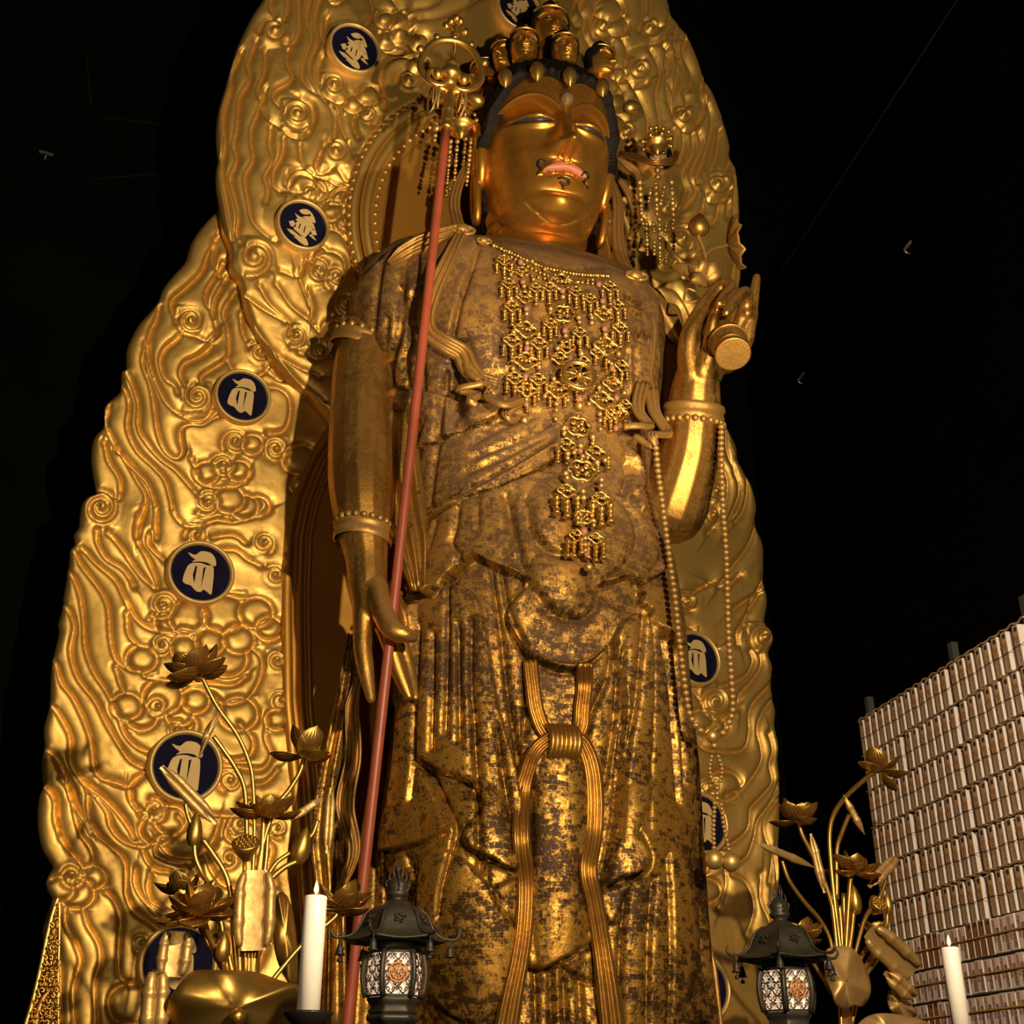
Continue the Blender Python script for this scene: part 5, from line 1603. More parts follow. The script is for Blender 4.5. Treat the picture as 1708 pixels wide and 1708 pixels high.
# heart/lotus shaped big plaque
mb = MB()
mb.tube(np.stack([(.9 + .1 * np.cos(8 * a)) * np.cos(a), (.72 + .08 * np.cos(6 * a)) * np.sin(a), 0 * a], 1), .13, 6, closed=True)
for q in range(4):
    k = np.linspace(0, 5.5, 16); an = q * math.pi / 2 + .78
    mb.tube(np.stack([.45 * math.cos(an) + .20 * (1 - k / 9) * np.cos(k + an), .36 * math.sin(an) + .18 * (1 - k / 9) * np.sin(k + an), .06 + 0 * k], 1), .08, 5)
    mb.ball((.42 * math.cos(an), .34 * math.sin(an), .08), .10, 6, 5)
mb.ball((0, 0, .06), .17, 8, 6); mb.ball((0, .85, 0), .16, 6, 5); mb.ball((0, -.85, 0), .16, 6, 5)
PLAQ2 = mb.mesh('large_openwork_plaque')
# wheel
mb = MB()
mb.tube(np.stack([np.cos(a) * .88, np.sin(a) * .88, 0 * a], 1), .12, 8, closed=True)
mb.tube(np.stack([np.cos(a) * .74, np.sin(a) * .74, 0 * a + .02], 1), .05, 6, closed=True)
for q in range(8):
    an = q * math.pi / 4
    mb.tube([(0, 0, 0), (.42 * math.cos(an), .42 * math.sin(an), .01), (.85 * math.cos(an), .85 * math.sin(an), 0)], [.05, .075, .06], 6)
    mb.ball((1.02 * math.cos(an + .39), 1.02 * math.sin(an + .39), 0), .06, 6, 5)
mb.ball((0, 0, .04), .20, 10, 7)
WHEEL = mb.mesh('wheel_medallion')
# tassel: three beads and a little bell, hanging down from the origin, unit length
mb = MB()
mb.tube([(0, 0, 0), (0, -.8, 0)], .035, 4)
mb.ball((0, -.18, 0), .19, 7, 5); mb.ball((0, -.46, 0), .155, 7, 5); mb.ball((0, -.66, 0), .11, 7, 5)
mb.lathe([(.03, -.68), (.09, -.75), (.13, -.88), (.23, -1.0), (.0, -.96)], 8, (0, 0, 0), (0, 1, 0))
TASS = mb.mesh('tassel')

NORG = hit(930, 440)[0]
neck_o = empty('necklace', NORG, 'long gilt necklace of openwork plaques, rose beads and a wheel on the chest', 'necklace')


def nk_off(y):
    return .05 if y < 760 else .12


def nfr(x, y, off=None):
    P, n = hit(x, y, nk_off(y) if off is None else off)
    return P, FV * .75 + n * .35 - ZUP * .05


def nitem(name, me, mat, x, y, hw, off=None):
    P, n = nfr(x, y, off)
    return put(name, me, mat, neck_o, frame_mat(P, n, hw * px_size(P)), NORG)


def gb(x, y, r):
    nitem('gold_bead', SPH, JEWEL_M, x, y, r)


def pb(x, y, r):
    nitem('rose_bead', SPH_P, PINK, x, y, r)


def tassel(x, y, L, off=None):
    nitem('tassel', TASS, JEWEL, x, y, L, off)


def zc(t, x, y):
    return t[0] + x / t[2], t[1] + y / t[2]


for x, y in ((508, 285), (527, 440), (548, 650), (552, 955), (548, 1180), (553, 1400), (840, 510), (865, 820), (905, 1035), (970, 1360), (1125, 460), (1155, 590), (1168, 805), (1225, 1110), (1260, 1350), (1255, 1590)):
    pb(*zc(CE, x, y), 5.4 if x != 970 else 7)
for x, y, r in ((530, 475, 4.5), (550, 690, 5), (553, 915, 4.8), (548, 1205, 4), (555, 1365, 5), (850, 560, 5), (870, 860, 4.6), (970, 1415, 8), (1160, 635, 5), (1175, 850, 5), (1222, 1075, 4), (1258, 1545, 4),
                (745, 650, 5), (745, 680, 4), (970, 720, 5), (975, 755, 4), (1070, 720, 4.5), (1070, 760, 5), (650, 850, 5), (450, 830, 5), (450, 1120, 5), (655, 1110, 5), (800, 960, 5), (990, 1000, 6), (975, 910, 5.5), (1125, 1270, 5), (770, 1200, 5), (700, 1340, 4.5),
                (880, 1370, 4.5), (790, 1400, 5), (790, 1450, 4), (785, 1520, 4.5), (1130, 1480, 5), (1132, 1530, 4.5), (1135, 1600, 4), (1045, 1400, 4.5), (430, 570, 5), (430, 385, 4), (610, 420, 4), (1200, 1060, 4), (1320, 1310, 5), (1275, 740, 4.5), (700, 340, 4), (600, 280, 4), (1275, 1000, 5),
                (850, 1600, 5), (850, 1640, 4), (1080, 1660, 5), (1080, 1690, 4)):
    gb(*zc(CE, x, y), r)
nitem('gold_drop', SPH, JEWEL, *zc(CE, 540, 1535), 8)
for x, y, w in ((520, 360, 95), (535, 560, 120), (545, 810, 160), (550, 1060, 170), (560, 1290, 130), (830, 440, 170), (880, 950, 110), (1160, 690, 130), (1180, 940, 170), (1230, 1240, 140), (1270, 1470, 150), (1150, 1370, 170), (800, 1290, 160), (1120, 990, 110), (820, 1040, 120), (1010, 1060, 95)):
    nitem('openwork_plaque', PLAQ, JEWEL, *zc(CE, x, y), w / 1.65 / CE[2])
for x, y, w in ((855, 690, 190), (960, 1580, 215)):
    nitem('openwork_plaque', PLAQ2, JEWEL, *zc(CE, x, y), w / 2 / CE[2])
P, n = nfr(*zc(CE, 950, 1190), .17)
put('wheel_medallion', WHEEL, JEWEL, neck_o, frame_mat(P, FV * .95 + ZUP * .12, 32 * px_size(P), ZUP + RV * .25), NORG)
for x, y, w in ((380, 270, 110), (415, 455, 110), (440, 630, 110), (440, 895, 125), (465, 1195, 120), (630, 485, 95), (735, 480, 95), (655, 920, 120), (650, 1205, 120), (745, 765, 100), (950, 515, 100), (980, 835, 100), (1060, 570, 95), (1210, 475, 110), (1270, 620, 105), (1290, 795, 115), (1300, 1090, 110), (1215, 1480, 90), (1330, 1400, 90)):
    X, Y = zc(CE, x, y)
    h = w / 1.7 / CE[2]
    nitem('openwork_plaque', PLAQ, JEWEL, X, Y, h)
    for q, L in ((-.9, 105), (0, 130), (.9, 105)):
        tassel(X + q * h, Y + h * (.35 if q else .7), L / CE[2] * (.9 if w < 105 else 1.0))
for x, y in ((800, 1330), (740, 1340), (860, 1340), (500, 1330), (620, 1330), (560, 1380), (1180, 1440), (1330, 1520), (1100, 1000), (1180, 1030), (950, 1290), (900, 880), (1040, 870), (840, 890)):
    tassel(*zc(CE, x, y), 20)
ch = catmull(cv(*CE, [(300, 150), (420, 200), (560, 265), (700, 320), (850, 355), (1000, 380), (1120, 385), (1200, 390)]), 6)
mb = MB()
for k, (x, y) in enumerate(ch):
    P = hit(x, y, .03)[0]
    mb.ball(P, (.014 if k % 3 else .022), 7, 5)
o = mb.build('neck_chain', JEWEL, neck_o, base=NORG); o['kind'] = 'stuff'
mb = MB()
for pl in ([(380, 190), (400, 330), (560, 380), (800, 420), (1000, 440), (1200, 460)], [(440, 240), (600, 330), (760, 400), (900, 440), (1080, 420)]):
    for x, y in catmull(cv(*CE, pl), 5):
        mb.ball(hit(x, y, .03)[0], .016, 7, 5)
o = mb.build('neck_chain', JEWEL, neck_o, base=NORG); o['kind'] = 'stuff'
# the lower pendant
for x, y, r in ((790, 500, 6), (795, 600, 4.5), (800, 880, 5.5), (805, 930, 5.8), (818, 1245, 5), (818, 1295, 5), (820, 1340, 4.5), (665, 355, 5.5), (665, 395, 4.5), (885, 430, 6), (885, 480, 4.5), (665, 740, 6), (665, 785, 5), (940, 790, 5.5), (940, 835, 4.5), (680, 580, 5.5), (680, 615, 4.5), (730, 570, 4.5), (905, 650, 6), (965, 630, 5),
                (880, 960, 5), (880, 1000, 5), (740, 1080, 4.5), (740, 1115, 4), (885, 1110, 4.5), (885, 1145, 4)):
    gb(*zc(CD, x, y), r)
pb(*zc(CD, 785, 545), 6); pb(*zc(CD, 808, 1190), 7); pb(*zc(CD, 822, 1385), 5)
nitem('gold_drop', SPH, JEWEL, *zc(CD, 830, 1475), 8.5)
nitem('openwork_plaque', PLAQ2, JEWEL, *zc(CD, 790, 715), 25)
nitem('openwork_plaque', PLAQ2, JEWEL, *zc(CD, 810, 1080), 16)
for x, y, w, L in ((680, 490, 130, 120), (910, 560, 150, 120), (665, 880, 135, 170), (940, 935, 130, 180), (730, 1210, 110, 150), (900, 1245, 110, 150)):
    X, Y = zc(CD, x, y); h = w / 1.7 / CD[2]
    nitem('openwork_plaque', PLAQ, JEWEL, X, Y, h)
    for q in (-.9, 0, .9):
        tassel(X + q * h, Y + h * (.35 if q else .7), L / CD[2])

# ------------------------------------------------------------------ prayer beads hanging from the raised wrist
RORG = at_f(1150, 745, .72)
ros = empty('prayer_beads', RORG, 'long string of round gilt prayer beads hanging from the raised wrist', 'prayer beads')
BEAD = sphere_mesh('bead', 12, 8, (1, 1, .86))


def strand(pts, rpx, f, gap=1.75):
    P = catmull([at_f(x, y, f) for x, y in pts], 30)
    L = np.concatenate([[0], np.cumsum(np.linalg.norm(np.diff(P, axis=0), axis=1))])
    r = rpx * px_size(P[len(P) // 2])
    s = 0.0
    while s <= L[-1]:
        c = np.array([np.interp(s, L, P[:, k]) for k in range(3)])
        put('bead', BEAD, BEADS, ros, Matrix.Translation(Vector(c)) @ Matrix.Scale(r, 4), RORG)
        s += r * gap


strand([(1093, 738), (1098, 790), (1106, 850), (1113, 905), (1119, 950), (1126, 1000), (1132, 1060), (1138, 1110), (1143, 1150), (1150, 1190), (1163, 1213), (1176, 1224)], 6.3, .74)
strand([(1203, 712), (1203, 770), (1206, 850), (1211, 920), (1213, 980), (1215, 1060), (1219, 1120), (1222, 1180), (1216, 1205), (1208, 1220), (1199, 1228)], 6.3, .74)
strand([(1187, 1262), (1184, 1280), (1187, 1300), (1194, 1308)], 4.0, .74); strand([(1198, 1262), (1204, 1280), (1202, 1300), (1196, 1312)], 4.0, .74)
strand([(1191, 1244), (1192, 1252)], 6.5, .74); strand([(1196, 1315), (1196, 1334)], 4.8, .74)
strand([(1192, 1340), (1190, 1380), (1191, 1416)], 4.2, .74); strand([(1203, 1342), (1208, 1380), (1216, 1418)], 4.2, .74)
for x, y, r in ((1188, 1228, 11), (1191, 1434, 16.5), (1219, 1438, 16)):
    c = at_f(x, y, .76)
    put('large_bead', SPH, BEADS, ros, Matrix.Translation(Vector(c)) @ Matrix.Scale(r * px_size(c), 4), RORG)

# ------------------------------------------------------------------ ringed staff
PB = at_f(652, 1050, .57); PT = at_f(744, 214, .90)
sd = (PT - PB) / np.linalg.norm(PT - PB)
PB = PT - sd * ((PT[2] - float(ROWZ[0]) - .01) / sd[2])
stf = empty('ringed_staff', PB, 'vermilion lacquered staff with a gilt ringed head in the lowered hand', 'staff')
L = np.linalg.norm(PT - PB)
MB().tube(np.array([PB + sd * t for t in np.linspace(0, L, 30)]), 8.3 * px_size(PT) * .92, 18).build('shaft', STAFF, stf, base=PB)
k = px_size(PT)
MB().lathe([(.001, -2 * k), (11 * k, -2 * k), (12 * k, 2 * k), (10.5 * k, 6 * k), (10.5 * k, 12 * k), (11.5 * k, 14 * k), (10.5 * k, 16 * k), (10 * k, 34 * k), (11 * k, 36 * k), (10 * k, 38 * k), (9.5 * k, 60 * k), (9 * k, 82 * k), (.001, 84 * k)], 22, PT, sd).build('ferrule', JEWEL, stf, base=PB)
su = np.cross(sd, FV); su /= np.linalg.norm(su); su *= np.sign(su @ RV)
k *= 1.12                                                   # picture pixels up the foreshortened shaft
RC = PT + sd * 112 * k + su * -2 * k
tu = np.linspace(-1.35, math.pi + 1.35, 50)
big = [RC + su * (47 * k * math.cos(q) * (1 + .06 * math.cos(3 * q + 1.6))) + sd * (46 * k * math.sin(q)) for q in tu]
big = [RC - sd * 40 * k] + big + [RC - sd * 40 * k]
MB().tube(np.array(big), 6.0 * k * .9, 10).build('large_ring', JEWEL, stf, base=PB)
mb = MB()
for sg in (-1, 1):
    aa = np.linspace(0, 2 * math.pi, 28, endpoint=False)
    mb.tube([RC - sd * 30 * k + su * (sg * 19 * k) + su * 16 * k * math.cos(q) + sd * 13 * k * math.sin(q) + FV * .02 for q in aa], 4.5 * k, 8, closed=True)
    mb.ball(RC - sd * 26 * k + su * sg * 20 * k + FV * .03, 9 * k, 12, 8)
for an in (0.35, 1.05, 1.57, 2.1, 2.8):
    mb.ball(RC + su * 53 * k * math.cos(an) + sd * 52 * k * math.sin(an), 6.5 * k, 10, 7)
mb.build('ring_scrolls', JEWEL, stf, base=PB)['kind'] = 'stuff'
# little pagoda inside the ring and the knob on top
MB().lathe([(.001, -38 * k), (12 * k, -36 * k), (7 * k, -28 * k), (16 * k, -22 * k), (18 * k, -14 * k), (10 * k, -8 * k), (13 * k, -4 * k), (12 * k, 6 * k), (5 * k, 12 * k), (8 * k, 15 * k), (3 * k, 20 * k), (4 * k, 30 * k), (2.5 * k, 40 * k), (.001, 46 * k)], 16, RC, sd).build('pagoda', JEWEL, stf, base=PB)
mb = MB()
tp = RC + sd * 62 * k
mb.lathe([(4 * k, -12 * k), (8 * k, -6 * k), (5 * k, 0), (9 * k, 5 * k), (6 * k, 12 * k), (.001, 14 * k)], 14, tp, sd)
for dx, dy in ((-15, 8), (15, 4), (-8, 18), (6, 22), (0, 26)):
    mb.ball(tp + su * dx * k + sd * dy * k, 6.5 * k, 10, 7)
mb.build('jewel_finial', JEWEL, stf, base=PB)
for sx, sy, r in ((-20, -62, 9), (-24, -66, 11), (17, -60, 9), (20, -66, 11), (23, -62, 8), (-14, -60, 9)):
    c = RC + su * sx * k + sd * sy * k
    aa = np.linspace(0, 2 * math.pi, 24, endpoint=False)
    nn = su * math.cos(sx) + FV * math.sin(sx)
    MB().tube([c + nn * r * k * math.cos(q) + sd * r * 2.1 * k * math.sin(q) for q in aa], 1.6 * k, 6, closed=True).build('jingle_ring', JEWEL_M, stf, base=PB)

# ------------------------------------------------------------------ vase with lotus in the raised hand
V0 = at_f(1223, 591, 1.24); V1 = at_f(1192, 508, .80)
va = V1 - V0; vl = np.linalg.norm(va); va /= vl
vk = px_size(V0)
vas = empty('lotus_vase', V0, 'small gilt vase with lotus held up in the raised fingers', 'vase')
MB().lathe([(.001, 0), (15 * vk, 0), (28 * vk, 0), (29 * vk, 0), (29.4 * vk, .1 * vk), (30.5 * vk, 1 * vk), (30.5 * vk, 4 * vk), (27 * vk, 9 * vk), (26 * vk, 18 * vk), (27.5 * vk, 21 * vk), (31 * vk, 36 * vk), (32 * vk, 48 * vk), (28 * vk, 66 * vk), (18 * vk, 80 * vk), (10 * vk, 92 * vk), (9 * vk, 112 * vk), (12 * vk, 122 * vk), (10 * vk, 130 * vk), (17 * vk, 146 * vk), (15 * vk, 150 * vk), (.001, 146 * vk)], 36, V0, va).build('vase_body', SKIN, vas, base=V0)
mb = MB()
for hh, rr2 in ((46, 32.6), (20, 27), (124, 12.5)):
    aa = np.linspace(0, 2 * math.pi, 40, endpoint=False)
    u = np.cross(va, [0.3, 1, .2]); u /= np.linalg.norm(u); v = np.cross(va, u)
    mb.tube([V0 + va * hh * vk + (u * math.cos(q) + v * math.sin(q)) * rr2 * vk for q in aa], 1.6 * vk, 6, closed=True)
mb.build('raised_bands', RIBBON2, vas, base=V0)['kind'] = 'stuff'
VM = at_f(1174, 470, .86)
ql = MB()
for kx, (ex, ey, ef) in enumerate(((1118, 444, .80), (1146, 446, .9), (1165, 436, .95), (1190, 440, .9), (1200, 455, .85), (1152, 470, 1.0))):
    tip = at_f(ex, ey, ef)
    dv = tip - VM; ln = np.linalg.norm(dv); dv /= ln
    w = np.cross(dv, FV); w /= np.linalg.norm(w)
    pm_ = MB()
    rowp = []
    for t in np.linspace(0, 1, 9):
        wd = .075 * math.sin(math.pi * min(1, t * .80 + .18)) ** .8 * (1 if t < .98 else .15)
        cen = VM + dv * ln * t + FV * .06 * math.sin(t * 3.1)
        rowp.append([cen + w * wd * q + FV * (-.05 * q * q + .03) for q in np.linspace(-1, 1, 7)])
    pm_.grid(np.array(rowp))
    o = pm_.build('lotus_petal', RIBBON, vas, base=V0)
    sm = o.modifiers.new('thickness', 'SOLIDIFY'); sm.thickness = .012
bud = at_f(1164, 394, .86)
MB().tube(catmull([VM, at_f(1178, 440, .86), at_f(1172, 412, .86), bud], 6), 4.2 * vk, 8).build('bud_stem', RIBBON, vas, base=V0)
put('lotus_bud', bud_mesh('lotus_bud', 5, 6), RIBBON2, vas, frame_mat(bud, -FV * .4 + ZUP * .2, .17, ZUP) @ Matrix.Rotation(math.radians(-90), 4, 'X'), V0)
lf = at_f(1217, 408, .74)
MB().tube(catmull([at_f(1176, 426, .86), at_f(1188, 416, .82), lf], 6), 3.2 * vk, 8).build('leaf_stem', RIBBON, vas, base=V0)
rw = []
ln_ = RV * .86 + FV * .35 + ZUP * .1; ln_ /= np.linalg.norm(ln_)
lu = np.cross(ln_, ZUP); lu /= np.linalg.norm(lu); lv = np.cross(lu, ln_)
for t in np.linspace(0.02, 1, 9):
    ring = []
    for q in np.linspace(0, 2 * math.pi, 48, endpoint=False):
        r = 49 * vk * t * (1 + .03 * t * math.cos(7 * q))
        ring.append(lf + (lu * math.cos(q) + lv * math.sin(q)) * r + ln_ * (.07 * t * t + .018 * t * t * math.cos(7 * q) + .01 * math.cos(14 * q)))
    rw.append(ring)
o = MB().grid(np.array(rw), False, True).build('lotus_leaf', RIBBON, vas, base=V0)
sm = o.modifiers.new('thickness', 'SOLIDIFY'); sm.thickness = .012
MB().tube(catmull([at_f(1160, 486, .84), at_f(1146, 482, .84), at_f(1141, 500, .84), at_f(1150, 504, .84), at_f(1165, 502, .84)], 5), 2.6 * vk, 6).build('tendril', RIBBON, vas, base=V0)

# ------------------------------------------------------------------ crown pendants with strings of beads
def pendant(cx, cy, f, strings, w=20):
    C = at_f(cx, cy, f); kk = px_size(C)
    base = MB()
    base.lathe([(.001, 26 * kk), (7 * kk, 24 * kk), (14 * kk, 17 * kk), (w * kk, 6 * kk), (w * 1.1 * kk, 0), (w * .8 * kk, -3 * kk), (w * .45 * kk, -9 * kk), (w * .55 * kk, -13 * kk), (.001, -22 * kk)], 20, C, ZUP)
    for q in range(8):
        an = q * math.pi / 4
        base.ball(C + (RV * math.cos(an) + FV * math.sin(an)) * w * 1.25 * kk + ZUP * 3 * kk, 4.5 * kk, 8, 6)
    base.ball(C + ZUP * 30 * kk, 5.5 * kk, 10, 7)
    for an in np.linspace(-2.6, -.5, 4):
        base.ball(C + RV * math.cos(an) * w * .9 * kk + ZUP * (14 + 10 * math.sin(an + math.pi)) * kk + FV * .08, 4 * kk, 8, 6)
    o = base.build('crown_pendant', JEWEL, statue, base=SORG)
    for (x0, y0, x1, y1, r) in strings:
        mb = MB(); y = y0
        rg = random.Random(int(x0 * 7 + y0))
        while y < y1:
            t = (y - y0) / max(1, y1 - y0)
            rr_ = 1.3 * r * (1.0 if rg.random() < .6 else .68) * (1 - .15 * t)
            p = at_f(x0 + (x1 - x0) * t, y, f + .05 * math.sin(x0))
            mb.ball(p, rr_ * px_size(p), 9, 6)
            y += rr_ * 1.85
        mb.build('bead_string', JEWEL_M, o, base=SORG)
    return o


pendant(1096, 242, .10, [(1096, 272, 1098, 305, 5), (1067, 304, 1071, 366, 4.2), (1086, 316, 1082, 336, 3.6), (1094, 306, 1096, 362, 4.2), (1120, 304, 1124, 372, 4.4), (1108, 312, 1102, 340, 3.6), (1078, 368, 1080, 426, 3.4), (1090, 374, 1092, 392, 3), (1100, 366, 1101, 440, 4), (1112, 372, 1108, 392, 3),
                         (1122, 372, 1124, 420, 3.6), (1092, 404, 1091, 428, 2.8), (1110, 404, 1111, 436, 2.8), (1070, 366, 1076, 382, 3)])
pendant(770, 214, .12, [(740, 232, 728, 308, 4), (752, 236, 744, 330, 3.6), (763, 236, 758, 300, 3.4), (778, 222, 772, 290, 4), (786, 232, 778, 312, 3.4), (754, 310, 746, 322, 3), (766, 300, 762, 330, 3), (728, 214, 724, 240, 5), (772, 196, 776, 220, 4)], 24)
# ------------------------------------------------------------------ dais and altar table below the frame
zr0 = float(ROWZ[0])
dais = MB().box((X0 + .1, 7.45, zr0 / 2 - .005), (5.2, 1.7, zr0 - .01)).build('dais', BLACKL, None, False)
tag(dais, 'low black lacquered dais under the standing figure', 'dais')
MB().box((X0, 8.62, .17), (6.6, .5, .34)).build('plinth', BLACKL, None, False)
tag(bpy.data.objects['plinth'], 'black lacquered plinth under the gilt mandorla', 'plinth')
TZ = 1.25
tb = empty('altar_table', (2.45, 5.5, 0), 'long black lacquered altar table in front of the figure', 'altar table')
MB().box((2.45, 5.5, TZ - .04), (6.3, 2.1, .08)).build('table_top', BLACKL, tb, False, base=(2.45, 5.5, 0))
for sx in (-1, 1):
    for sy in (-1, 1):
        MB().box((2.45 + sx * 2.9, 5.5 + sy * .95, (TZ - .08) / 2), (.14, .14, TZ - .08)).build('leg', BLACKL, tb, False, base=(2.45, 5.5, 0))

# ------------------------------------------------------------------ gilt metal lotus arrangements
def petal_mesh(name, wid=.40, cup=.16, curl=.10, ribs=9):
    nt_, nq = 11, 25
    F_, B_ = [], []
    for t in np.linspace(0, 1, nt_):
        w = wid * max(.02, math.sin(math.pi * (t * .80 + .10)) ** .7) * (1 - .85 * (max(0, t - .80) / .20) ** 2)
        ra, rb_ = [], []
        for q in np.linspace(-1, 1, nq):
            x = w * q
            y = cup * math.sin(t * math.pi * .9) - cup * .9 * q * q * math.sin(t * math.pi) - curl * t ** 3 + .026 * math.cos(ribs * math.pi * q) * math.sin(math.pi * t)
            z = t + .02 * (1 - q * q)
            ra.append((x, -y, z)); rb_.append((x * .98, -y + .02, z))
        F_.append(ra); B_.append(rb_)
    ring = np.array([f + b[::-1] for f, b in zip(F_, B_)])
    return MB().grid(ring, False, True).mesh(name)


PET = petal_mesh('petal', .40, .20, -.05); PET_W = petal_mesh('petal', .42, .26, -.12, 8)
POD = MB().lathe([(.001, -.45), (.10, -.40), (.30, -.10), (.36, .05), (.37, .12), (.33, .15), (.001, .12)], 20)
for kx in range(19):
    rr_ = 0 if kx == 0 else (.13 if kx < 7 else .25); an = kx * 1.047 if kx < 7 else kx * .5236
    POD.ball((rr_ * math.cos(an), rr_ * math.sin(an), .14), .045, 6, 4)
POD = POD.mesh('seed_pod')
BUDM = bud_mesh('bud', 5, 12)


def Rz_to(axis):
    return Vector(axis).normalized().to_track_quat('Z', 'Y').to_matrix().to_4x4()


class Arr:
    def __init__(self, name, loc, label, Y):
        self.o = empty(name, loc, label, 'flower arrangement', 'gilt lotus altar flowers')
        self.org = np.asarray(loc, float); self.Y = Y

    def p(self, x, y, dy=0.0):
        return at_y(x, y, self.Y + dy)

    def dirv(self, dx, dy, toward=0.3):
        v = RIGHT * dx + ZUP * (-dy) - np.array([FWD[0], FWD[1], 0]) * toward
        return v / np.linalg.norm(v)

    def flower(self, x, y, size, ax, opens, dy=0.0, mat=None, seed=0, pod=True, wide=False):
        c = self.p(x, y, dy); s = size * px_size(c)
        A = self.dirv(*ax)
        rg = random.Random(seed + int(x))
        Mf = Matrix.Translation(Vector(c)) @ Rz_to(A) @ Matrix.Scale(s * (.8 if pod else .35), 4)
        f = put('lotus_flower', POD, mat or LOTUS, self.o, Mf, self.org)
        inv = Mf.inverted()
        for (n, th, L, ph) in opens:
            for k in range(n):
                a_ = ph + 2 * math.pi * k / n + rg.uniform(-.12, .12)
                t_ = math.radians(th + rg.uniform(-8, 8))
                Ml = Rz_to(A) @ Matrix.Rotation(a_, 4, 'Z') @ Matrix.Rotation(t_, 4, 'X')
                Mw = Matrix.Translation(Vector(c) - Vector(A) * s * .12) @ Ml @ Matrix.Scale(s * L * rg.uniform(.92, 1.06), 4)
                o = link('petal', PET_W if wide else PET, mat or LOTUS, f)
                o.matrix_local = inv @ Mw
        return f

    def stem(self, pts, r=4.2, dy=0.0, end=True):
        P = [self.p(q[0], q[1], dy + (q[2] if len(q) > 2 else 0)) for q in pts]
        P = catmull(P, 7)
        MB().tube(P, r * px_size(P[0]), 8).build('stem', LOTUS, self.o, base=self.org)

    def bud(self, x, y, w, h, ax, dy=0.0):
        c = self.p(x, y, dy); k = px_size(c)
        A = self.dirv(*ax)
        put('lotus_bud', BUDM, LOTUS, self.o, Matrix.Translation(Vector(c)) @ Rz_to(A) @ Matrix.Diagonal((w * k, w * k, h * k, 1)) @ Matrix.Translation((0, 0, -.5)), self.org)

    def pod(self, x, y, w, ax, dy=0.0):
        c = self.p(x, y, dy)
        put('seed_pod', POD, LOTUS_D, self.o, Matrix.Translation(Vector(c)) @ Rz_to(self.dirv(*ax)) @ Matrix.Scale(w * px_size(c) / .74, 4), self.org)

    def rolled(self, x0, y0, x1, y1, W, R, dy=0.0, mat=None):
        """half-opened leaf, rolled inwards from both sides"""
        a, b = self.p(x0, y0, dy), self.p(x1, y1, dy)
        k = px_size(a); ax = (b - a); L = np.linalg.norm(ax); ax /= L
        vw = CAMP - a; vw /= np.linalg.norm(vw)
        sd_ = np.cross(ax, vw); sd_ /= np.linalg.norm(sd_); nn = np.cross(sd_, ax)
        if nn @ vw < 0:
            nn = -nn
        t = np.linspace(0, 1, 26)
        prof = np.interp(t, [0, .08, .22, .30, .36, .60, .66, .74, .92, 1], [.45, .75, .85, 1.15, .95, 1.0, 1.2, .95, .75, .5])
        mb = MB()
        wp = W / 2 * np.interp(t, [0, .2, .8, 1], [.75, 1, 1, .85])
        if W < 14:
            prof = prof * np.interp(t, [0, .2, .8, 1], [.25, 1, 1, .3])
        for s in (-1, 1):
            mb.tube(np.array([a + ax * L * q + sd_ * (s * wp[i] * k) + nn * R * k * .6 for i, q in enumerate(t)]), prof * R * k, 10)
        sh_ = [[a + ax * L * q + sd_ * (wp[i] * k * u) + nn * (.004 - .25 * R * k * (1 - u * u)) for u in np.linspace(-1, 1, 9)] for i, q in enumerate(np.linspace(-.04, 1.06, 26).clip(-.04, 1.06))]
        sb = [[p_ - nn * .008 for p_ in r_] for r_ in sh_]
        mb.grid(np.array([f_ + b_[::-1] for f_, b_ in zip(sh_, sb)]), False, True)
        return mb.build('rolled_leaf', mat or LOTUS_D, self.o, base=self.org)

    def leaf(self, outline, bulge=.06, dy=0.0, tilt=(0, 0), wav=.02, mat=None, seed=1):
        """open leaf from its outline, with depth given by tilt (metres towards the viewer per pixel)"""
        Q = catmull(outline, 5, True)
        cx, cy = Q.mean(0)
        rows_ = []
        for t in np.linspace(0.03, 1, 8):
            ring = []
            for i, (x, y) in enumerate(Q):
                X = cx + (x - cx) * t; Y_ = cy + (y - cy) * t
                an = 2 * math.pi * i / len(Q)
                d = dy - bulge * (1 - t * t) + tilt[0] * (X - cx) + tilt[1] * (Y_ - cy) + wav * t * t * math.sin(5 * an + seed)
                ring.append(self.p(X, Y_, d))
            rows_.append(ring)
        back = [[q + np.array([0.0, .012, 0]) for q in r_] for r_ in rows_[::-1]]
        return MB().grid(np.array(rows_ + back), False, True).build('lotus_leaf', mat or LOTUS_D, self.o, base=self.org)

    def vase(self, x, y, w):
        top = self.p(x, y, 0.03); k = px_size(top)
        h = top[2] - TZ
        r = w * k
        MB().lathe([(.001, 0), (r * .75, 0), (r * .8, h * .06), (r * .45, h * .18), (r * .9, h * .45), (r, h * .65), (r * .7, h * .85), (r * .45, h * .93), (r * .6, h), (r * .5, h), (.001, h * .9)], 28, (top[0], top[1], TZ)).build('vase', LOTUS, self.o, base=self.org)


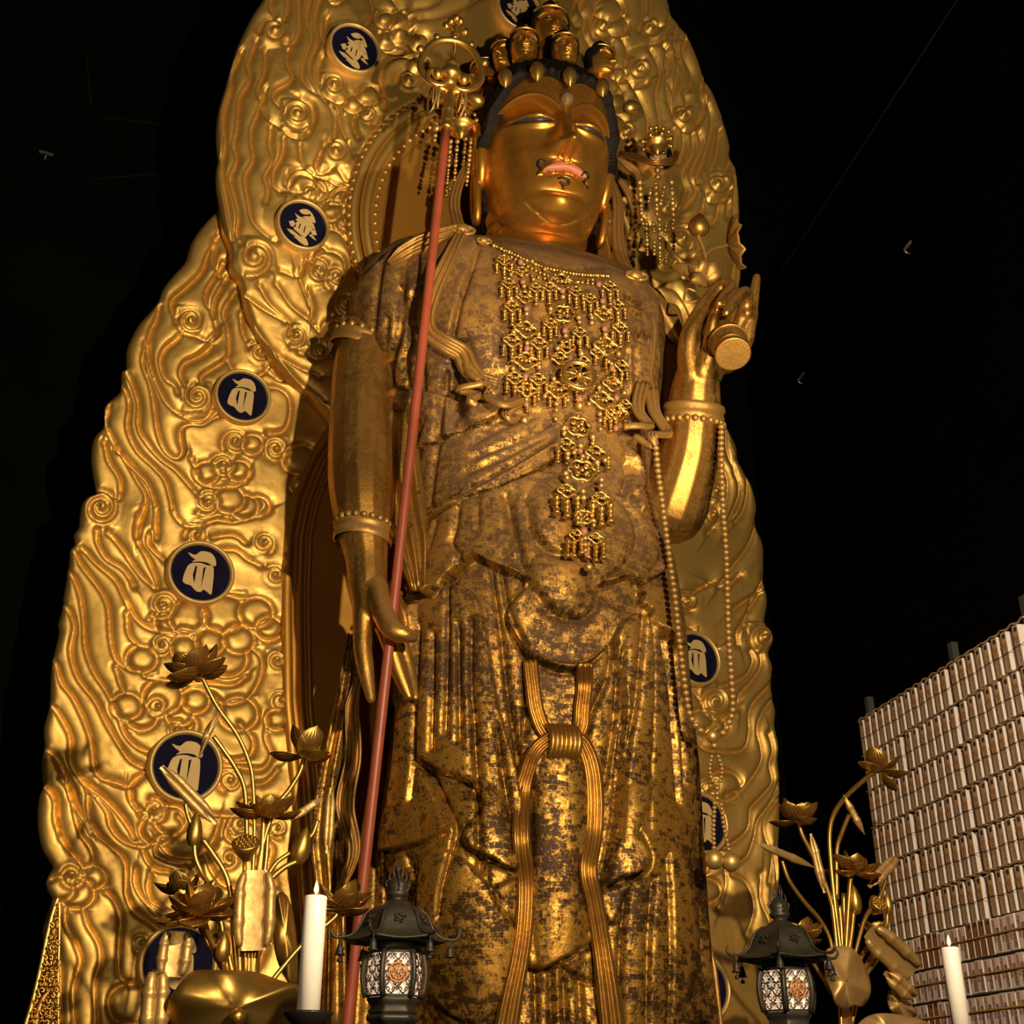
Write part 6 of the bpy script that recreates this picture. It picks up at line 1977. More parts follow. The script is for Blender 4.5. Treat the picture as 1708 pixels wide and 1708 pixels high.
OPEN1 = [(4, 18, .62, .4), (5, 45, .85, 0), (6, 78, 1.0, .3)]
OPEN2 = [(3, 20, .8, .2), (4, 60, 1.0, .6), (4, 95, .95, 0)]
BOWL = [(4, 30, .6, 0), (6, 62, .9, .3), (7, 82, 1.0, 0)]
YL = 6.35
b0 = at_y(415, 1760, YL)
A = Arr('lotus_arrangement', (b0[0], b0[1], TZ), 'gilt metal lotus flowers and rolled leaves beside the left candle', YL)
A.flower(326, 1118, 60, (-.35, -.85, .25), [(3, 22, .9, .4), (4, 48, 1.0, 0), (4, 75, 1.05, .5)], seed=1, wide=True)
A.stem([(336, 1128), (362, 1178), (395, 1225), (415, 1270), (422, 1310), (424, 1400), (418, 1520), (414, 1640)], 3.6)
A.flower(509, 1256, 58, (.05, -1, .15), [(3, 24, .95, .5), (3, 70, 1.0, .2)], seed=4, pod=False, wide=True)
A.stem([(508, 1262), (500, 1288), (482, 1318), (458, 1350), (436, 1420), (424, 1520), (420, 1640)], 4.2)
A.flower(446, 1354, 60, (.0, -1, .2), [(3, 22, .65, .5), (5, 52, .95, 0), (4, 72, 1.0, .4)], seed=3, pod=False, wide=True)
A.stem([(440, 1362), (436, 1430), (428, 1520), (424, 1640)], 4.5)
A.stem([(447, 1362), (444, 1430), (432, 1520), (426, 1640)], 4.0, .05)
A.flower(330, 1516, 66, (.05, -1, .45), [(3, 18, .8, .5), (5, 52, .95, .2), (5, 80, 1.0, 0)], -.12, LOTUS_D, 5, False, True)
A.stem([(340, 1535, -.1), (352, 1570, -.05), (372, 1612), (392, 1660)], 5.0)
A.flower(305, 1486, 54, (-.1, -1, .2), [(3, 25, .9, .2), (4, 60, 1.0, .6)], .12, None, 6, False)
A.stem([(310, 1490, .12), (340, 1560, .1), (390, 1650)], 4)
A.flower(570, 1512, 62, (.05, -1, .2), [(3, 26, .9, .2), (4, 52, 1.0, .3), (3, 76, .9, .7)], seed=7, pod=False, wide=True)
A.stem([(568, 1512), (560, 1528), (546, 1541), (500, 1580), (450, 1640)], 4.2)
A.bud(325, 1384, 26, 56, (.0, -1, .05)); A.stem([(324, 1406), (326, 1430), (336, 1455), (358, 1500, .03), (392, 1640)], 4.2)
A.stem([(338, 1400), (356, 1425), (376, 1458), (385, 1495), (390, 1560), (398, 1640)], 4.5, .03)
A.stem([(309, 1340), (313, 1360), (320, 1378)], 3.6)
A.bud(503, 1412, 32, 62, (.22, -1, .1)); A.stem([(497, 1436), (470, 1450), (445, 1480), (430, 1560), (420, 1640)], 5)
A.stem([(488, 1420), (462, 1438), (446, 1460)], 4, .03); A.stem([(530, 1368), (522, 1390), (510, 1402)], 4)
A.bud(371, 1580, 28, 50, (.05, -1, .1), -.05); A.stem([(372, 1600, -.05), (376, 1650)], 4.5)
A.pod(410, 1412, 47, (.05, -.75, .75), -.05); A.stem([(408, 1428, -.03), (408, 1460), (410, 1640)], 4)
A.rolled(272, 1282, 356, 1368, 11, 7)
A.rolled(427, 1456, 422, 1578, 50, 9.5, -.10)
A.rolled(296, 1556, 286, 1625, 38, 9, -.06)
A.rolled(552, 1318, 546, 1418, 7, 5.5, .1); A.rolled(536, 1332, 488, 1366, 3, 5, .05)
A.leaf([(368, 1188), (362, 1206), (352, 1226), (343, 1246), (332, 1266), (336, 1242), (340, 1222), (350, 1204)], .02, 0, wav=.01)
A.stem([(356, 1228), (372, 1250), (392, 1280), (408, 1318), (412, 1400)], 4, .02)
A.leaf([(470, 1488), (482, 1500), (492, 1540), (497, 1600), (494, 1648), (476, 1630), (460, 1590), (455, 1530), (462, 1495)], .05, .1, mat=LOTUS)
A.leaf([(318, 1622), (360, 1618), (420, 1620), (470, 1636), (506, 1650), (500, 1700), (470, 1760), (390, 1780), (310, 1760), (278, 1712), (286, 1664)], .14, -.10, (0, .0015), .04, LOTUS)
A.rolled(262, 1622, 254, 1740, 20, 13, -.02)
MB().ball(A.p(396, 1695, -.30), .035, 12, 8).build('leaf_boss', LOTUS, A.o, base=A.org)
for k_i in range(5):
    A.stem([(398 + k_i * 9, 1560, .02 * k_i), (400 + k_i * 7, 1620, .02 * k_i), (402 + k_i * 5, 1720)], 4.5)
A.vase(415, 1735, 46)

b0 = at_y(1412, 1740, YL)
B = Arr('lotus_arrangement', (b0[0], b0[1], TZ), 'gilt metal lotus flowers and rolled leaves in front of the prayer slips', YL)
B.flower(1467, 1282, 48, (.2, -1, .2), [(3, 24, .95, .5), (3, 66, 1.0, .2), (1, 110, .9, .9)], seed=1, pod=False, wide=True)
B.stem([(1464, 1284), (1440, 1302), (1412, 1328), (1392, 1356), (1384, 1388), (1386, 1440), (1394, 1520), (1404, 1600)], 3.8)
B.flower(1331, 1366, 48, (.05, -1, .2), [(3, 20, .9, .2), (4, 40, 1.0, .6), (3, 75, 1.0, 0)], seed=2, pod=False, wide=True)
B.stem([(1332, 1370), (1338, 1392), (1352, 1420), (1372, 1462), (1390, 1520), (1400, 1600)], 3.6)
B.flower(1422, 1448, 50, (.05, -1, .25), [(3, 15, .7, .2), (5, 52, .95, 0), (5, 76, 1.0, .5)], seed=3, pod=False, wide=True)
B.stem([(1420, 1452), (1416, 1500), (1410, 1600)], 4)
B.flower(1336, 1562, 48, (.0, -1, .2), [(3, 24, .85, .2), (5, 50, 1.0, .6), (3, 75, 1.0, .1)], .05, seed=4, pod=False, wide=True)
B.stem([(1338, 1566), (1346, 1590), (1360, 1612), (1390, 1660)], 3.5)
B.flower(1462, 1556, 36, (.1, -1, .2), [(3, 25, .85, .2), (4, 60, .95, .6)], .1, seed=5, pod=False, wide=True)
B.stem([(1304, 1434), (1316, 1468), (1340, 1502), (1366, 1532), (1382, 1560), (1390, 1590)], 3.4)
B.bud(1426, 1502, 22, 46, (.0, -1, .1)); B.stem([(1424, 1520), (1420, 1560), (1412, 1610)], 3.8)
B.bud(1481, 1508, 17, 36, (.0, -1, .1)); B.stem([(1480, 1524), (1478, 1545), (1464, 1560), (1440, 1590)], 3.4)
B.pod(1464, 1510, 34, (.35, -.5, .7)); B.stem([(1452, 1516), (1440, 1540), (1424, 1600)], 3.6); B.stem([(1480, 1456), (1474, 1480), (1466, 1500)], 3.2)
B.rolled(1262, 1406, 1352, 1444, 3, 5, -.05); B.rolled(1353, 1394, 1374, 1484, 5, 5)
B.rolled(1408, 1328, 1440, 1388, 2, 5); B.stem([(1416, 1360), (1404, 1390), (1396, 1420), (1396, 1500)], 3.6)
B.rolled(1494, 1432, 1452, 1476, 9, 6, -.04)
B.rolled(1452, 1556, 1522, 1618, 34, 9, -.12); B.rolled(1478, 1624, 1524, 1662, 12, 8, -.08)
B.leaf([(1382, 1582), (1412, 1578), (1432, 1592), (1450, 1630), (1452, 1658), (1440, 1678), (1424, 1676), (1412, 1684), (1396, 1676), (1388, 1654), (1378, 1630), (1376, 1604)], .06, -.14, (0, 0), .03)
B.leaf([(1440, 1700), (1470, 1690), (1520, 1696), (1556, 1712), (1560, 1740), (1500, 1760), (1440, 1750), (1424, 1726)], .10, -.1, (0, .001), .04)
B.leaf([(1490, 1650), (1510, 1665), (1530, 1690), (1515, 1700), (1490, 1690), (1482, 1665)], .04, .02, (0, 0), .03)
for k_i in range(6):
    B.stem([(1386 + k_i * 7, 1490 + 10 * (k_i % 3), .02 * k_i), (1394 + k_i * 5, 1560, .02 * k_i), (1400 + k_i * 3, 1640, .02 * k_i), (1404 + k_i * 3, 1720)], 3.8)
for x0, x1 in ((1440, 1408), (1470, 1418), (1458, 1414)):
    B.stem([(x0, 1590), ((x0 + x1) / 2 - 6, 1640), (x1, 1720)], 3.6, .04)
B.vase(1412, 1735, 38)

# ------------------------------------------------------------------ bronze lanterns
def arabesque(w, h, nx, ny, r):
    mb = MB()
    cw, chh = w / nx, h / ny
    for i in range(nx):
        for j in range(ny):
            cx = -w / 2 + cw * (i + .5); cy = -h / 2 + chh * (j + .5)
            s = 1 if (i + j) % 2 else -1
            k = np.linspace(0, 4.9, 12)
            rr_ = .50 * (1 - k / 6.6)
            mb.tube(np.stack([cx + s * cw * rr_ * np.cos(k + j), cy + chh * rr_ * np.sin(k + j), 0 * k], 1), r, 4)
            mb.tube([(cx - s * cw * .5, cy - chh * .5, 0), (cx - s * cw * .1, cy - chh * .25, 0), (cx + s * cw * .1, cy + chh * .1, 0), (cx + s * cw * .45, cy + chh * .5, 0)], r, 4)
    return mb.mesh('lattice_panel')


def lantern(axx, ytop, ybot, Y, label, rot):
    """sizes below are in picture pixels of the nearer lantern; k makes them metres"""
    top = at_y(axx, ytop, Y); bot = at_y(axx, ybot, Y)
    k = (top[2] - bot[2]) / 228.0                     # finial tip to base plate
    zb = bot[2]
    C = np.array([top[0], Y, zb])
    lo = empty('bronze_lantern', (C[0], C[1], TZ), label, 'lantern', 'bronze altar lanterns')
    org = np.array([C[0], C[1], TZ])

    def z_(v):
        return C + ZUP * v * k

    def hexr(phi, amt):
        m = (phi - rot) % (math.pi / 3) - math.pi / 6
        return (math.cos(math.pi / 6) / math.cos(m)) * amt + (1 - amt)

    nph = 72
    ph = np.linspace(0, 2 * math.pi, nph, endpoint=False)
    # corners lie at rot + n*60deg
    def hexring(r, h, amt=1.0, lift=0.0):
        out = []
        for p in ph:
            m = abs(((p - rot + math.pi / 6) % (math.pi / 3)) - math.pi / 6)          # 0 at corner
            f = 1.0 * (math.cos(math.pi / 6) / math.cos(math.pi / 6 - m)) * amt + (1 - amt)
            up_ = lift * max(0, 1 - m / (math.pi / 6)) ** 2
            out.append(z_(h + up_) + (RV0 * math.cos(p) + FV0 * math.sin(p)) * r * k * f)
        return out
    RV0 = np.array([1.0, 0, 0]); FV0 = np.array([0, 1.0, 0])
    # pedestal down to the table
    MB().grid(np.array([hexring(30, (TZ - zb) / k), hexring(34, (TZ - zb) / k), hexring(34, (TZ - zb) / k + 8), hexring(16, (TZ - zb) / k + 20), hexring(16, -30), hexring(40, -12), hexring(46, -8), hexring(46, 0), hexring(0.1, 0)]), False, True).build('pedestal', BRONZE, lo, base=org)
    # base mouldings
    MB().grid(np.array([hexring(.1, 0), hexring(40, 0), hexring(44, 6), hexring(38, 12, .6), hexring(42, 18, .6), hexring(47, 24), hexring(46, 28), hexring(.1, 28)]), False, True).build('body_base', BRONZE, lo, base=org)
    MB().grid(np.array([hexring(.1, 102), hexring(44, 102), hexring(47, 106), hexring(45, 112, .5), hexring(40, 120, .2), hexring(.1, 120)]), False, True).build('body_collar', BRONZE, lo, base=org)
    hv = np.linspace(28, 103, 9)
    rv = 46 + 9.5 * np.sin(np.linspace(.25, math.pi - .25, 9))
    for i in range(6):                                        # corner ribs
        an = rot + i * math.pi / 3
        d = RV0 * math.cos(an) + FV0 * math.sin(an)
        MB().tube(np.array([z_(h) + d * r * k for h, r in zip(hv, rv)]), 4.6 * k, 8).build('rib', BRONZE, lo, base=org)
    paper = MB().grid(np.array([hexring(r - 7, h) for h, r in zip(hv, rv)]), False, True).build('paper_lining', PAPERLIT, lo, base=org)
    lat = arabesque(1.0, 1.0, 4, 6, .020)
    for i in range(6):
        an = rot + (i + .5) * math.pi / 3
        d = RV0 * math.cos(an) + FV0 * math.sin(an); u = np.cross(ZUP, d)
        me = lat.copy()
        co = np.array([v.co[:] for v in me.vertices])
        hh = 65.5 + co[:, 1] * 66; rr_ = np.interp(hh, hv, rv) * .866 - .5
        W = (np.interp(hh, hv, rv) - 9)
        V = C + hh[:, None] * k * ZUP + d * ((rr_ + co[:, 2] * 40) * k)[:, None] + u * (co[:, 0] * W * k)[:, None]
        me.vertices.foreach_set('co', (V - org).astype(np.float32).ravel())
        lp = link('lattice_panel', me, LATTICE, lo)
        fr = MB()
        for s in (-1, 1):
            fr.tube(np.array([z_(h) + d * (r * .866 + .3) * k + u * s * (r - 9) / 2 * k for h, r in zip(hv, rv)]), 1.6 * k, 6)
        for h in (30, 101):
            r = np.interp(h, hv, rv)
            fr.tube(np.array([z_(h) + d * (r * .866 + .3) * k + u * q * (r - 8) / 2 * k for q in np.linspace(-1, 1, 5)]), 2.0 * k, 6)
        fr.build('panel_frame', BRONZE, lp, base=org)
        if math.cos(an - EMB) > .97:
            c = z_(66) + d * (np.interp(66, hv, rv) * .866 + 1.5) * k
            em = MB()
            aa = np.linspace(0, 2 * math.pi, 40, endpoint=False)
            em.tube([c + u * 15.5 * k * math.cos(q) + ZUP * 15.5 * k * math.sin(q) for q in aa], 1.7 * k, 6, closed=True)
            em.tube([c + u * 10.5 * k * math.cos(q) + ZUP * 10.5 * k * math.sin(q) for q in aa], 1.5 * k, 6, closed=True)
            em.tube([c - u * 15 * k, c + u * 15 * k], 1.8 * k, 6); em.tube([c - ZUP * 15 * k, c + ZUP * 15 * k], 1.8 * k, 6)
            for q in range(4):
                e_ = math.pi / 4 + q * math.pi / 2
                em.tube([c + u * 6 * k * math.cos(e_) + ZUP * 6 * k * math.sin(e_), c + u * 15 * k * math.cos(e_) + ZUP * 15 * k * math.sin(e_)], 1.1 * k, 5)
                em.ball(c + u * 17.5 * k * math.cos(e_) + ZUP * 17.5 * k * math.sin(e_), 1.8 * k, 6, 5)
            em.build('round_emblem', EMBLEM, lp, base=org)
    # roof
    prof = [(30, 180), (40, 178), (52, 168), (60, 154), (67, 138), (78, 126), (92, 121), (94, 118), (60, 119), (40, 121)]
    MB().grid(np.array([hexring(r, h, 1.0 if r > 45 else .5, 5.0 * max(0, (r - 62) / 30)) for r, h in prof]), False, True).build('roof', BRONZE, lo, base=org)
    for q in range(36):                                      # rafters under the eaves
        an = 2 * math.pi * q / 36
        d = RV0 * math.cos(an) + FV0 * math.sin(an)
        MB().tube([z_(119.5) + d * 50 * k, z_(118) + d * 70 * k], 1.6 * k, 5).build('rafter', BRONZE, lo, base=org)
    for i in range(6):
        an = rot + i * math.pi / 3
        d = RV0 * math.cos(an) + FV0 * math.sin(an)
        pts = [z_(178) + d * 38 * k, z_(169) + d * 52.5 * k, z_(155) + d * 60.5 * k, z_(140) + d * 68 * k, z_(130) + d * 80 * k, z_(126) + d * 96 * k, z_(127) + d * 108 * k, z_(136) + d * 114 * k, z_(142) + d * 111 * k]
        MB().tube(catmull(pts, 4), np.interp(np.linspace(0, 1, 33), [0, .6, .8, 1], [1.8, 2.6, 3.0, 1.4]) * k, 7).build('roof_ridge', BRONZE, lo, base=org)
        bc = z_(112) + d * 97 * k
        wb_ = MB().lathe([(1.2 * k, 12 * k), (1.2 * k, 4 * k), (4 * k, 2 * k), (6 * k, -5 * k), (7 * k, -12 * k), (9.5 * k, -16 * k), (8.5 * k, -16 * k), (.001, -10 * k)], 14, bc, ZUP).build('wind_bell', BRONZE, lo, base=org)
        MB().tube([bc - ZUP * 12 * k, bc - ZUP * 22 * k], .9 * k, 5).lathe([(.001, -21 * k), (4 * k, -22 * k), (4.5 * k, -27 * k), (.001, -28 * k)], 8, bc, ZUP).build('clapper', BRONZE, wb_, base=org)
        d2 = RV0 * math.cos(an + math.pi / 6) + FV0 * math.sin(an + math.pi / 6); u2 = np.cross(ZUP, d2)
        cc_ = z_(156) + d2 * 54.5 * k; vv = ZUP * .83 - d2 * .55
        rl = MB()
        for q in range(5):
            kk = np.linspace(0, 6.0, 14)
            o2 = (6.5 * math.cos(q * 1.257), 6.5 * math.sin(q * 1.257))
            rl.tube([cc_ + u2 * (o2[0] + 4.5 * (1 - x / 8) * math.cos(x + q)) * k + vv * (o2[1] + 4.5 * (1 - x / 8) * math.sin(x + q)) * k for x in kk], 1.2 * k, 5)
        rl.build('cloud_relief', BRONZE, lo, base=org)
    MB().lathe([(30 * k, 178 * k), (24 * k, 184 * k), (20 * k, 188 * k), (14 * k, 190 * k), (12 * k, 194 * k), (18 * k, 197 * k), (20 * k, 203 * k), (16 * k, 206 * k), (19 * k, 212 * k), (18 * k, 220 * k), (10 * k, 230 * k), (.001, 236 * k)], 24, C, ZUP).build('jewel_finial', BRONZE, lo, base=org)
    for i in range(4):
        an = EMB + i * math.pi / 2
        d = RV0 * math.cos(an) + FV0 * math.sin(an)
        fl = MB()
        for j, (b0_, hh) in enumerate(((16, 14), (19, 12), (13, 20), (6, 30))):
            bz = z_(206 + j * 8)
            fl.tube(catmull([bz + d * b0_ * k, bz + d * (b0_ + 3) * k + ZUP * hh * .5 * k, bz + d * (b0_ - 1) * k + ZUP * hh * k], 5), np.linspace(2.6, .3, 11) * k, 6)
        fl.build('flame_crest', BRONZE, lo, base=org)
    return lo


EMB = math.radians(-104)
lantern(664, 1466, 1694, 5.2, 'dark bronze lantern with lit scrollwork panels in front of the robe', EMB - math.pi / 6)
EMB = math.radians(-102)
lantern(1298, 1502, 1716, 5.2, 'dark bronze lantern with lit scrollwork panels in front of the mandorla edge', EMB - math.pi / 6)

# ------------------------------------------------------------------ candles
def candle(x0, y0, x1, y1, rpx, Y, label, dish):
    t = at_y(x0, y0, Y); b = at_y(x1, y1, Y)
    k = px_size(t)
    b = np.array([t[0], t[1], b[2]])
    h = t[2] - b[2]
    c = empty('candle', b, label, 'candle')
    r = rpx * k
    MB().lathe([(.001, 0), (r, 0), (r, h * .985), (r * .96, h * .995), (r * .80, h), (r * .55, h * .985), (.001, h * .975)], 32, b).build('wax', WAX, c, base=b)
    MB().tube([b + ZUP * h * .97, b + ZUP * (h + .02)], .003, 6).build('wick', INK, c, base=b)
    MB().lathe([(.001, 0), (.007, .008), (.009, .018), (.006, .034), (.002, .048), (.0005, .052)], 12, b + ZUP * (h + .005)).build('flame', FLAME, c, base=b)
    s = empty('candle_stand', (b[0], b[1], TZ), dish, 'candle stand')
    so = np.array([b[0], b[1], TZ]); H = b[2] - TZ
    MB().lathe([(.001, H - .001), (r * 1.5, H - .001), (r * 2.15, H + .012), (r * 2.2, H + .006), (r * 1.5, H - .03), (r * .5, H - .06), (r * .45, H * .5), (r * .8, H * .42), (r * .45, H * .35), (r * .5, .08), (r * 2.4, .03), (r * 2.4, 0), (.001, 0)], 32, so).build('stand', BLACKL, s, base=so)
    return c


candle(527, 1494, 514, 1693, 18.8, 4.75, 'tall white burning candle left of the lantern', 'black candle stand under the left candle')
candle(1584, 1580, 1600, 1735, 14.6, 4.75, 'tall white burning candle in front of the prayer slips', 'black candle stand under the right candle')

# ------------------------------------------------------------------ gilt openwork ornament, lower left corner
YO = 5.3
og = at_y(70, 1740, YO)
orn = empty('openwork_ornament', (og[0], og[1], TZ), 'glittering gilt openwork ornament rising at the lower left corner', 'ornament')
oo = np.array([og[0], og[1], TZ])


def po(x, y, d=0.0):
    return at_y(x, y, YO + d)


edge = [(97, 1496), (86, 1530), (78, 1565), (71, 1600), (62, 1640), (52, 1680), (40, 1720), (34, 1760)]
MB().tube(catmull([po(*q) for q in edge], 6), 4.5 * px_size(og), 8).build('outer_edge', JEWEL, orn, base=oo)
MB().tube(catmull([po(99, 1500), po(99, 1560), po(97, 1640), (po(98, 1760))], 6), 2.5 * px_size(og), 8).build('inner_edge', JEWEL, orn, base=oo)
net = MB(); rg = random.Random(3)
for j in range(27):
    y = 1508 + j * 9
    xl = np.interp(y, [q[1] for q in edge], [q[0] for q in edge])
    n = max(1, int((98 - xl) / 7))
    for i in range(n):
        x = xl + (98 - xl) * (i + .5 + .3 * (j % 2)) / n
        kk = np.linspace(0, 5.5, 9)
        net.tube([po(x + 4.2 * math.cos(q + j) * (1 - q / 9), y + 5.2 * math.sin(q + j) * (1 - q / 9), .015 * math.sin(i * 2 + j)) for q in kk], .005, 4)
        if rg.random() < .5:
            net.ball(po(x, y, -.02), .006, 6, 4)
net.build('scroll_net', RIBBON2, orn, base=oo)['kind'] = 'stuff'
MB().tube(catmull([po(98, 1650), po(80, 1655), po(66, 1680), (po(58, 1720)), po(56, 1760)], 6), 5 * px_size(og), 8).build('scroll_bracket', RIBBON2, orn, base=oo)
MB().box((og[0], og[1], (TZ + po(60, 1755)[2]) / 2), (.14, .06, po(60, 1755)[2] - TZ)).build('post', BLACKL, orn, False, base=oo)

# ------------------------------------------------------------------ small hooks on the dark walls
def hook(P, n, label):
    P = np.asarray(P); n = np.asarray(n, float)
    u = np.cross(ZUP, n)
    o = MB().box(P + n * .004, (.12, .03, .012), (u, ZUP, n)).build('wall_hook', STEEL, None, False)
    k = np.linspace(0, 4.2, 12)
    h = MB().tube([P + n * (.012 + .03 * math.sin(x)) - ZUP * (.02 + .03 * (1 - math.cos(x))) for x in k], .008, 6).build('hook', STEEL, o)
    tag(o, label, 'hook')


hook(at_y(77, 256, 9.50), (0, -1, 0), 'small steel hook high on the dark wall, upper left')
wrf = wr0 + WN * 0.05
hook(at_plane(1515, 410, wrf, WN), WN, 'small steel hook high on the dark wall, upper right')
hook(at_plane(1337, 628, wrf, WN), WN, 'small steel hook on the dark wall beside the vase')
# ------------------------------------------------------------------ rack of prayer slips on the right
RP0 = -WN * 4.60


def on_rack(x, y):
    return at_plane(x, y, RP0, WN)


def slip_face(name, base, ink, red, crest=True, dens=.50):
    m, nt, b = newmat(name)
    uv = coords(nt, 'UV')
    rnd = N(nt, 'ShaderNodeObjectInfo').outputs['Random']
    sep = N(nt, 'ShaderNodeSeparateXYZ'); nt.links.new(uv, sep.inputs[0])
    sc = N(nt, 'ShaderNodeVectorMath', operation='MULTIPLY_ADD')
    nt.links.new(uv, sc.inputs[0]); sc.inputs[1].default_value = (9.0, 34.0, 1.0)
    cmb = N(nt, 'ShaderNodeCombineXYZ'); nt.links.new(rnd, cmb.inputs[0]); nt.links.new(rnd, cmb.inputs[1])
    s2 = N(nt, 'ShaderNodeVectorMath', operation='SCALE'); nt.links.new(cmb.outputs[0], s2.inputs[0]); s2.inputs['Scale'].default_value = 37.0
    nt.links.new(s2.outputs[0], sc.inputs[2])
    n1 = noise(nt, sc.outputs[0], 1.0, 3, .7)
    tx_ = ramp(nt, n1, dens, g(0), dens + .05, g(1))

    def band(sock, lo, hi):
        a = N(nt, 'ShaderNodeMath', operation='GREATER_THAN'); nt.links.new(sock, a.inputs[0]); a.inputs[1].default_value = lo
        c = N(nt, 'ShaderNodeMath', operation='LESS_THAN'); nt.links.new(sock, c.inputs[0]); c.inputs[1].default_value = hi
        d = N(nt, 'ShaderNodeMath', operation='MULTIPLY'); nt.links.new(a.outputs[0], d.inputs[0]); nt.links.new(c.outputs[0], d.inputs[1])
        return d.outputs[0]

    def mul(a, c):
        d = N(nt, 'ShaderNodeMath', operation='MULTIPLY'); nt.links.new(a, d.inputs[0]); nt.links.new(c, d.inputs[1])
        return d.outputs[0]
    U, V = sep.outputs[0], sep.outputs[1]
    txt = mul(tx_, mul(band(U, .50, .92), band(V, .04, .72)))
    rd = mul(tx_, mul(band(U, .08, .40), band(V, .30, .95)))
    c = mix(nt, txt, rgb(*base), rgb(*ink))
    c = mix(nt, rd, c, rgb(*red))
    if crest:
        sp = mul(band(U, .32, .82), band(V, .84, .955))
        cr = mul(ramp(nt, n1, .34, g(0), .38, g(1)), sp)
        c = mix(nt, cr, c, rgb(.012, .010, .008))
    nt.links.new(c, b.inputs['Base Color'])
    b.inputs['Roughness'].default_value = .7
    return m


F_UP = slip_face('printed_slip_face', (.38, .25, .155), (.04, .03, .022), (.34, .09, .045))
F_LO = slip_face('printed_placard_face', (.60, .48, .42), (.04, .025, .022), (.30, .05, .04), False, .43)
F_BR = slip_face('brown_placard_face', (.22, .085, .030), (.02, .012, .008), (.10, .03, .015), True, .52)
WHITE = plain('white_slip_paper', (.66, .58, .52), .75, 0, .12, 5)
TANW = plain('pale_cedar_rail', (.36, .21, .10), .6, 0, .3, 12)
CORD = gold_mat('gold_red_cord', (.55, .22, .05), .4, .5, (.3, .04, .02), .7, 60, 0)
DSTR = plain('dark_cord', (.03, .02, .015), .7)
BAND = gold_mat('gold_paper_band', (.48, .30, .06), .5, .5, (.3, .18, .05), .4, 20, 0)


def slip_meshes(w, t, h):
    """origin at the foot of the front face, x along the wall towards the viewer, y up, z out of the wall"""
    b = MB().box((0, h / 2, -t / 2), (w, h, t)).mesh('slip_body', False)
    V = [(-w / 2 * .98, 0.002, .0012), (w / 2 * .98, 0.002, .0012), (w / 2 * .98, h - .002, .0012), (-w / 2 * .98, h - .002, .0012),
         (-w / 2 * .98, 0.002, 0.0002), (w / 2 * .98, 0.002, .0002), (w / 2 * .98, h - .002, .0002), (-w / 2 * .98, h - .002, .0002)]
    f = mesh('printed_face', V, [(0, 1, 2, 3), (4, 7, 6, 5), (0, 4, 5, 1), (1, 5, 6, 2), (2, 6, 7, 3), (3, 7, 4, 0)], False)
    l = f.uv_layers.new(name='UVMap')
    uvs = {0: (0, 0), 1: (1, 0), 2: (1, 1), 3: (0, 1), 4: (0, 0), 5: (1, 0), 6: (1, 1), 7: (0, 1)}
    for lp in f.loops:
        l.data[lp.index].uv = uvs[lp.vertex_index]
    return b, f


def rack_mat(w, z, rot=0.0, out=0.0):
    c = RP0 + WN * out + WD * w + ZUP * z
    Mm = Matrix.Identity(4)
    ax = -WD
    for i in range(3):
        Mm[i][0] = ax[i]; Mm[i][1] = ZUP[i]; Mm[i][2] = WN[i]; Mm[i][3] = c[i]
    return Mm @ Matrix.Rotation(rot, 4, 'Z')


lL = [(1430, 1195), (1435, 1262), (1444, 1325), (1453, 1390), (1462, 1450), (1485, 1500), (1506, 1564)]
lR = [1037, 1113, 1203, 1286, 1375, 1435, 1521]
zl = np.array([on_rack(*q)[2] for q in lL]); zr_ = np.array([on_rack(1708, y)[2] for y in lR])
zt = (zl + zr_) / 2
zs7 = np.linspace(zt[0], zt[-1], 7)
wfar = on_rack(1431, 1195) @ WD - RP0 @ WD
wnear = on_rack(1745, 1300) @ WD - RP0 @ WD
rng = random.Random(11)
names = ['top', 'second', 'third', 'fourth', 'fifth', 'sixth']
rk_o = np.array(RP0 + WD * (wfar + wnear) / 2)
rack = empty('slip_rack', rk_o, 'black rack holding rows of prayer slips along the right wall', 'rack')
rl = wfar - wnear + .25
zlow = CAMZ - .55
MB().box(rk_o - WN * .09 + ZUP * (zt[0] + zlow) / 2, (rl, .02, zt[0] - zlow), (WD, WN, ZUP)).build('back_board', BLACKL, rack, False, base=rk_o)
for q in (wfar + .02, (wfar + wnear) / 2 - .17, wnear + .05):
    MB().box(RP0 + WD * q - WN * .125 + ZUP * (zt[0] + .20) / 2, (.055, .05, zt[0] + .20), (WD, WN, ZUP)).build('post', POSTM, rack, False, base=rk_o)
RH = zs7[0] - zs7[1]
bme, fme = slip_meshes(.060, .054, RH * .925)
mbk = MB()
for s in (-1, 1):
    kx = np.linspace(0, 2 * math.pi, 12)
    mbk.tube(np.stack([s * (.012 + .011 * np.cos(kx)), .6 * RH + .018 * np.sin(kx), .006 + 0 * kx], 1), .0012, 4)
    mbk.tube([(0, .6 * RH, .006), (s * .016, .5 * RH, .008), (s * .010, .42 * RH, .006)], .0012, 4)
mbk.tube([(-.030, .61 * RH, .004), (0, .60 * RH, .008), (.030, .61 * RH, .004)], .0012, 4)
CME = mbk.mesh('cord')
pitch = .1065
ORD = ['first', 'second', 'third', 'fourth', 'fifth', 'sixth', 'seventh', 'eighth', 'ninth', 'tenth', 'eleventh', 'twelfth', 'thirteenth', 'fourteenth', 'fifteenth', 'sixteenth', 'seventeenth', 'eighteenth', 'nineteenth', 'twentieth',
       'twenty-first', 'twenty-second', 'twenty-third', 'twenty-fourth', 'twenty-fifth', 'twenty-sixth', 'twenty-seventh', 'twenty-eighth', 'twenty-ninth', 'thirtieth', 'thirty-first', 'thirty-second', 'thirty-third']
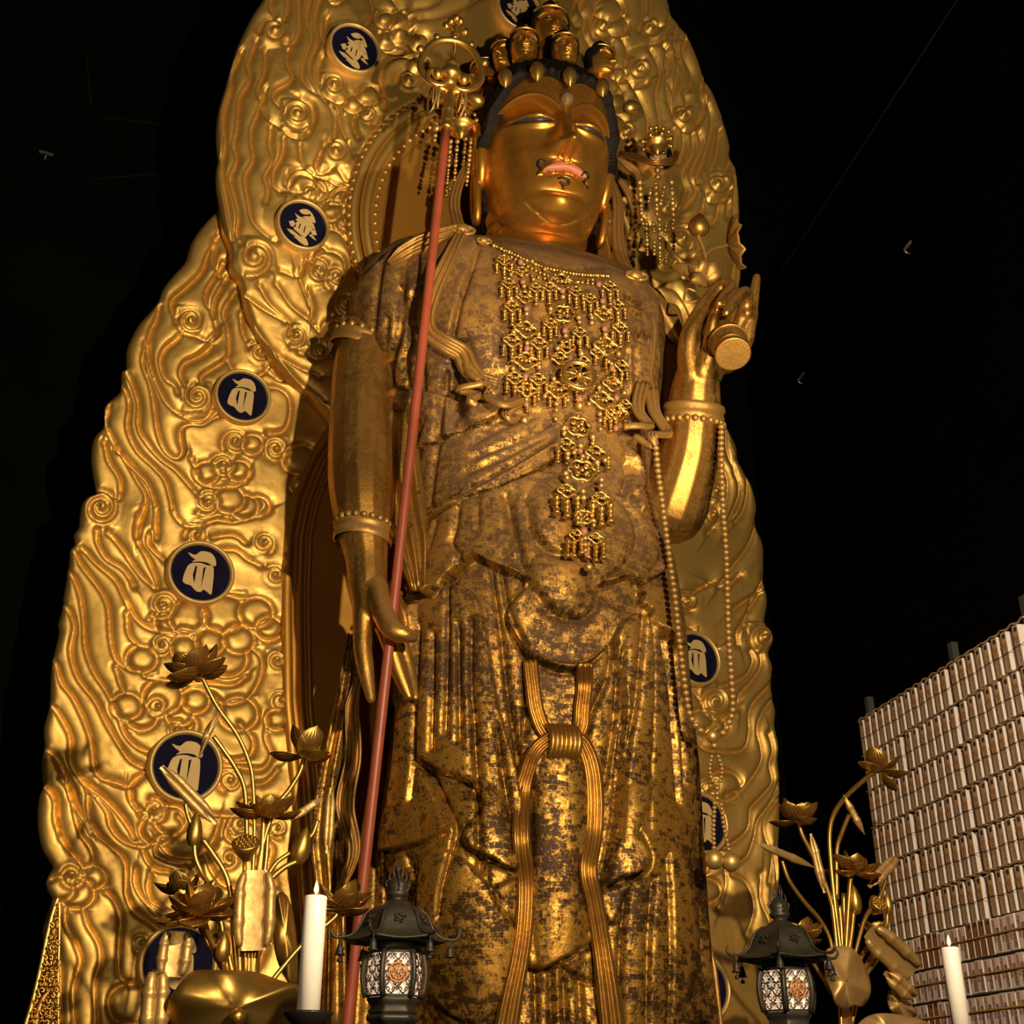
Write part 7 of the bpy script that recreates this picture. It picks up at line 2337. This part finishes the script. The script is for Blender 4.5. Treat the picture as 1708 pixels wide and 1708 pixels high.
for r in range(6):
    z1 = zs7[r]; z0 = zs7[r + 1]
    MB().tube(np.array([RP0 + WD * (wnear - .1 + (wfar - wnear + .11) * q) + WN * (.004 + .004 * math.sin(q * 130)) + ZUP * (z1 - .008 + .006 * math.sin(q * 118 + r)) for q in np.linspace(0, 1, 120)]), .0075, 5).build('tan_rail', TANW, rack, base=rk_o)
    MB().tube(np.array([RP0 + WD * (wnear - .1 + (wfar - wnear + .11) * q) + WN * .008 + ZUP * (z0 + .42 * RH + .004 * math.sin(q * 40 + r)) for q in np.linspace(0, 1, 60)]), .0022, 4).build('tie_string', DSTR, rack, base=rk_o)
    w = wfar - .03 - rng.uniform(0, .02); c = 0
    while w > wnear:
        if c % 7 == 6 and rng.random() < .8:
            w -= .035
        Mm = rack_mat(w, z0 + .004, rng.uniform(-.022, .022))
        o = link('prayer_slip', bme, WHITE); o.matrix_world = Mm
        tag(o, 'white-edged printed prayer slip, %s from the far end of the %s row' % (ORD[c], names[r]), 'prayer slip', 'prayer slips in the %s row' % names[r])
        link('printed_face', fme, F_UP, o)
        if rng.random() < .75:
            link('cord', CME, CORD, o)
        w -= pitch; c += 1
# rows of small placards below
lo_px = [1521, 1584, 1648, 1714, 1782]
zz7 = [on_rack(1708, y)[2] for y in lo_px]
zz7[0] = zs7[6]
pnames = ['top', 'middle', 'third', 'bottom']
for r in range(4):
    h = zz7[r] - zz7[r + 1]
    b2, f2 = slip_meshes(.082, .030, h * .93)
    b3, f3 = slip_meshes(.060, .034, h * .96)
    for kz, mm, rad in ((h * .55, BAND, .007), (0.0, DSTR, .006)):
        MB().tube(np.array([RP0 + WD * (wnear - .1 + (wfar - wnear + .11) * q) + WN * .006 + ZUP * (zz7[r + 1] + kz) for q in np.linspace(0, 1, 12)]), rad, 5).build('gold_band' if mm is BAND else 'shelf_edge', mm, rack, base=rk_o)
    w = wfar - .05 - rng.uniform(0, .04)
    run = 0; nb_ = nw_ = 0
    while w > wnear:
        if run <= 0:
            brown = rng.random() < .33; run = rng.randint(2, 5)
        run -= 1
        Mm = rack_mat(w, zz7[r + 1] + .003 + rng.uniform(0, .008), rng.uniform(-.02, .02), rng.uniform(-.004, .004))
        if brown:
            o = link('placard', b3, WHITE); o.matrix_world = Mm
            tag(o, 'narrow brown-faced placard, %s of its kind from the far end, %s placard row' % (ORD[nb_], pnames[r]), 'placard', 'brown placards in the %s row' % pnames[r])
            link('printed_face', f3, F_BR, o)
            w -= .078; nb_ += 1
        else:
            o = link('placard', b2, WHITE); o.matrix_world = Mm
            tag(o, 'white printed placard, %s of its kind from the far end, %s placard row' % (ORD[nw_], pnames[r]), 'placard', 'white placards in the %s row' % pnames[r])
            link('printed_face', f2, F_LO, o)
            w -= .094; nw_ += 1
